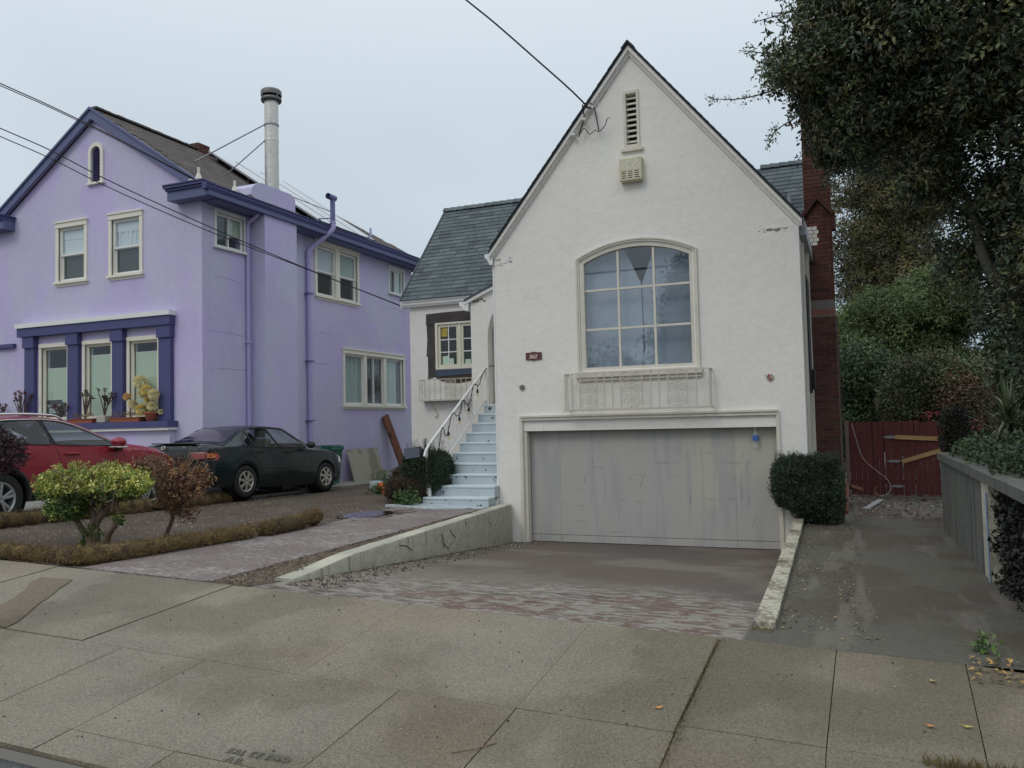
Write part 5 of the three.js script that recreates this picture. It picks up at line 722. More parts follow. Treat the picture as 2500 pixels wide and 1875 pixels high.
  const badge = (s, size, z, y) => { const t = new TextGeometry(s, { font: globalThis.fontBold, size, depth: 0.006, curveSegments: 3 }); t.computeBoundingBox(); t.rotateY(-Math.PI / 2); t.translate(-1.034, y, z); return t; };
  const bd = part('badge', [badge('COROLLA', 0.034, -0.50, 0.885), badge('VE', 0.028, 0.28, 0.945)].map(g => { return g; }), M.chrome, car);
  part('emblem', [[0.05, 0.034], [0.022, 0.034], [0.036, 0.016]].map(([a, b], i) => { const g = new THREE.TorusGeometry(1, 0.12, 6, 24); g.scale(a, b, 0.05); g.rotateY(Math.PI / 2); g.translate(-1.032, 0.948 + (i === 2 ? 0.012 : 0), -0.2); return g; }), M.chrome, car);
  part('interior', [...seat(0.9, 0.5, 0.36), ...seat(0.9, 0.5, -0.36), rbox(-0.1, 0.1, 0.5, 1.0, -0.6, 0.6, 0.06, 3), rbox(1.7, 2.1, 0.5, 0.93, -0.7, 0.7, 0.05, 2), box(-0.2, 2.0, 0.35, 0.37, -0.75, 0.75)], std([0.20, 0.19, 0.165], { roughness: 0.9 }), car);
}
{ // ---- red sport utility car
  const yaw = -1 * Math.PI / 180, car = thing('parked_suv', 'red sport utility car with silver roof rails partly cut off at the left edge', 'car', null, [-10.95 - 0.90, -1.265, -7.73], Math.PI / 2 - yaw);
  car.rotation.order = 'YXZ'; car.rotation.z = -0.018;
  const paint = carPaint([0.25, 0.014, 0.030], 0.5), clad = std([0.03, 0.03, 0.032], { roughness: 0.7 });
  const S = { screen: [1.43, 2.09], x0: -1.0, x1: 3.60, mid: 0.70, hub: 0.365, archR: 0.43, axles: [0, 2.69], drop: 0.05, clad: true, cladMat: clad, glass: tinted([0.66, 0.73, 0.72]),
    top: [[-1.0, 0.85], [-0.98, 1.0], [-0.9, 1.15], [-0.6, 1.39], [-0.35, 1.49], [0.0, 1.54], [0.5, 1.565], [0.9, 1.56], [1.2, 1.53], [1.4, 1.475], [2.1, 1.175], [2.3, 1.13], [2.6, 1.095], [3.0, 1.03], [3.25, 0.96], [3.45, 0.85], [3.56, 0.72], [3.60, 0.58]],
    belt: [[-1.0, 0.80], [-0.9, 1.05], [-0.5, 1.13], [0.3, 1.105], [1.2, 1.075], [2.0, 1.045], [2.5, 1.01], [3.0, 0.93], [3.3, 0.83], [3.5, 0.70], [3.60, 0.5]],
    w: [[-1.0, 0.80], [-0.9, 0.87], [-0.5, 0.915], [0, 0.93], [1.3, 0.925], [2.69, 0.93], [3.1, 0.88], [3.35, 0.78], [3.5, 0.66], [3.60, 0.54]],
    rw: [[-1.0, 0.70], [-0.6, 0.66], [-0.2, 0.64], [0.6, 0.645], [1.2, 0.65], [1.7, 0.72], [2.1, 0.78], [2.5, 0.80], [3.0, 0.74], [3.4, 0.56], [3.60, 0.45]],
    bot: [[-1.0, 0.42], [-0.9, 0.36], [0.5, 0.30], [2.0, 0.30], [3.2, 0.30], [3.5, 0.33], [3.60, 0.42]],
    windows: [smoothPoly([[-0.62, 1.16], [-0.5, 1.28], [-0.15, 1.415], [0.25, 1.46], [0.72, 1.475], [0.80, 1.115]], 5), smoothPoly([[0.90, 1.11], [0.80, 1.475], [1.06, 1.455], [1.3, 1.40], [1.6, 1.285], [1.86, 1.165], [1.99, 1.095], [1.95, 1.08]], 5)] };
  const B = carBody(S, car, paint);
  part('windscreen', B.face(1.42, 2.10, x => -B.rw(x) * 0.92, x => B.rw(x) * 0.92, 0.006), S.glass, car);
  for (const s of [1, -1]) {
    part('window_trim', [B.line([[-0.64, 1.165], [-0.52, 1.288], [-0.16, 1.428], [0.25, 1.476], [0.76, 1.491], [1.07, 1.471], [1.31, 1.414], [1.61, 1.298], [1.88, 1.175], [2.02, 1.095]], 0.008, 0.010, s, false, 60), B.line([[1.99, 1.105], [2.04, 1.08], [2.09, 1.05]], 0.006, 0.008, s)], M.chrome, car);
    part('pillar_trim', B.patch([[0.72, 1.475], [0.80, 1.475], [0.90, 1.11], [0.80, 1.115]], 0.008, 0, s), M.dark, car);
    part('door_seam', [B.line([[0.85, 1.10], [0.93, 0.95], [0.95, 0.7], [0.93, 0.42]], 0.001, 0.004, s), B.line([[2.02, 1.05], [2.11, 0.95], [2.12, 0.7], [2.06, 0.42]], 0.001, 0.004, s), B.line([[0.12, 1.1], [0.2, 1.0], [0.3, 0.87]], 0.001, 0.004, s)], M.dark, car);
    part('door_handle', [rbox(1.02, 1.27, 0.955, 0.985, s * 0.92 - 0.012, s * 0.92 + 0.022, 0.012, 3)], paint, car); part('door_handle', [rbox(0.22, 0.45, 0.985, 1.015, s * 0.92 - 0.012, s * 0.92 + 0.022, 0.012, 3)], paint, car);
    part('sill_trim', [B.line([[0.46, 0.40], [1.3, 0.385], [2.22, 0.385]], 0.002, 0.028, s)], clad, car);
    for (const a of [0, 2.69]) { const arc = []; for (let i = 0; i <= 18; i++) { const t = Math.PI * i / 18 * 1.08 - 0.12; arc.push([a + 0.455 * Math.cos(t), 0.365 + 0.455 * Math.sin(t)]); } part('arch_trim', [B.line(arc, 0.002, 0.026, s, false, 50)], clad, car);
      part('wheel_well', [(() => { const g = new THREE.CylinderGeometry(0.428, 0.428, 0.3, 36, 1, true); g.rotateX(Math.PI / 2); g.translate(a, 0.365, s * 0.72); return g; })(), (() => { const g = new THREE.CircleGeometry(0.428, 32); g.translate(a, 0.365, s * 0.58); return g; })()], M.wire, car);
      wheel(car, a, s * 0.80, 0.365, 0.235, 0.235, Array.from({ length: 10 }, (_, i) => [Math.floor(i / 2) / 5 * 6.283 + (i % 2 ? 0.17 : -0.17) + 0.35, 0.017]), s, std([0.42, 0.43, 0.43], { metalness: 0.7, roughness: 0.35 }), M.rimDark); }
    part('mirror', [(() => { const g = new THREE.SphereGeometry(0.12, 18, 14); g.scale(0.85, 0.68, 1.1); g.translate(1.90, 1.135, s * 1.02); return g; })()], paint, car); part('mirror_base', [rbox(1.80, 1.99, 1.04, 1.07, s * 1.02 - 0.11, s * 1.02 + 0.11, 0.012, 2)], M.chrome, car); part('mirror_stalk', [rbox(1.92, 2.04, 1.0, 1.09, s * 0.92 - 0.06, s * 0.92 + 0.06, 0.02, 2)], M.dark, car);
    part('headlight', B.patch(smoothPoly([[2.93, 0.955], [3.0, 0.945], [3.2, 0.895], [3.4, 0.78], [3.47, 0.68], [3.33, 0.705], [3.12, 0.83]], 4), 0.008, 0, s), lens([0.55, 0.56, 0.55]), car); part('turn_signal', B.patch(smoothPoly([[3.05, 0.895], [3.15, 0.87], [3.32, 0.765], [3.38, 0.70], [3.2, 0.79]], 4), 0.0105, 0, s), lens([0.72, 0.22, 0.04]), car);
    part('roof_rail', [(() => { const p = []; for (let i = 0; i <= 10; i++) { const x = mix(-0.55, 1.25, i / 10); p.push(V(x, B.topY(x, B.rw(x) * 0.93) + (i === 0 || i === 10 ? -0.005 : 0.045), s * B.rw(x) * 0.93)); } return tube(p, 0.019, 50, 8); })()], M.chrome, car);
  }
  part('interior', [...seat(0.95, 0.62, 0.40, 0.60), ...seat(0.95, 0.62, -0.40, 0.60), (() => { const g = new THREE.TorusGeometry(0.19, 0.016, 8, 24); g.rotateY(Math.PI / 2); g.rotateZ(0.4); g.translate(1.62, 1.05, -0.4); return g; })(), rbox(-0.1, 0.1, 0.6, 1.22, -0.66, 0.66, 0.06, 3), rbox(-0.12, 0.02, 1.24, 1.42, -0.5, -0.2, 0.05, 3), rbox(-0.12, 0.02, 1.24, 1.42, 0.2, 0.5, 0.05, 3), rbox(1.8, 2.2, 0.6, 1.08, -0.75, 0.75, 0.05, 2), box(-0.6, 2.0, 0.5, 0.52, -0.8, 0.8)], std([0.035, 0.035, 0.037], { roughness: 0.9 }), car);
}

// ================================================================ leaves and plants
function leafGeo(L, W, bend = 0.25) {                                // one folded leaf, base at the origin, along +x
  const g = new THREE.BufferGeometry(), b = L * bend;
  const p = [0, 0, 0, L * 0.45, b * 0.35, W / 2, L * 0.45, -b * 0.1, 0, L * 0.45, b * 0.35, -W / 2, L, -b * 0.5, 0];
  g.setAttribute('position', new THREE.Float32BufferAttribute(p, 3)); g.setIndex([0, 2, 1, 0, 3, 2, 1, 2, 4, 2, 3, 4]); return g;
}
function sprig(n, R, L, W, twig = true) {                            // leaves along a short twig
  const gs = [], q = new THREE.Quaternion(), e = new THREE.Euler();
  for (let i = 0; i < n; i++) { const l = leafGeo(L * rr(0.7, 1.25), W * rr(0.75, 1.2)); const t = rr(0, 1); e.set(rr(-3.1, 3.1), rr(-3.14, 3.14), rr(-0.9, 0.9)); q.setFromEuler(e); l.applyQuaternion(q); l.translate((t - 0.5) * R * 1.6 + rr(-0.3, 0.3) * R * 0.5, rr(-0.45, 0.45) * R, rr(-0.45, 0.45) * R); gs.push(l.toNonIndexed()); }
  const g = mergeGeometries(gs); g.computeVertexNormals(); return g;
}
const dum = new THREE.Object3D();
function scatter(name, parent, geo, mat, list, cols) {               // list of [x, y, z, scale]
  const m = new THREE.InstancedMesh(geo, mat, list.length), c = new THREE.Color(); m.name = name; m.userData.kind = 'stuff'; parent.add(m);
  list.forEach((p, i) => { dum.position.set(p[0], p[1], p[2]); dum.rotation.set(rr(-3.1, 3.1), rr(-3.1, 3.1), rr(-3.1, 3.1)); if (p[4]) dum.rotation.set(rr(-0.4, 0.4), rr(-3.1, 3.1), rr(-0.4, 0.4)); dum.scale.setScalar(p[3]); dum.updateMatrix(); m.setMatrixAt(i, dum.matrix); const k = cols[Math.floor(rnd() * cols.length)], s = rr(0.78, 1.22) * (0.62 + 0.76 * tn(p[0] * 1.6 + 50, p[1] * 1.6 + p[2] * 1.1 + 90, 9999, 9999, 77)); c.setRGB(k[0] * s, k[1] * s, k[2] * s); m.setColorAt(i, c); });
  return m;
}
function inBlob(list, n, cx, cy, cz, rx, ry, rz, shell = 0.5, s0 = 0.8, s1 = 1.2, bump = 0.25, sd = 1) {
  for (let i = 0; i < n; i++) { const a = rr(0, 6.283), u = rr(-1, 1), h = Math.sqrt(1 - u * u), dx = h * Math.cos(a), dz = h * Math.sin(a); const lump = 1 - bump + 2 * bump * tn(dx * 2.2 + 9, u * 2.2 + dz * 2.2 + 9, 99, 99, sd); const r = Math.pow(rnd(), shell) * lump; list.push([cx + rx * dx * r, cy + ry * u * r, cz + rz * dz * r, rr(s0, s1)]); }
  return list;
}
const leafMat = (rough = 0.55) => new THREE.MeshStandardMaterial({ color: 0xffffff, roughness: rough, side: THREE.DoubleSide });
{ // ---- the big dark tree at the right; its trunk stands outside the picture
  reseed(301); const t = thing('oak_tree', 'large dark evergreen tree whose crown fills the upper right corner', 'tree');
  const Y0 = lot(4.8, -13);
  part('trunk', [taper([V(4.9, Y0 - 0.2, -12.6), V(4.75, 0.2, -12.7), V(4.4, 1.6, -12.8), V(4.1, 3.4, -12.8), V(3.6, 5.4, -12.8), V(3.0, 7.2, -12.8)], 0.42, 0.14, 12)], M.darkBark, t);
  const limbs = [[V(4.35, 1.1, -12.9), V(3.2, 1.15, -13.3), V(2.55, 1.55, -13.5), V(2.05, 1.85, -13.6), V(1.85, 2.3, -13.6), V(1.75, 3.0, -13.6), V(1.4, 3.8, -13.5)], [V(4.2, 3.0, -12.8), V(2.8, 4.4, -13), V(1.4, 5.1, -13), V(0.1, 5.3, -13), V(-0.9, 5.1, -13)], [V(3.9, 4.4, -12.8), V(2.4, 5.9, -12.6), V(0.9, 6.6, -12.7), V(-0.4, 6.9, -12.9)], [V(4.1, 3.4, -12.8), V(4.6, 5.4, -11.8), V(4.9, 6.8, -11)], [V(4.3, 2, -12.8), V(3.6, 2.8, -12.4), V(2.9, 3.6, -12.2), V(2.0, 4.4, -12.4)]];
  for (const l of limbs) part('limb', [taper(l, 0.14, 0.03, 8)], M.darkBark, t);
  const tw = [[V(-0.3, 5.2, -13), V(-0.95, 5.02, -13), V(-1.45, 4.98, -13), V(-1.88, 5.06, -13)], [V(-0.2, 5.5, -13), V(-0.9, 5.6, -13), V(-1.42, 5.75, -13)], [V(0, 4.9, -13), V(-0.5, 4.6, -13), V(-0.95, 4.35, -13), V(-1.05, 4.1, -13)], [V(0, 4.7, -13.2), V(-0.3, 4.3, -13.2), V(-0.62, 3.95, -13.2)], [V(0.1, 6.3, -13), V(-0.6, 6.2, -13), V(-1.2, 6.15, -13)], [V(0.1, 4.4, -13.2), V(-0.1, 3.8, -13.2), V(-0.25, 3.45, -13.2)]];
  part('twig', tw.map(l => taper(l, 0.018, 0.006, 5)), M.darkBark, t);
  const L = []; const blob = (n, ...a) => inBlob(L, n, ...a);
  blob(1500, 0.55, 5.75, -13.0, 1.35, 1.15, 1.6, 0.42, 0.8, 1.2, 0.3, 3); blob(900, -0.25, 5.25, -13.0, 0.75, 0.5, 0.8, 0.5, 0.7, 1.1, 0.35, 4); blob(1200, 0.3, 6.9, -13.0, 1.25, 1.0, 1.5, 0.42, 0.8, 1.2, 0.3, 5);
  blob(2400, 2.0, 6.3, -12.6, 1.9, 1.7, 1.9, 0.40, 0.8, 1.25, 0.3, 6); blob(1900, 1.9, 4.7, -13.2, 1.5, 1.05, 1.5, 0.42, 0.8, 1.2, 0.3, 7); blob(1000, 0.45, 4.55, -13.3, 0.72, 0.72, 0.9, 0.5, 0.75, 1.1, 0.35, 8);
  blob(420, -0.28, 5.05, -14.2, 0.36, 0.8, 0.5, 0.5, 0.7, 1.1, 0.35, 17); blob(250, -0.12, 4.35, -14.4, 0.26, 0.5, 0.4, 0.5, 0.6, 1.0, 0.35, 18); blob(330, 1.85, 2.45, -14.4, 0.7, 0.65, 0.6, 0.5, 0.7, 1.1, 0.35, 19); blob(2000, 3.4, 5.2, -12.4, 1.6, 1.8, 1.8, 0.42, 0.8, 1.25, 0.3, 9); blob(1600, 3.0, 3.3, -13.0, 1.1, 1.25, 1.4, 0.45, 0.8, 1.2, 0.3, 10); blob(1500, 3.0, 1.9, -13.6, 0.95, 1.0, 1.3, 0.45, 0.8, 1.2, 0.35, 11); blob(1200, 3.3, 0.6, -14.2, 1.0, 1.0, 1.2, 0.45, 0.8, 1.2, 0.35, 12);
  blob(1500, 4.2, 7.0, -11.6, 2.0, 1.8, 2.0, 0.42, 0.8, 1.25, 0.3, 13); blob(500, 1.2, 3.55, -13.6, 0.55, 0.45, 0.7, 0.5, 0.7, 1.1, 0.35, 14); blob(500, 2.1, 3.1, -13.8, 0.6, 0.6, 0.7, 0.5, 0.7, 1.1, 0.35, 15); blob(1200, 5.2, 4.5, -12.2, 1.6, 2.2, 1.8, 0.45, 0.8, 1.2, 0.3, 16);
  for (const l of tw) { const c = new THREE.CatmullRomCurve3(l); for (let i = 0; i < 16; i++) { const p = c.getPoint(0.25 + 0.75 * rnd()); L.push([p.x + rr(-0.03, 0.03), p.y + rr(-0.04, 0.04), p.z + rr(-0.05, 0.05), 0.55]); } }
  scatter('crown', t, sprig(11, 0.17, 0.10, 0.048), leafMat(0.45), L, [[0.066, 0.098, 0.052], [0.052, 0.078, 0.048], [0.105, 0.13, 0.055], [0.038, 0.058, 0.038], [0.14, 0.14, 0.055], [0.085, 0.075, 0.042]]);
}
let farther = 1;
function tree(name, label, x, z, h, crownBlobs, geo, cols, mat, trunkR = 0.14, base) {
  if (farther !== 1) { x *= farther; z *= farther; h *= farther; crownBlobs = crownBlobs.map(b => [b[0], ...b.slice(1, 7).map(v => v * farther), ...b.slice(7)].map((v, i) => (i === 8 || i === 9) ? v * farther : v)); }
  const t = thing(name, label, 'tree'), y0 = base ?? lot(x, z); part('trunk', [taper([V(x, y0 - 0.1, z), V(x + 0.1, y0 + h * 0.3, z), V(x - 0.05, y0 + h * 0.6, z), V(x, y0 + h * 0.9, z)], trunkR, trunkR * 0.25, 8)], M.darkBark, t);
  const L = []; for (const b of crownBlobs) inBlob(L, ...b); scatter('crown', t, geo, mat || leafMat(0.65), L, cols); return t;
}
{
  reseed(331); farther = 1.24; const fine = sprig(16, 0.24, 0.10, 0.035), mid = sprig(13, 0.2, 0.085, 0.045);
  // brownish conifer far behind
  { const L = [], x = 1.75, z = -30; for (let i = 0; i < 16; i++) { const y = -0.5 + i * 0.72, r = 2.55 * (1 - i / 34); L.push([700, x + rr(-0.6, 0.6), y, z, r * rr(0.85, 1.15), 0.66, r, 0.45, 1.0, 1.7, 0.35, 40 + i]); }
    tree('conifer_tree', 'tall brownish conifer behind the red gate, beyond the green bushes', x, z, 10, L, fine, [[0.12, 0.11, 0.046], [0.16, 0.135, 0.05], [0.085, 0.09, 0.044], [0.07, 0.078, 0.042]], null, 0.3); }
  tree('leafy_tree', 'pale green feathery tree behind the gate below the conifer', 0.9, -22.5, 4.6, [[1900, 0.9, 2.25, -22.5, 1.25, 0.95, 1.1, 0.5, 0.8, 1.3, 0.3, 61], [1500, 2.0, 2.6, -22.8, 1.15, 0.95, 1.0, 0.5, 0.8, 1.3, 0.3, 62], [1300, 0.1, 1.6, -22.2, 0.8, 0.85, 0.9, 0.5, 0.8, 1.3, 0.3, 63], [1200, 1.4, 1.0, -22.3, 1.2, 0.8, 0.9, 0.5, 0.8, 1.3, 0.3, 64]], fine, [[0.12, 0.17, 0.06], [0.15, 0.20, 0.07], [0.088, 0.125, 0.05]], null, 0.1);
  tree('leafy_tree', 'dark green bush reaching from the chimney down to the gate top', 0.35, -19.5, 3.2, [[1000, 0.25, 0.75, -19.5, 0.8, 0.85, 0.8, 0.5, 0.8, 1.2, 0.3, 71], [900, 0.9, 0.3, -19.3, 0.8, 0.65, 0.7, 0.5, 0.8, 1.2, 0.3, 72], [700, 0.1, -0.3, -19.2, 0.7, 0.7, 0.6, 0.5, 0.8, 1.2, 0.3, 73]], mid, [[0.075, 0.115, 0.05], [0.10, 0.145, 0.058], [0.05, 0.08, 0.04]], null, 0.07);
  tree('round_shrub', 'round-topped green and reddish shrub above the right end of the red gate', 1.55, -17.6, 2.2, [[1500, 1.5, 0.55, -17.7, 0.86, 0.62, 0.7, 0.5, 0.6, 1.0, 0.22, 81], [900, 1.0, 0.1, -17.5, 0.6, 0.6, 0.6, 0.5, 0.6, 1.0, 0.25, 82]], mid, [[0.105, 0.145, 0.065], [0.085, 0.12, 0.058], [0.13, 0.11, 0.06]], null, 0.06);
  tree('round_shrub', 'low shrub with rust-brown leaves beside the dark ivy post', 1.9, -17.2, 1.8, [[900, 1.85, 0.1, -17.2, 0.5, 0.62, 0.5, 0.5, 0.5, 0.9, 0.3, 83]], mid, [[0.15, 0.08, 0.05], [0.11, 0.07, 0.045], [0.085, 0.08, 0.044]], null, 0.05);
  { const p = tree('flowering_shrub', 'shrub with bright pink blossoms behind the gate and the ivy post', 2.15, -16.6, 1.3, [[450, 2.15, -0.45, -16.6, 0.42, 0.45, 0.4, 0.5, 0.5, 0.8, 0.3, 85]], mid, [[0.06, 0.075, 0.03], [0.09, 0.06, 0.035]], null, 0.04); const L = []; inBlob(L, 16, 2.55, -0.25, -20.3, 0.27, 0.17, 0.2, 0.6, 0.5, 0.8); inBlob(L, 12, 1.62, -0.07, -20.4, 0.27, 0.12, 0.15, 0.6, 0.5, 0.8); scatter('blossom', p, sprig(8, 0.09, 0.06, 0.05), leafMat(0.7), L, [[0.42, 0.03, 0.09], [0.5, 0.06, 0.12]]); }
  { // backdrop trees that close the gap behind
    tree('evergreen_tree', 'dark evergreen mass behind the big tree at the right edge', 4.4, -21, 6, [[1700, 4.2, 2.2, -21, 1.7, 1.6, 1.4, 0.5, 1, 1.6, 0.3, 91], [1500, 3.5, 0.6, -20.5, 1.5, 1.2, 1.2, 0.5, 1, 1.6, 0.3, 92], [1200, 5.2, 3.6, -21, 1.4, 1.4, 1.3, 0.5, 1, 1.6, 0.3, 93]], mid, [[0.058, 0.085, 0.045], [0.07, 0.10, 0.05], [0.042, 0.06, 0.038]], null, 0.2);
    tree('evergreen_tree', 'dim green tree filling the gap left of the conifer foot', -0.2, -27, 5, [[1200, -0.1, 0.6, -27, 1.3, 1.3, 1.0, 0.5, 1, 1.7, 0.3, 95], [900, 1.6, -0.3, -26, 1.3, 1.0, 1.0, 0.5, 1, 1.7, 0.3, 96], [900, 3.2, 0.5, -27, 1.5, 1.4, 1.0, 0.5, 1, 1.7, 0.3, 97]], mid, [[0.07, 0.108, 0.052], [0.09, 0.13, 0.06]], null, 0.15); }
  farther = 1;
  { // ivy-clad post
    const p = thing('ivy_post', 'dark post thickly grown with ivy at the right end of the red gate', 'post'); part('post', [box(1.45, 1.66, -1.8, 0.02, -15.5, -15.3)], M.darkBark, p); const L = []; for (let i = 0; i < 800; i++) L.push([1.555 + rr(-0.17, 0.17), rr(-1.0, 0.05), -15.35 + rr(-0.15, 0.17), rr(0.35, 0.6)]); scatter('ivy', p, mid, leafMat(0.6), L, [[0.014, 0.018, 0.011], [0.02, 0.022, 0.013]]); }
  { // yucca
    const y = thing('yucca', 'spiky yucca with long pale leaves at the right edge above the wall', 'plant'), base = V(2.02, -0.35, -13.2); part('trunk', [taper([V(2.02, -1.7, -13.2), V(2.02, -0.3, -13.2)], 0.12, 0.09, 10)], M.bark, y);
    const gs = [[], []]; for (let i = 0; i < 110; i++) { const a = rr(0, 6.283), el = rr(-0.35, 1.45), L = rr(0.55, 0.85), d = V(Math.cos(a) * Math.cos(el), Math.sin(el), Math.sin(a) * Math.cos(el)), sdr = V(-Math.sin(a), 0, Math.cos(a)), n = 5, pos = [], ix = []; const b0 = base.clone().add(V(rr(-0.05, 0.05), rr(-0.15, 0.35), rr(-0.05, 0.05))); for (let k = 0; k <= n; k++) { const t = k / n, p = b0.clone().addScaledVector(d, L * t); p.y -= 0.22 * t * t * (1 - el / 1.6); const w = 0.019 * (1 - t * t * 0.95); pos.push(p.x + sdr.x * w, p.y, p.z + sdr.z * w, p.x - sdr.x * w, p.y, p.z - sdr.z * w); if (k < n) { const q = k * 2; ix.push(q, q + 1, q + 2, q + 1, q + 3, q + 2); } } const g = new THREE.BufferGeometry(); g.setAttribute('position', new THREE.Float32BufferAttribute(pos, 3)); g.setIndex(ix); g.computeVertexNormals(); gs[i % 2].push(g.toNonIndexed()); }
    part('leaf', gs[0], std([0.15, 0.165, 0.10], { roughness: 0.5 }), y); part('leaf', gs[1], std([0.075, 0.10, 0.05], { roughness: 0.5 }), y); }
  { const L = []; for (let i = 0; i < 1700; i++) { const x = rr(1.33, 3.4), z = rr(-13.6, -8.5); L.push([x, -0.62 + 0.12 * tn(x * 3, z * 3, 99, 99, 3) + rr(-0.12, 0.12) + (x - 1.33) * 0.12, z, rr(0.6, 1.0)]); } const h = new THREE.Group(); h.name = numbered('ground_cover'); scene.add(h); tag(h, 'green leafy ground cover growing over the top of the right-hand wall', 'ground cover', null, 'stuff'); scatter('foliage', h, mid, leafMat(0.6), L, [[0.034, 0.055, 0.022], [0.05, 0.075, 0.026], [0.024, 0.04, 0.018]]); }
}
// ---- clipped hedges
function hedge(name, label, blobs, cols, geo, stems) { const t = thing(name, label, 'hedge'); if (stems) part('stem', stems.map(s => taper(s, 0.03, 0.012, 6)), M.bark, t); const L = []; for (const b of blobs) inBlob(L, ...b); scatter('foliage', t, geo, leafMat(0.6), L, cols); return t; }
{
  reseed(401); const tiny = sprig(14, 0.075, 0.034, 0.016);
  const boxy = (list, n, x0, x1, y0, y1, z0, z1, e = 3.2) => { for (let i = 0; i < n; i++) { let a, b, c, m; do { a = rr(-1, 1); b = rr(-1, 1); c = rr(-1, 1); m = Math.pow(Math.abs(a) ** e + Math.abs(b) ** e + Math.abs(c) ** e, 1 / e); } while (m > 1 || m < 0.55); const k = 1 + 0.10 * (tn(a * 4 + 9, b * 4 + c * 4 + 19, 99, 99, 5) - 0.5); list.push([mix(x0, x1, a * k / 2 + 0.5), mix(y0, y1, b * k / 2 + 0.5), mix(z0, z1, c * k / 2 + 0.5), rr(0.7, 1.2)]); } return list; };
  const green = [[0.028, 0.052, 0.026], [0.038, 0.068, 0.030], [0.020, 0.036, 0.021], [0.048, 0.078, 0.032]], brown = [[0.085, 0.045, 0.030], [0.06, 0.036, 0.026], [0.10, 0.062, 0.036], [0.045, 0.045, 0.026]];
  { const t = thing('clipped_hedge', 'dense dark green clipped hedge at the foot of the blue steps', 'hedge'); part('stem', [taper([V(-7.65, -1.5, -13.9), V(-7.6, -1.2, -13.9), V(-7.6, -0.8, -13.9)], 0.03, 0.015, 6)], M.bark, t); const L = []; boxy(L, 6200, -8.06, -7.14, -1.30, -0.50, -14.40, -13.5); for (let i = 0; i < 26; i++) { const x = rr(-8.0, -7.25), z = rr(-14.4, -13.6), h = rr(0.08, 0.26); for (let k = 0; k < 7; k++) L.push([x, -0.53 + h * k / 6, z, 0.55]); } scatter('foliage', t, tiny, leafMat(0.55), L, green); }
  { const t = thing('browning_hedge', 'half-dead hedge with rusty brown twigs beside the green hedge', 'hedge'); part('stem', [taper([V(-8.0, -1.5, -13.65), V(-8.0, -1.0, -13.65)], 0.03, 0.015, 6)], M.bark, t); const L = []; boxy(L, 1800, -8.36, -7.85, -1.28, -0.80, -14.4, -13.7, 2.4); boxy(L, 2600, -8.30, -7.42, -1.46, -1.0, -13.85, -13.35, 2.4); scatter('foliage', t, tiny, leafMat(0.7), L, brown); }
  { const t = thing('clipped_hedge', 'rounded dark hedge at the right corner of the garage', 'hedge'); part('stem', [taper([V(-0.5, -1.75, -14.1), V(-0.48, -1.2, -14.1)], 0.04, 0.02, 6), taper([V(-0.2, -1.75, -14.2), V(-0.2, -1.2, -14.2)], 0.04, 0.02, 6)], M.bark, t); const L = []; boxy(L, 5200, -1.22, -0.36, -1.46, -0.66, -14.1, -13.3, 3.4); boxy(L, 2600, -0.72, -0.16, -1.72, -0.62, -14.3, -13.5, 3.0); boxy(L, 900, -1.0, -0.3, -1.62, -1.2, -14.2, -13.5, 2.4); for (let i = 0; i < 60; i++) { const x = rr(-1.15, -0.2), z = rr(-13.9, -13.3), h = rr(0.04, 0.14); for (let k = 0; k < 5; k++) L.push([x, -0.70 + h * k / 4, z, 0.6]); } scatter('foliage', t, tiny, leafMat(0.6), L, [[0.028, 0.05, 0.026], [0.04, 0.068, 0.032], [0.02, 0.034, 0.022], [0.055, 0.085, 0.038]]); }
  // ---- shaped light green shrub in the bed
  { const t = thing('trained_shrub', 'light green shrub with bare twisted stems in the soil bed', 'shrub'), y0 = lot(-8.2, -6.95); const B = V(-8.2, y0, -6.95), d = (x, y, z) => V(B.x + x, B.y + y, B.z + z);
    const stems = [[d(-0.06, -0.05, 0), d(-0.12, 0.16, 0.02), d(-0.22, 0.30, 0.03), d(-0.34, 0.44, 0), d(-0.40, 0.58, -0.02)], [d(-0.02, -0.05, 0.02), d(-0.03, 0.2, 0.04), d(0.02, 0.38, 0.02), d(-0.08, 0.52, 0), d(-0.12, 0.68, 0)], [d(0.03, -0.05, 0.0), d(0.07, 0.12, 0.02), d(0.04, 0.26, 0.0), d(0.08, 0.42, -0.04), d(0.1, 0.6, -0.04)], [d(0.14, -0.05, -0.02), d(0.22, 0.15, 0), d(0.36, 0.30, 0.02), d(0.41, 0.42, 0.02), d(0.34, 0.55, 0), d(0.3, 0.66, -0.02)], [d(0.02, 0.3, 0), d(0.2, 0.5, -0.05), d(0.42, 0.62, -0.08), d(0.62, 0.72, -0.1)]];
    for (const s of stems) part('stem', taper(s, 0.045, 0.018, 8, 24), M.bark, t); const tw = []; for (let i = 0; i < 34; i++) { const x = rr(-0.3, 0.6), z = rr(-0.3, 0.3); tw.push(taper([d(x, rr(0.5, 0.62), z), d(x + rr(-0.12, 0.16), 0.75, z + rr(-0.1, 0.1)), d(x + rr(-0.2, 0.25), rr(0.8, 0.95), z + rr(-0.15, 0.15))], 0.009, 0.004, 5)); } part('twig', tw, M.bark, t);
    const L = [], sp = sprig(12, 0.062, 0.036, 0.021), bl = (n, x, y, z, rx, ry, rz, sd) => inBlob(L, n, B.x + x, B.y + y, B.z + z, rx, ry, rz, 0.45, 0.7, 1.25, 0.22, sd);
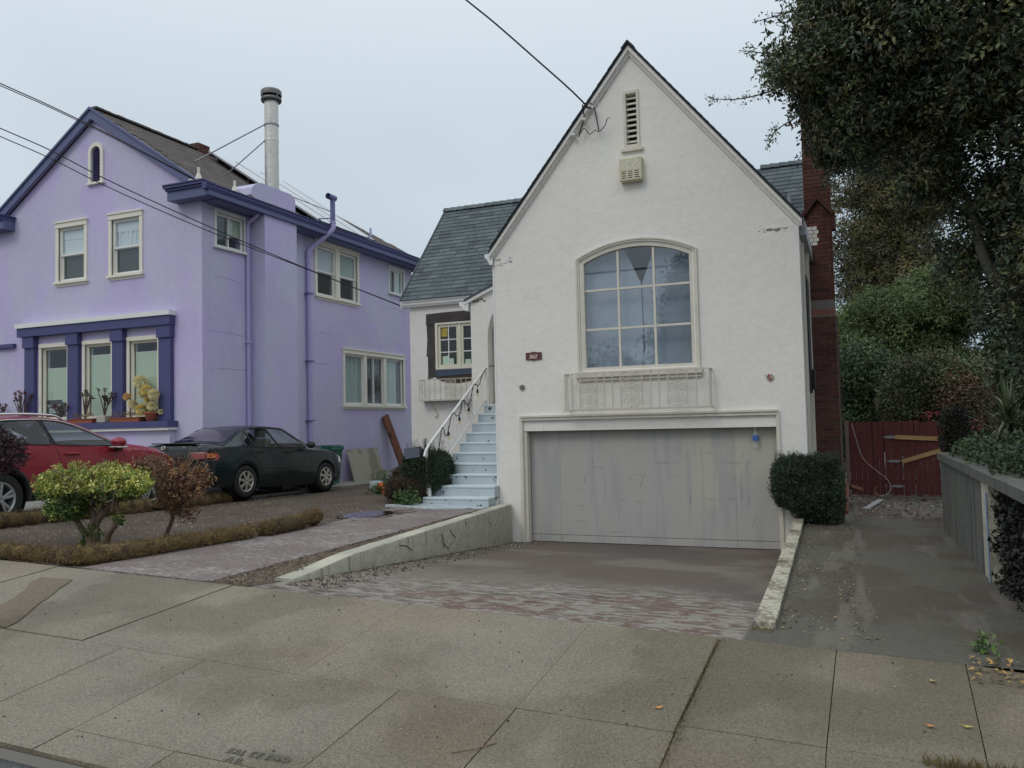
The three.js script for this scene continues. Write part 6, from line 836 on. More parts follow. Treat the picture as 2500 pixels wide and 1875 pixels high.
    bl(1500, -0.28, 0.70, 0, 0.52, 0.20, 0.36, 101); bl(1500, 0.24, 0.75, 0, 0.54, 0.20, 0.36, 102); bl(520, -0.30, 0.52, 0.08, 0.30, 0.17, 0.24, 103); bl(260, -0.68, 0.68, 0, 0.16, 0.12, 0.16, 104); bl(110, -0.2, 0.47, 0.12, 0.18, 0.12, 0.14, 105); bl(22, 0.4, 0.36, 0.02, 0.05, 0.12, 0.05, 106); bl(14, 0.05, 0.2, 0.05, 0.22, 0.1, 0.1, 107); bl(10, -0.1, 0.08, 0.05, 0.06, 0.05, 0.05, 108);
    for (let i = 0; i < 90; i++) { const x = rr(-0.72, 0.7), z = rr(-0.3, 0.3), top = 0.93 - 0.25 * Math.pow(Math.abs(x + 0.02) / 0.8, 3) - 0.3 * z * z, h = rr(0.03, 0.13); for (let k = 0; k < 4; k++) L.push([B.x + x + rr(-0.015, 0.015), B.y + top - 0.03 + h * k / 3, B.z + z, 0.62]); }
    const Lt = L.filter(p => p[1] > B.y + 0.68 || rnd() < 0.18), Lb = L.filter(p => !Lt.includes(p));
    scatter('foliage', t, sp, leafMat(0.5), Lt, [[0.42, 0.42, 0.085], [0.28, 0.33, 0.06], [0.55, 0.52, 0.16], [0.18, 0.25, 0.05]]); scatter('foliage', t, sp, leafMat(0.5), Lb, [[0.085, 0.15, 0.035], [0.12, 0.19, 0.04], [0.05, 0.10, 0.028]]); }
  // ---- withered brown shrub next to it
  { const t = thing('withered_shrub', 'withered brown shrub on one bent stem behind the light green shrub', 'shrub'), B = V(-7.72, lot(-7.72, -7.55), -7.55), d = (x, y, z) => V(B.x + x, B.y + y, B.z + z);
    for (const s of [[d(0.0, -0.05, 0), d(0.02, 0.12, 0), d(0.10, 0.28, 0), d(0.14, 0.38, 0), d(0.26, 0.5, 0), d(0.32, 0.7, 0)], [d(0.13, 0.36, 0), d(0.0, 0.5, 0), d(-0.12, 0.62, 0), d(-0.18, 0.85, 0)], [d(0.16, 0.4, 0), d(0.2, 0.6, 0.02), d(0.2, 0.85, 0.02), d(0.1, 1.05, 0)]]) part('stem', taper(s, 0.032, 0.012, 7, 20), std([0.14, 0.085, 0.06], { roughness: 0.95 }), t);
    const tw = []; for (let i = 0; i < 60; i++) { const a = rr(0, 6.28), r = rr(0.1, 0.4); tw.push(taper([d(0.1, 0.6, 0), d(0.1 + r * 0.6 * Math.cos(a), rr(0.7, 0.95), r * 0.6 * Math.sin(a)), d(0.1 + r * Math.cos(a), rr(0.7, 1.2), r * Math.sin(a))], 0.007, 0.003, 4)); } part('twig', tw, M.bark, t);
    const L = [], sp = sprig(7, 0.07, 0.045, 0.026), bl = (n, x, y, z, rx, ry, rz, sd) => inBlob(L, n, B.x + x, B.y + y, B.z + z, rx, ry, rz, 0.5, 0.6, 1.2, 0.3, sd); bl(230, 0.05, 0.84, 0, 0.36, 0.22, 0.3, 111); bl(190, 0.36, 0.74, 0, 0.28, 0.2, 0.25, 112); bl(80, -0.2, 0.98, 0, 0.22, 0.12, 0.2, 113); bl(110, 0.15, 0.6, 0, 0.25, 0.18, 0.2, 114); bl(90, 0.3, 0.42, 0, 0.2, 0.14, 0.16, 115); bl(50, 0.56, 0.86, 0, 0.1, 0.1, 0.1, 116);
    scatter('foliage', t, sp, leafMat(0.75), L, [[0.17, 0.085, 0.05], [0.23, 0.125, 0.06], [0.11, 0.058, 0.044], [0.29, 0.165, 0.075]]); }
  // ---- purple-leaved shrub cut by the left edge
  { const t = thing('purple_leaf_shrub', 'dark purple-leaved shrub cut off by the left edge before the red car', 'shrub'), bx = -8.72, bz = -6.5, by = lot(bx, bz) + 0.27; const d = (x, y, z) => V(bx + x, by + y, bz + z);
    part('stem', [taper([d(-0.75, -0.32, 0), d(-0.65, 0.3, 0), d(-0.4, 0.8, 0)], 0.03, 0.01, 6), taper([d(-0.7, 0.1, 0), d(-0.65, 0.6, 0), d(-0.5, 1.0, 0)], 0.02, 0.008, 6)], M.darkBark, t);
    const L = [], sp = sprig(10, 0.06, 0.036, 0.017), bl = (n, x, y, rx, ry, sd) => inBlob(L, n, bx + x, by + y, bz, rx, ry, 0.25, 0.5, 0.6, 1.15, 0.3, sd); bl(480, -0.48, 0.94, 0.32, 0.17, 121); bl(300, -0.38, 0.80, 0.28, 0.13, 122); bl(300, -0.7, 1.04, 0.28, 0.17, 123); bl(70, -0.36, 0.66, 0.16, 0.10, 124);
    scatter('foliage', t, sp, leafMat(0.7), L, [[0.055, 0.022, 0.030], [0.04, 0.018, 0.025], [0.075, 0.030, 0.036], [0.03, 0.022, 0.022]]); }
  // ---- small green plants round the steps
  const weed = (label, x, z, n, rx, ry, rz, cols, L0 = 0.07) => { const t = thing('leafy_weed', label, 'plant'), y = lot(x, z); const tw = []; for (let i = 0; i < 7; i++) { const a = rr(0, 6.28); tw.push(taper([V(x, y, z), V(x + rx * 0.4 * Math.cos(a), y + ry * 0.6, z + rz * 0.4 * Math.sin(a)), V(x + rx * 0.8 * Math.cos(a), y + ry, z + rz * 0.8 * Math.sin(a))], 0.005, 0.002, 4)); } part('stem', tw, std([0.06, 0.09, 0.03]), t); const L = []; inBlob(L, n, x, y + ry * 0.6, z, rx, ry * 0.7, rz, 0.5, 0.7, 1.2, 0.3, 7); scatter('foliage', t, sprig(7, 0.09, L0, L0 * 0.55), leafMat(0.5), L, cols); };
  weed('green weed sprouting at the left corner of the lowest blue step', -7.62, -13.15, 60, 0.26, 0.24, 0.2, [[0.06, 0.12, 0.03], [0.09, 0.16, 0.04]]);
  weed('bluish green plant growing over the orange plastic scrap', -9.25, -15.3, 80, 0.28, 0.38, 0.22, [[0.05, 0.10, 0.055], [0.08, 0.14, 0.07]]);
  weed('low yellow-green plant below the orange plastic scrap', -9.30, -14.9, 50, 0.26, 0.2, 0.2, [[0.08, 0.13, 0.035], [0.05, 0.09, 0.03]]);
  weed('single weed in the crack between the dark path and the pavement', 0.72, -6.3, 7, 0.07, 0.09, 0.06, [[0.07, 0.12, 0.03]], 0.05);
}

// ================================================================ red gate, right-hand wall and what lies by them
{
  const g = thing('board_gate', 'dark red board gate patched with two raw timber braces at the end of the path', 'gate'), z = -20, y0 = -1.80; reseed(501);
  let x = -0.08; const n = 15, w = 1.80 / n; for (let i = 0; i < n; i++) { const gap = [3, 5, 8, 10].includes(i) ? 0.016 : 0.005, b = rr(-0.008, 0.008), yb = y0 + rr(-0.02, 0.02), yt = -0.165 + rr(-0.015, 0.015) - (i > 11 ? 0.02 : 0), ca = 0.025; part('board', [ext([[x, yb], [x + w - gap, yb], [x + w - gap, yt - ca], [x + w - gap - ca, yt], [x + ca, yt], [x, yt - ca]], z - 0.02 + b, z + b)], M.fence, g); x += w; }
  part('rail', [box(-0.1, 1.74, -0.62, -0.53, z - 0.07, z - 0.03)], M.fence, g); part('rail', [box(-0.1, 1.74, -1.55, -1.46, z - 0.07, z - 0.03)], M.fence, g); part('post', [box(-0.17, -0.09, -2.1, -0.13, z - 0.05, z + 0.04)], std([0.17, 0.11, 0.11], { roughness: 0.9 }), g); part('post', [box(1.74, 1.86, -2.1, -0.3, z - 0.05, z + 0.03)], M.fence, g);
  part('brace', [beam(V(0.85, -0.515, z + 0.025), V(1.70, -0.565, z + 0.025), 0.03, 0.09)], M.newWood, g); part('brace', [beam(V(0.97, -1.06, z + 0.027), V(1.74, -0.82, z + 0.027), 0.03, 0.09)], M.newWood, g);
  const hinge = (x, y) => part('hinge', [ext([[x - 0.18, y], [x - 0.07, y + 0.025], [x, y + 0.03], [x + 0.07, y + 0.025], [x + 0.15, y], [x + 0.07, y - 0.025], [x, y - 0.03], [x - 0.07, y - 0.025]], z + 0.010, z + 0.018), cyl(x, y - 0.035, y + 0.035, z + 0.02, 0.011, 0.011, 8)], M.greyMetal, g); hinge(0.77, -0.515); hinge(0.83, -1.05); hinge(0.86, -1.60);
  solo('loose_cable', tube([V(-0.02, -0.2, z + 0.05), V(0.10, -0.72, z + 0.05), V(0.20, -1.0, z + 0.05), V(0.44, -1.25, z + 0.07), V(0.66, -1.45, z + 0.08), V(0.72, -1.62, z + 0.12), V(0.66, -1.75, z + 0.2), V(0.48, -1.80, z + 0.3)], 0.009, 90, 5), std([0.33, 0.28, 0.25]), 'thin pale cable hanging in a curve down the red gate', 'cable');
  solo('loose_plank', beam(V(0.16, lot(0.16, -16.5) + 0.03, -16.5), V(0.47, lot(0.47, -18.7) + 0.04, -18.7), 0.10, 0.03), M.greyWood, 'grey plank lying on the dirt before the red gate', 'plank');
  solo('wooden_stake', beam(V(0.42, lot(0.4, -18.9) - 0.02, -18.9), V(0.40, lot(0.4, -18.9) + 0.30, -18.95), 0.06, 0.05, V(0, 0, 1)), M.redWood, 'short reddish stake standing beside the grey plank', 'stake');
  solo('timber_step', [beam(V(-0.16, lot(0, -15.6) + 0.02, -15.6), V(-0.14, lot(0, -17.3) + 0.42, -17.3), 0.09, 0.06, V(1, 0, 0)), beam(V(-0.14, lot(0, -17.3) + 0.40, -17.3), V(0.06, lot(0, -18) + 0.28, -18.1), 0.16, 0.06)], std([0.17, 0.06, 0.035], { roughness: 0.85 }), 'rust-red timber piece at the foot of the brick chimney by the gate', 'timber');
  { const t = thing('litter', 'scattered wood chips and dry leaves before the red gate', 'litter', null); t.userData.kind = 'stuff'; const L = []; for (let i = 0; i < 900; i++) { const x = rr(-0.15, 1.6), z2 = rr(-19.9, -15.2); L.push([x, lot(x, z2) + 0.012, z2, rr(0.5, 1.8), 1]); } scatter('chip', t, leafGeo(0.05, 0.025), leafMat(0.9), L, [[0.24, 0.17, 0.12], [0.15, 0.06, 0.045], [0.32, 0.29, 0.25], [0.07, 0.05, 0.04]]); }
}
{
  const w = thing('garden_wall', 'grey plaster retaining wall with flat coping along the right side of the path', 'wall');
  part('wall', [box(1.2, 1.42, -2.4, -0.70, -13.9, -9.72)], M.wallGrey, w); part('wall', [box(1.203, 1.42, -2.2, -0.70, -9.719, -9.25)], M.wallOld, w);
  part('coping', [box(1.16, 1.5, -0.70, -0.60, -13.95, -6.2)], M.wallGrey, w); part('wall', [box(1.9, 2.1, -2.2, -0.70, -9.25, -6.0), box(1.203, 2.1, -2.2, -0.72, -6.2, -5.9)], M.wallGrey, w);
  part('wall_pipe', [cyl(1.185, -1.75, -0.8, -9.26, 0.012, 0.012, 8)], std([0.25, 0.30, 0.40]), w);
  struct('raised_yard', [polySurf([[1.42, -9.3], [6, -9.3], [6, -16.0], [1.42, -16.0]], (x) => -0.78 + 0.06 * (x - 1.4), 0), box(1.5, 6, -2.4, -0.85, -9.32, -9.26)], M.soil);
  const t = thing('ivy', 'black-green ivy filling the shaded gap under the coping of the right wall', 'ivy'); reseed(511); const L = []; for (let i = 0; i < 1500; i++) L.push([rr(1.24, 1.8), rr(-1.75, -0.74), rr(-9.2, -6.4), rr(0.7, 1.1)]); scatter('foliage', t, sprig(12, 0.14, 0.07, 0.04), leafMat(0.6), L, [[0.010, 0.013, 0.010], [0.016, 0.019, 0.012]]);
}
// ================================================================ straw rolls round the soil bed
M.strawDark = M.straw.clone(); M.strawDark.color.setRGB(0.62, 0.58, 0.55);
function strawRoll(label, pts, r, fibres) {
  const t = thing('straw_roll', label, 'straw roll', 'straw rolls around the soil bed'), c = new THREE.CatmullRomCurve3(pts.map(p => V(p[0], lot(p[0], p[1]) + r * 0.75 + (p[2] || 0), p[1]))), len = c.getLength(), seg = Math.ceil(len * 22), n = 18;
  const g = new THREE.TubeGeometry(c, seg, r, n, false), p = g.attributes.position, q = V(0, 0, 0);
  for (let i = 0; i <= seg; i++) { c.getPointAt(i / seg, q); const e = Math.min(i, seg - i) / 3, cap = e < 1 ? Math.sqrt(1 - (1 - e) ** 2) * 0.9 + 0.05 : 1, band = 1 - 0.10 * Math.pow(0.5 + 0.5 * Math.cos(i / 22 * 6.283 / 0.85), 8); for (let j = 0; j <= n; j++) { const k = i * (n + 1) + j, jj = j % n, s = cap * band * (0.90 + 0.22 * tn(i * 0.28, jj * 0.55, 9999, 99, 7)) * (0.80 + 0.38 * tn(i * 0.045 + pts[0][1] * 3 + 300, 3, 9999, 99, 9)); p.setXYZ(k, q.x + (p.getX(k) - q.x) * s, q.y + (p.getY(k) - q.y) * s * 0.95, q.z + (p.getZ(k) - q.z) * s); } }
  g.computeVertexNormals(); part('roll', g, /dark|second|end piece/.test(label) ? M.strawDark : M.straw, t);
  const L = []; for (let i = 0; i < len * fibres; i++) { c.getPointAt(rnd(), q); const a = rr(-0.4, 3.5), tan = V(0, 0, 0); const u = rnd(); c.getPointAt(u, q); c.getTangentAt(u, tan); const sd = V(-tan.z, 0, tan.x).normalize(); L.push([q.x + sd.x * Math.cos(a) * r * 0.97, q.y + Math.sin(a) * r * 0.93, q.z + sd.z * Math.cos(a) * r * 0.97, rr(0.5, 1.3)]); }
  const f = new THREE.CylinderGeometry(0.0016, 0.0012, 0.09, 3); f.rotateZ(1.57); scatter('straw', t, f, leafMat(0.9), L, [[0.26, 0.17, 0.055], [0.34, 0.24, 0.09], [0.16, 0.10, 0.045], [0.10, 0.07, 0.035]]); return t;
}
reseed(521);
strawRoll('short straw roll at the left front edge of the soil bed on the pavement', [[-9.6, -6.02], [-8.6, -6.03], [-8.1, -6.06], [-7.82, -6.10, -0.02]], 0.095, 900);
strawRoll('dark sagging straw roll between the front corner and the left edge', [[-7.88, -6.13, -0.03], [-7.6, -6.10, -0.01], [-7.3, -6.06]], 0.10, 900);
strawRoll('long straw roll running from the pavement along the reddish walkway', [[-7.42, -6.02], [-7.28, -6.5], [-7.24, -7.4], [-7.20, -8.2], [-7.19, -8.5]], 0.105, 900);
strawRoll('straw roll continuing beside the walkway, second from the pavement', [[-7.17, -8.58], [-7.20, -9.1], [-7.23, -9.58]], 0.115, 900);
strawRoll('short end piece of straw roll standing slightly higher by the walkway', [[-7.27, -9.68, 0.02], [-7.30, -9.9, 0.03], [-7.32, -10.1, 0.02]], 0.125, 900);
strawRoll('straw roll lying along the drive below the red car', [[-10.86, -6.3], [-10.84, -8.0], [-10.86, -9.6], [-10.86, -10.3]], 0.125, 700);
strawRoll('straw roll behind the withered shrub below the green sedan', [[-10.86, -10.35], [-10.88, -11.6], [-10.90, -12.5]], 0.125, 700);
// ================================================================ things standing by the purple wall
{
  const bin = (x, z, ry, mat, label) => { const b = thing('waste_bin', label, 'bin', null, [x, lot(x, z), z], ry); const g = new THREE.CylinderGeometry(0.40, 0.30, 0.86, 4, 1); g.rotateY(Math.PI / 4); g.translate(0, 0.46, 0); part('body', toCreasedNormals(g, 0.4), mat, b); part('rim', [rbox(-0.31, 0.31, 0.84, 0.90, -0.31, 0.31, 0.015)], mat, b); part('lid', [rbox(-0.30, 0.30, 0.90, 0.94, -0.33, 0.30, 0.02), rbox(-0.26, 0.26, 0.94, 0.965, -0.26, 0.22, 0.015), cyl(0, 0, 0, 0, 0, 0, 3)].slice(0, 2), mat, b); part('handle', [rod(V(-0.22, 0.88, 0.36), V(0.22, 0.88, 0.36), 0.016)], mat, b); for (const s of [-1, 1]) part('wheel', [(() => { const c = new THREE.CylinderGeometry(0.1, 0.1, 0.05, 18); c.rotateZ(1.5708); c.translate(s * 0.24, 0.1, 0.28); return c; })()], M.wire, b); return b; };
  bin(-11.98, -16.85, 0.1, M.binGreen, 'green lidded waste bin behind the front of the green sedan'); bin(-12.0, -15.95, 0.08, M.binGrey, 'grey waste bin mostly hidden behind the mirror of the green sedan');
  const pw = (a, b, c, d) => { const y = lot(a, c); const g = new THREE.BoxGeometry(0.02, 0.86, 1.12); return g; };
  { const t = thing('plywood_sheet', 'stained plywood sheet leaning against the purple wall', 'panel', null, [-12.02, lot(-12, -18.9), -18.85]); part('sheet', [(() => { const g = new THREE.BoxGeometry(0.022, 0.88, 1.5); g.translate(0, 0.44, 0); g.rotateZ(0.28); return g; })()], M.ply, t); part('batten', [box(0.03, 0.10, 0.02, 0.24, -0.85, -0.1)], M.ply, t); }
  { const t = thing('leaning_board', 'long reddish weathered board leaning on the purple wall', 'board'); part('board', [beam(V(-11.98, lot(-12, -20.7), -20.75), V(-12.33, 0.28, -20.15), 0.30, 0.05, V(1, 0.2, 0.1))], M.redWood, t); }
  { const t = thing('low_block', 'low pale blue painted concrete block at the end of the soil bed', 'block'); part('block', [rbox(-10.45, -9.3, -1.6, -1.30, -16.6, -16.35, 0.015)], M.stepPaint, t); }
  { const t = thing('plastic_scrap', 'torn bright orange plastic scrap among weeds', 'scrap'); reseed(531); const p = []; const mk = (cx, cy, w, h, n) => { const a = []; for (let i = 0; i < n; i++) { const t2 = i / n * 6.283, r = rr(0.65, 1.1); a.push([cx + w * r * Math.cos(t2), cy + h * r * Math.sin(t2)]); } return a; }; part('sheet', [ext(mk(-9.24, -1.30, 0.16, 0.13, 9), -14.92, -14.90), ext(mk(-9.14, -1.45, 0.08, 0.11, 8), -14.88, -14.86)].map(g => { g.translate(0, 0, 0); return g; }), M.orange, t); }
  { const t = thing('wax_candle', 'white candle stub standing on the left end of the lowest blue step', 'candle'); part('candle', [(() => { const g = new THREE.LatheGeometry([[0, 0], [0.034, 0], [0.036, 0.02], [0.036, 0.2], [0.028, 0.24], [0.012, 0.26], [0, 0.265]].map(a => new THREE.Vector2(a[0], a[1])), 16); g.translate(-7.39, -1.35, -13.62); return g; })()], M.wax, t); part('wick', [cyl(-7.39, -1.09, -1.07, -13.62, 0.003, 0.003, 5)], M.wire, t); }
  { const t = thing('grey_box', 'flat dark grey box sticking out of the top of the green hedge', 'box'); part('case', [(() => { const g = new RoundedBoxGeometry(0.30, 0.20, 0.22, 3, 0.02); g.rotateY(0.25); g.rotateZ(0.12); g.translate(-7.72, -0.54, -13.62); return g; })()], std([0.10, 0.11, 0.145], { roughness: 0.5 }), t); part('flap', [(() => { const g = new RoundedBoxGeometry(0.31, 0.015, 0.23, 2, 0.006); g.rotateY(0.25); g.rotateZ(0.12); g.translate(-7.73, -0.435, -13.62); return g; })()], std([0.12, 0.13, 0.165], { roughness: 0.5 }), t); }
  { const p = []; for (let i = 0; i < 40; i++) { const a = i / 40 * 6.283, r = 0.85 + 0.35 * tn(Math.cos(a) * 1.8 + 5, Math.sin(a) * 1.8 + 5, 99, 99, 17); p.push([-7.40 + 0.34 * r * Math.cos(a), -11.45 + 0.55 * r * Math.sin(a)]); } struct('puddle', [polySurf(p, () => lot(-7.4, -11.7) + 0.022, 0)], new THREE.MeshPhysicalMaterial({ color: new THREE.Color().setRGB(0.035, 0.03, 0.03), roughness: 0.03, clearcoat: 1, clearcoatRoughness: 0, ior: 1.5 }), 'shallow puddle mirroring the purple wall on the soil bed'); }
}
// ================================================================ on the purple house's window sill
{
  const sy = 0.206, sz = ZF + 0.18;
  const trough = (x0, x1, label) => { const t = thing('planter_trough', label, 'planter', 'terracotta troughs on the blue sill'); part('trough', [ext([[x0, sy + 0.085], [x0 + 0.02, sy], [x1 - 0.02, sy], [x1, sy + 0.085]], sz - 0.08, sz + 0.08), rbox(x0 - 0.012, x1 + 0.012, sy + 0.08, sy + 0.10, sz - 0.095, sz + 0.095, 0.006)], M.terracotta, t); const L = []; for (let i = 0; i < (x1 - x0) * 60; i++) L.push([rr(x0 + 0.03, x1 - 0.03), sy + 0.14 + rr(0, 0.06), sz + rr(-0.06, 0.06), rr(0.5, 1)]); scatter('succulent', t, sprig(6, 0.05, 0.04, 0.02), leafMat(0.6), L, [[0.30, 0.17, 0.12], [0.35, 0.30, 0.2], [0.14, 0.15, 0.08]]); return t; };
  reseed(541); trough(-15.95, -15.25, 'terracotta trough with small plants under the middle window of the bay'); trough(-14.75, -13.88, 'long terracotta trough under the right window of the bay');
  const succ = (t, x, h, w, n, col, y0) => { const st = [], L = []; for (let i = 0; i < n; i++) { const a = rr(-1, 1), hh = h * rr(0.6, 1.05), p = V(x + a * w, y0 + hh, sz + rr(-0.08, 0.08)); st.push(taper([V(x, y0 - 0.02, sz), V(x + a * w * 0.35, y0 + hh * 0.45, sz), p], 0.012, 0.008, 5)); for (let k = 0; k < 2; k++) L.push([p.x + rr(-0.015, 0.015), p.y + rr(0, 0.02), p.z, rr(0.7, 1.1)]); } part('stem', st, std([0.10, 0.065, 0.06]), t); scatter('rosette', t, sprig(12, 0.05, 0.05, 0.026), leafMat(0.6), L, col); };
  { const t = thing('potted_succulent', 'branching dark succulent in a pale concrete pot on the blue sill', 'potted plant'); part('pot', [rbox(-15.10, -14.85, sy + 0.0, sy + 0.15, sz - 0.10, sz + 0.10, 0.015)], M.potGrey, t); succ(t, -14.97, 0.55, 0.26, 11, [[0.06, 0.035, 0.045], [0.09, 0.06, 0.06]], sy + 0.15); }
  { const t = thing('flower_pot', 'terracotta pot with round cream yellow flower heads on the blue sill', 'potted plant'), g = new THREE.LatheGeometry([[0, 0], [0.095, 0], [0.125, 0.15], [0.14, 0.15], [0.14, 0.19], [0.12, 0.19], [0.11, 0.17]].map(a => new THREE.Vector2(a[0], a[1])), 24); g.translate(-13.62, sy, sz); part('pot', g, M.terracotta, t);
    const heads = [[-13.98, 1.05, 0.20], [-13.70, 0.86, 0.16], [-13.50, 0.76, 0.16], [-13.87, 0.80, 0.13], [-13.85, 0.46, 0.17], [-13.55, 0.52, 0.15], [-14.08, 0.58, 0.13], [-13.72, 0.65, 0.13], [-14.22, 0.74, 0.11], [-13.42, 0.40, 0.08], [-13.65, 0.42, 0.11]]; const st = [];
    for (const [i, [x, y, r0]] of heads.entries()) { const r = r0 * 0.86; const c = V(x, y, sz + rr(-0.06, 0.1)); st.push(taper([V(-13.62, sy + 0.2, sz), V(mix(-13.62, x, 0.6), mix(sy + 0.25, y, 0.5), c.z), c], 0.012, 0.008, 5)); const ps = []; const q = new THREE.Quaternion(); for (let k = 0; k < 120; k++) { const u = 1 - 2 * (k + 0.5) / 120, a = k * 2.39996, h = Math.sqrt(1 - u * u), d = V(h * Math.cos(a), u, h * Math.sin(a)); const l = leafGeo(r * rr(0.5, 0.72), r * 0.28, 0.35); l.applyQuaternion(q.setFromUnitVectors(V(1, 0, 0), d)); l.translate(c.x + d.x * r * 0.36, c.y + d.y * r * 0.36, c.z + d.z * r * 0.36); ps.push(l); } part('flower_head', ps, std(i === 8 ? [0.76, 0.50, 0.18] : i % 3 === 1 ? [0.78, 0.64, 0.26] : [0.80, 0.73, 0.44], { roughness: 0.8 }), t); }
    part('stem', st, std([0.07, 0.06, 0.035]), t); }
  { const t = thing('sill_succulent', 'tall dark red succulent at the left post of the bay', 'plant'); succ(t, -17.55, 0.75, 0.34, 16, [[0.10, 0.03, 0.035], [0.15, 0.05, 0.045]], sy); part('pot', [cyl(-17.55, sy, sy + 0.14, sz, 0.1, 0.12)], M.terracotta, t); }
  { const t = thing('sill_succulent', 'reddish succulent in front of the posters behind the car roof', 'plant'); succ(t, -16.32, 0.42, 0.2, 9, [[0.16, 0.06, 0.045], [0.10, 0.06, 0.04]], sy); part('pot', [cyl(-16.32, sy, sy + 0.1, sz, 0.08, 0.1)], M.terracotta, t); }
  { const t = thing('sill_succulent', 'thin leggy plant in the middle trough before the blind', 'plant'); succ(t, -15.55, 0.55, 0.2, 7, [[0.13, 0.10, 0.07], [0.08, 0.07, 0.045]], sy + 0.12); }
  { const t = thing('sill_succulent', 'dark red succulent cut by the left edge above the red car', 'plant'); succ(t, -18.35, 0.6, 0.3, 14, [[0.10, 0.03, 0.035], [0.14, 0.05, 0.045]], sy - 0.1); part('pot', [cyl(-18.35, -1.3, sy - 0.05, sz, 0.16, 0.18)], M.terracotta, t); }
  // two posters standing inside the left window
  const poster = (W2, H2, draw) => { const c = document.createElement('canvas'); c.width = W2; c.height = H2; draw(c.getContext('2d')); const t = new THREE.CanvasTexture(c); t.colorSpace = THREE.SRGBColorSpace; return std([1, 1, 1], { map: t, roughness: 0.6 }); };
  const pl = (w, h, x, y, z, m, name, label) => { const g = new THREE.BoxGeometry(w, h, 0.006); g.translate(x, y, z); solo(name, g, m, label, 'poster', null, null, true); };
  pl(0.50, 0.40, -16.86, 0.56, ZF - 0.10, poster(250, 200, x => { x.fillStyle = '#141c20'; x.fillRect(0, 0, 250, 200); x.fillStyle = '#cfd2cb'; x.textAlign = 'center'; x.font = 'bold 40px sans-serif'; x.fillText('BLACK LIVES', 125, 78, 225); x.fillRect(45, 96, 160, 52); x.fillStyle = '#141c20'; x.font = 'bold 38px sans-serif'; x.fillText('MATTER', 125, 137, 145); }), 'window_poster', 'black poster with white lettering in the left bay window');
  pl(0.26, 0.44, -16.46, 0.57, ZF - 0.105, poster(130, 220, x => { x.fillStyle = '#10161a'; x.fillRect(0, 0, 130, 220); x.fillStyle = '#8f968f'; x.textAlign = 'center'; x.font = 'bold 56px serif'; x.fillText('GEO', 65, 62, 118); for (let i = 0; i < 26; i++) { const a = (i * 37) % 130, b = 80 + (i * 53) % 130; x.fillRect(a, b, 4 + (i * 7) % 13, 10 + (i * 11) % 30); } }), 'window_poster', 'narrow black and grey poster beside the lettered one');
}
// ================================================================ bottle at the garage door, overhead wires
{
  const b = thing('water_bottle', 'clear water bottle with blue label hanging at the top of the garage door', 'bottle'), x = -1.50, z = -14.12, y = -0.52; const L = p => { const g = new THREE.LatheGeometry(p.map(a => new THREE.Vector2(a[0], a[1])), 24); g.translate(x, y, z); return g; };
  part('body', [L([[0, 0], [0.042, 0.004], [0.046, 0.03], [0.044, 0.08], [0.046, 0.12], [0.046, 0.22], [0.035, 0.27], [0.018, 0.295], [0.018, 0.32], [0.0, 0.32]])], M.plastic, b); part('print_band', [L([[0.0475, 0.125], [0.0475, 0.215]])], M.bottleBlue, b); part('cap', [L([[0, 0.345], [0.021, 0.345], [0.021, 0.315], [0.0, 0.315]])], M.whitePaint, b); part('string', [rod(V(x, y + 0.34, z), V(x, -0.155, z + 0.01), 0.003, 5)], M.wire, b);
  solo('power_line', [tube([V(-15.83, 17.5, -9.86), V(-10.85, 12.23, -11.17), V(-5.87, 7.31, -12.47), V(-5.45, 6.91, -12.58), V(-4.69, 6.14, -12.91), V(-4.21, 5.65, -13.18), V(-4.05, 5.47, -13.48), V(-4.16, 5.59, -13.78), V(-4.10, 5.61, -13.88)], 0.016, 80, 6)], M.wire, 'twisted black service cable coming down to the white gable', 'cable');
  solo('service_wire', [tube([V(-4.20, 5.64, -13.72), V(-4.12, 5.70, -13.86), V(-4.06, 5.62, -13.88), V(-4.0, 5.3, -13.9), V(-3.98, 5.18, -13.9)], 0.012, 30, 5), tube([V(-4.22, 5.63, -13.72), V(-4.24, 5.45, -13.86), V(-4.33, 5.2, -13.88), V(-4.35, 5.12, -13.88)], 0.012, 24, 5), tube([V(-4.35, 5.14, -13.88), V(-4.25, 5.26, -13.9), V(-4.15, 5.14, -13.9), V(-4.05, 5.2, -13.9), V(-3.98, 5.16, -13.9), V(-3.86, 5.25, -13.88), V(-3.80, 5.36, -13.86), V(-3.76, 5.36, -13.86)], 0.008, 50, 5)], M.wire, 'loose black wire ends looping below the insulators on the white gable', 'wires');
}

solo('overhead_wire', [tube([V(-20.71, 12.16, 2.17), V(-17.41, 8.88, -3.66), V(-14.12, 6.44, -9.5), V(-13.55, 6.09, -10.51), V(-12.95, 5.67, -11.62), V(-12.27, 5.14, -12.86)], 0.011, 90, 5), tube([V(-20.82, 12.07, 2.12), V(-17.49, 8.82, -3.71), V(-14.17, 6.42, -9.54), V(-13.6, 6.08, -10.54), V(-12.99, 5.66, -11.66), V(-12.27, 5.12, -12.86)], 0.009, 90, 5)], M.wire, 'pair of thin wires running down to the gutter corner of the purple house', 'wire');
solo('overhead_wire', [tube([V(-25.02, 13.2, -2.15), V(-19.95, 9.14, -6.09), V(-14.88, 5.93, -10.02), V(-13.9, 5.39, -10.78), V(-13.2, 4.92, -11.37), V(-11.78, 4.09, -12.56), V(-11.07, 3.54, -14.77), V(-9.96, 2.88, -17.11)], 0.011, 110, 5)], M.wire, 'upper of the two low wires crossing the purple wall to the white wing', 'wire');
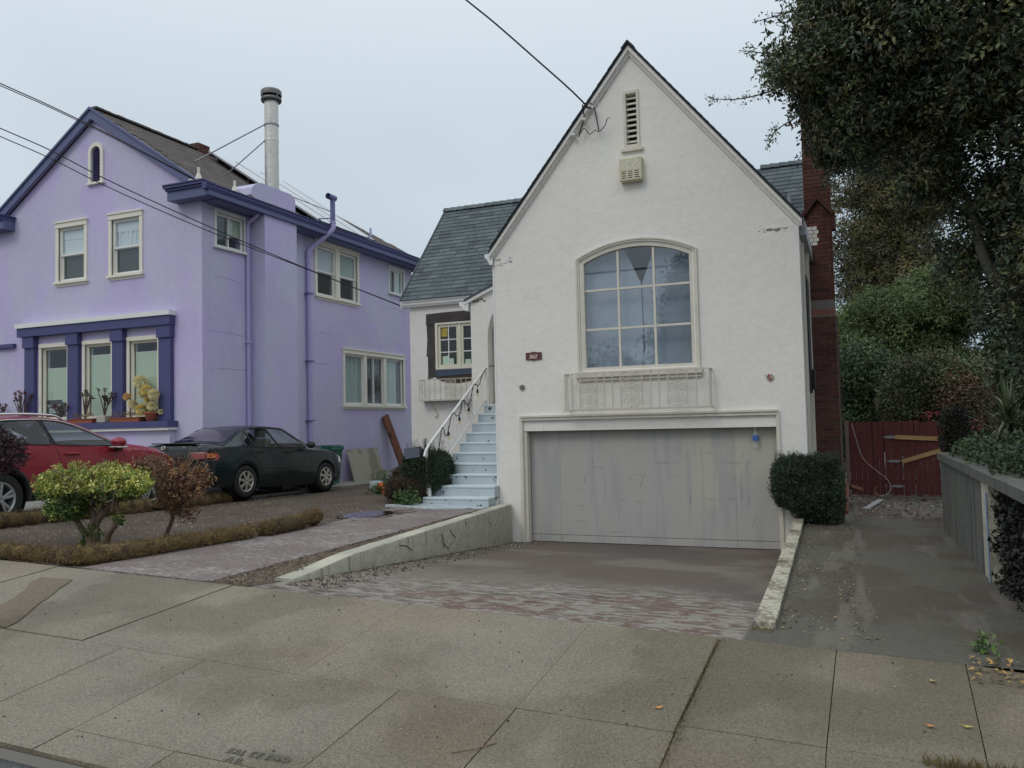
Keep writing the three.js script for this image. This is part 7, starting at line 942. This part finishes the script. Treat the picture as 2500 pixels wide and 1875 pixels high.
solo('overhead_wire', [tube([V(-25.06, 13.06, -2.18), V(-19.99, 9, -6.12), V(-14.92, 5.79, -10.05), V(-13.94, 5.25, -10.81), V(-13.22, 4.79, -11.39), V(-11.8, 4, -12.58), V(-11.08, 3.53, -14.78), V(-9.96, 2.87, -17.11)], 0.010, 110, 5)], M.wire, 'lower of the two low wires crossing the purple wall to the white wing', 'wire');
// ================================================================ small debris, weeds in joints, fallen leaves
{
  reseed(601);
  const deb = (name, label, n, f, geo, cols, s0, s1, flat = 1) => { const t = new THREE.Group(); t.name = numbered(name); scene.add(t); tag(t, label, 'debris', null, 'stuff'); const L = []; for (let i = 0; i < n; i++) { const p = f(); L.push([p[0], p[1], p[2], rr(s0, s1), flat]); } scatter('piece', t, geo, leafMat(0.95), L, cols); };
  const peb = new THREE.IcosahedronGeometry(0.011, 0), chip = leafGeo(0.035, 0.018);
  deb('wood_chip', 'pale chips and dry leaf bits strewn over the soil bed', 2400, () => { const x = rr(-10.7, -7.3), z = rr(-13, -6.2); return [x, lot(x, z) + 0.02, z]; }, chip, [[0.26, 0.21, 0.16], [0.17, 0.12, 0.09], [0.33, 0.28, 0.22]], 0.4, 1.3);
  deb('gravel', 'grit and pebbles along the foot of the cream retaining wall', 1300, () => { const u = Math.pow(rnd(), 1.3), x = mix(-4.95, -5.78, u) + Math.pow(rnd(), 2) * 0.5, z = mix(-6.3, -13.9, u); return [x, driveY(x, z) + 0.004, z]; }, peb, [[0.16, 0.13, 0.10], [0.25, 0.22, 0.18], [0.07, 0.06, 0.05]], 0.3, 1.5, 0);
  deb('leaf_litter', 'brown leaf litter in the soil strip behind the cream retaining wall', 1500, () => { const u = Math.pow(rnd(), 1.5), x = mix(-5.3, -6.02, u) + rr(-0.26, 0.20) * (1 - 0.5 * u), z = mix(-5.97, -13.6, u); return [x, lot(x, z) + 0.015, z]; }, chip, [[0.20, 0.15, 0.10], [0.12, 0.085, 0.06], [0.29, 0.24, 0.17], [0.06, 0.05, 0.035]], 0.4, 1.2);
  deb('gravel', 'dark grit scattered on the pavement slabs', 240, () => { const x = rr(-6.5, 1.5), z = rr(-5.9, -3.3); return [x, swk(x, z) + 0.003, z]; }, peb, [[0.04, 0.035, 0.03], [0.10, 0.09, 0.075], [0.30, 0.27, 0.22]], 0.2, 0.7, 0);
  deb('leaf_litter', 'dry leaves lying beside the low kerb wall on the dark path', 420, () => { const u = rnd(), x = mix(-0.55, -0.72, u) + Math.pow(rnd(), 1.6) * 0.7, z = mix(-6.2, -13.6, u); return [x, pathY(x, z) + 0.010, z]; }, chip, [[0.24, 0.20, 0.13], [0.14, 0.11, 0.07], [0.30, 0.22, 0.10]], 0.5, 1.3);
  deb('leaf_litter', 'yellow and brown leaves gathered at the right end of the dark path', 90, () => { const x = rr(0.62, 0.98), z = -5.75 - rr(-0.1, 0.35); return [x, swk(x, Math.max(z, -5.95)) + 0.02, z]; }, chip, [[0.36, 0.22, 0.06], [0.20, 0.14, 0.07], [0.10, 0.08, 0.05]], 0.7, 1.6);
  deb('gravel', 'loose gravel in the gutter at the lower left corner', 900, () => { const x = rr(-4.0, -2.2), z = rr(-3.16, -2.7); return [x, -1.925 - 0.03 * x, z]; }, peb, [[0.20, 0.21, 0.21], [0.10, 0.10, 0.10], [0.30, 0.30, 0.28]], 0.5, 1.8, 0);
  const grass = (label, n, f, h, cols) => { const t = new THREE.Group(); t.name = numbered('joint_grass'); scene.add(t); tag(t, label, 'grass', null, 'stuff'); const b = new THREE.BufferGeometry(); b.setAttribute('position', new THREE.Float32BufferAttribute([-0.0025, 0, 0, 0.0025, 0, 0, 0.012, h * 0.6, 0.004, 0.0025, 0, 0, 0.015, h * 0.6, 0.004, 0.012, h * 0.6, 0.004, 0.012, h * 0.6, 0.004, 0.015, h * 0.6, 0.004, 0.034, h, 0.01], 3)); b.computeVertexNormals(); const L = []; for (let i = 0; i < n; i++) { const p = f(); L.push([p[0], p[1], p[2], rr(0.5, 1.3), 1]); } scatter('blade', t, b, leafMat(0.8), L, cols); };
  const gc = [[0.17, 0.14, 0.05], [0.10, 0.10, 0.035], [0.22, 0.16, 0.07]];
  grass('dry grass tuft in the slab joint at the bottom right', 700, () => { const x = 0.25 + 0.6 * Math.pow(rnd(), 0.8), z = -4.545 + rr(-0.02, 0.03) - (x > 0.5 ? 0.05 * (x - 0.5) : 0); return [x, swk(x, z) - 0.01, z]; }, 0.07, gc);
  grass('thin grass in the long slab joint left of the bottle', 600, () => { const t = rnd(), x = -0.95 + 0.03 * t + rr(-0.016, 0.016), z = mix(-3.25, -5.9, Math.pow(t, 0.9)); return [x, swk(x, z) - 0.014, z]; }, 0.036, gc);
  grass('moss and grass on the kerb edge at the lower left corner', 500, () => { const x = rr(-3.2, -2.6), z = rr(-3.2, -3.12); return [x, swk(x, z) - 0.015, z]; }, 0.03, [[0.08, 0.09, 0.03], [0.13, 0.12, 0.05]]);
  grass('sparse weeds along the foot of the kerb wall near the pavement', 160, () => { const x = rr(-0.76, -0.60), z = rr(-6.33, -6.25); return [x, driveY(x, z) + 0.0, z]; }, 0.05, gc);
  const fl = [['orange fallen leaf on the slab left of the grassy joint', -1.114, -4.707, [0.62, 0.27, 0.06]], ['small orange leaf on the dark slabs at the right', 0.3, -4.97, [0.55, 0.20, 0.05]], ['pale tan leaf nearer the dark path at the right', 0.37, -5.60, [0.45, 0.33, 0.16]], ['yellow-green fallen leaf nearest the right edge', 0.48, -5.02, [0.42, 0.40, 0.08]]];
  for (const [label, x, z, c] of fl) { const g = merge([leafGeo(0.055, 0.034, 0.2), rod(V(-0.02, 0, 0), V(0.01, 0.001, 0), 0.0012, 4)]); g.rotateX(Math.PI); g.rotateY(rr(0, 6)); g.translate(x, swk(x, z) + 0.012, z); solo('fallen_leaf', g, std(c, { roughness: 0.7 }), label, 'leaf'); }
  solo('dry_twig', tube([V(-1.82, swk(-1.82, -4.05) + 0.006, -4.05), V(-1.90, swk(-1.9, -3.95) + 0.01, -3.95), V(-2.0, swk(-2.0, -3.88) + 0.006, -3.88)], 0.003, 14, 5), std([0.20, 0.13, 0.08]), 'thin dry twig on the slabs in the middle foreground', 'twig');
}
// ================================================================ across the street, mirrored in the panes
{
  reseed(651); const g = sprig(12, 0.45, 0.22, 0.12), dk = [[0.03, 0.042, 0.025], [0.045, 0.055, 0.03], [0.022, 0.03, 0.02]];
  const far = (label, x, z, h, bl) => tree('street_tree', label, x, z, h, bl, g, dk, null, 0.25, -2.0);
  far('tall leafy tree across the street mirrored in the right panes of the arched window', -7.8, 17, 9, [[900, -7.6, 6.6, 17, 1.9, 2.6, 2.2, 0.5, 0.9, 1.4, 0.35, 201], [500, -8.4, 4.0, 17.5, 1.9, 1.5, 2.0, 0.5, 0.9, 1.4, 0.35, 202]]);
  far('rounded tree across the street mirrored in the car windows', -19, 21, 6, [[800, -19, 2.2, 21, 3.0, 2.4, 2.5, 0.5, 1, 1.5, 0.35, 203]]);
  far('dark tree across the street mirrored low in the arched window', -13.5, 19, 4.5, [[900, -13.2, 1.9, 19, 3.4, 1.9, 2.0, 0.5, 1, 1.5, 0.35, 204]]);
}
for (const [i, [y, r]] of [[8.6, 0.03], [7.5, 0.05], [6.6, 0.03]].entries()) solo('street_wire', [tube([V(-60, y + 1.2, 11), V(-20, y, 11), V(-8, y - 0.1, 11), V(30, y + 0.9, 11)], r, 60, 5)], M.wire, ['highest', 'thick middle', 'lowest'][i] + ' of the overhead street wires mirrored in the arched window', 'wire');
scene.traverse(o => { if (o.isMesh) { o.castShadow = true; o.receiveShadow = true; } });
renderer.render(scene, camera);
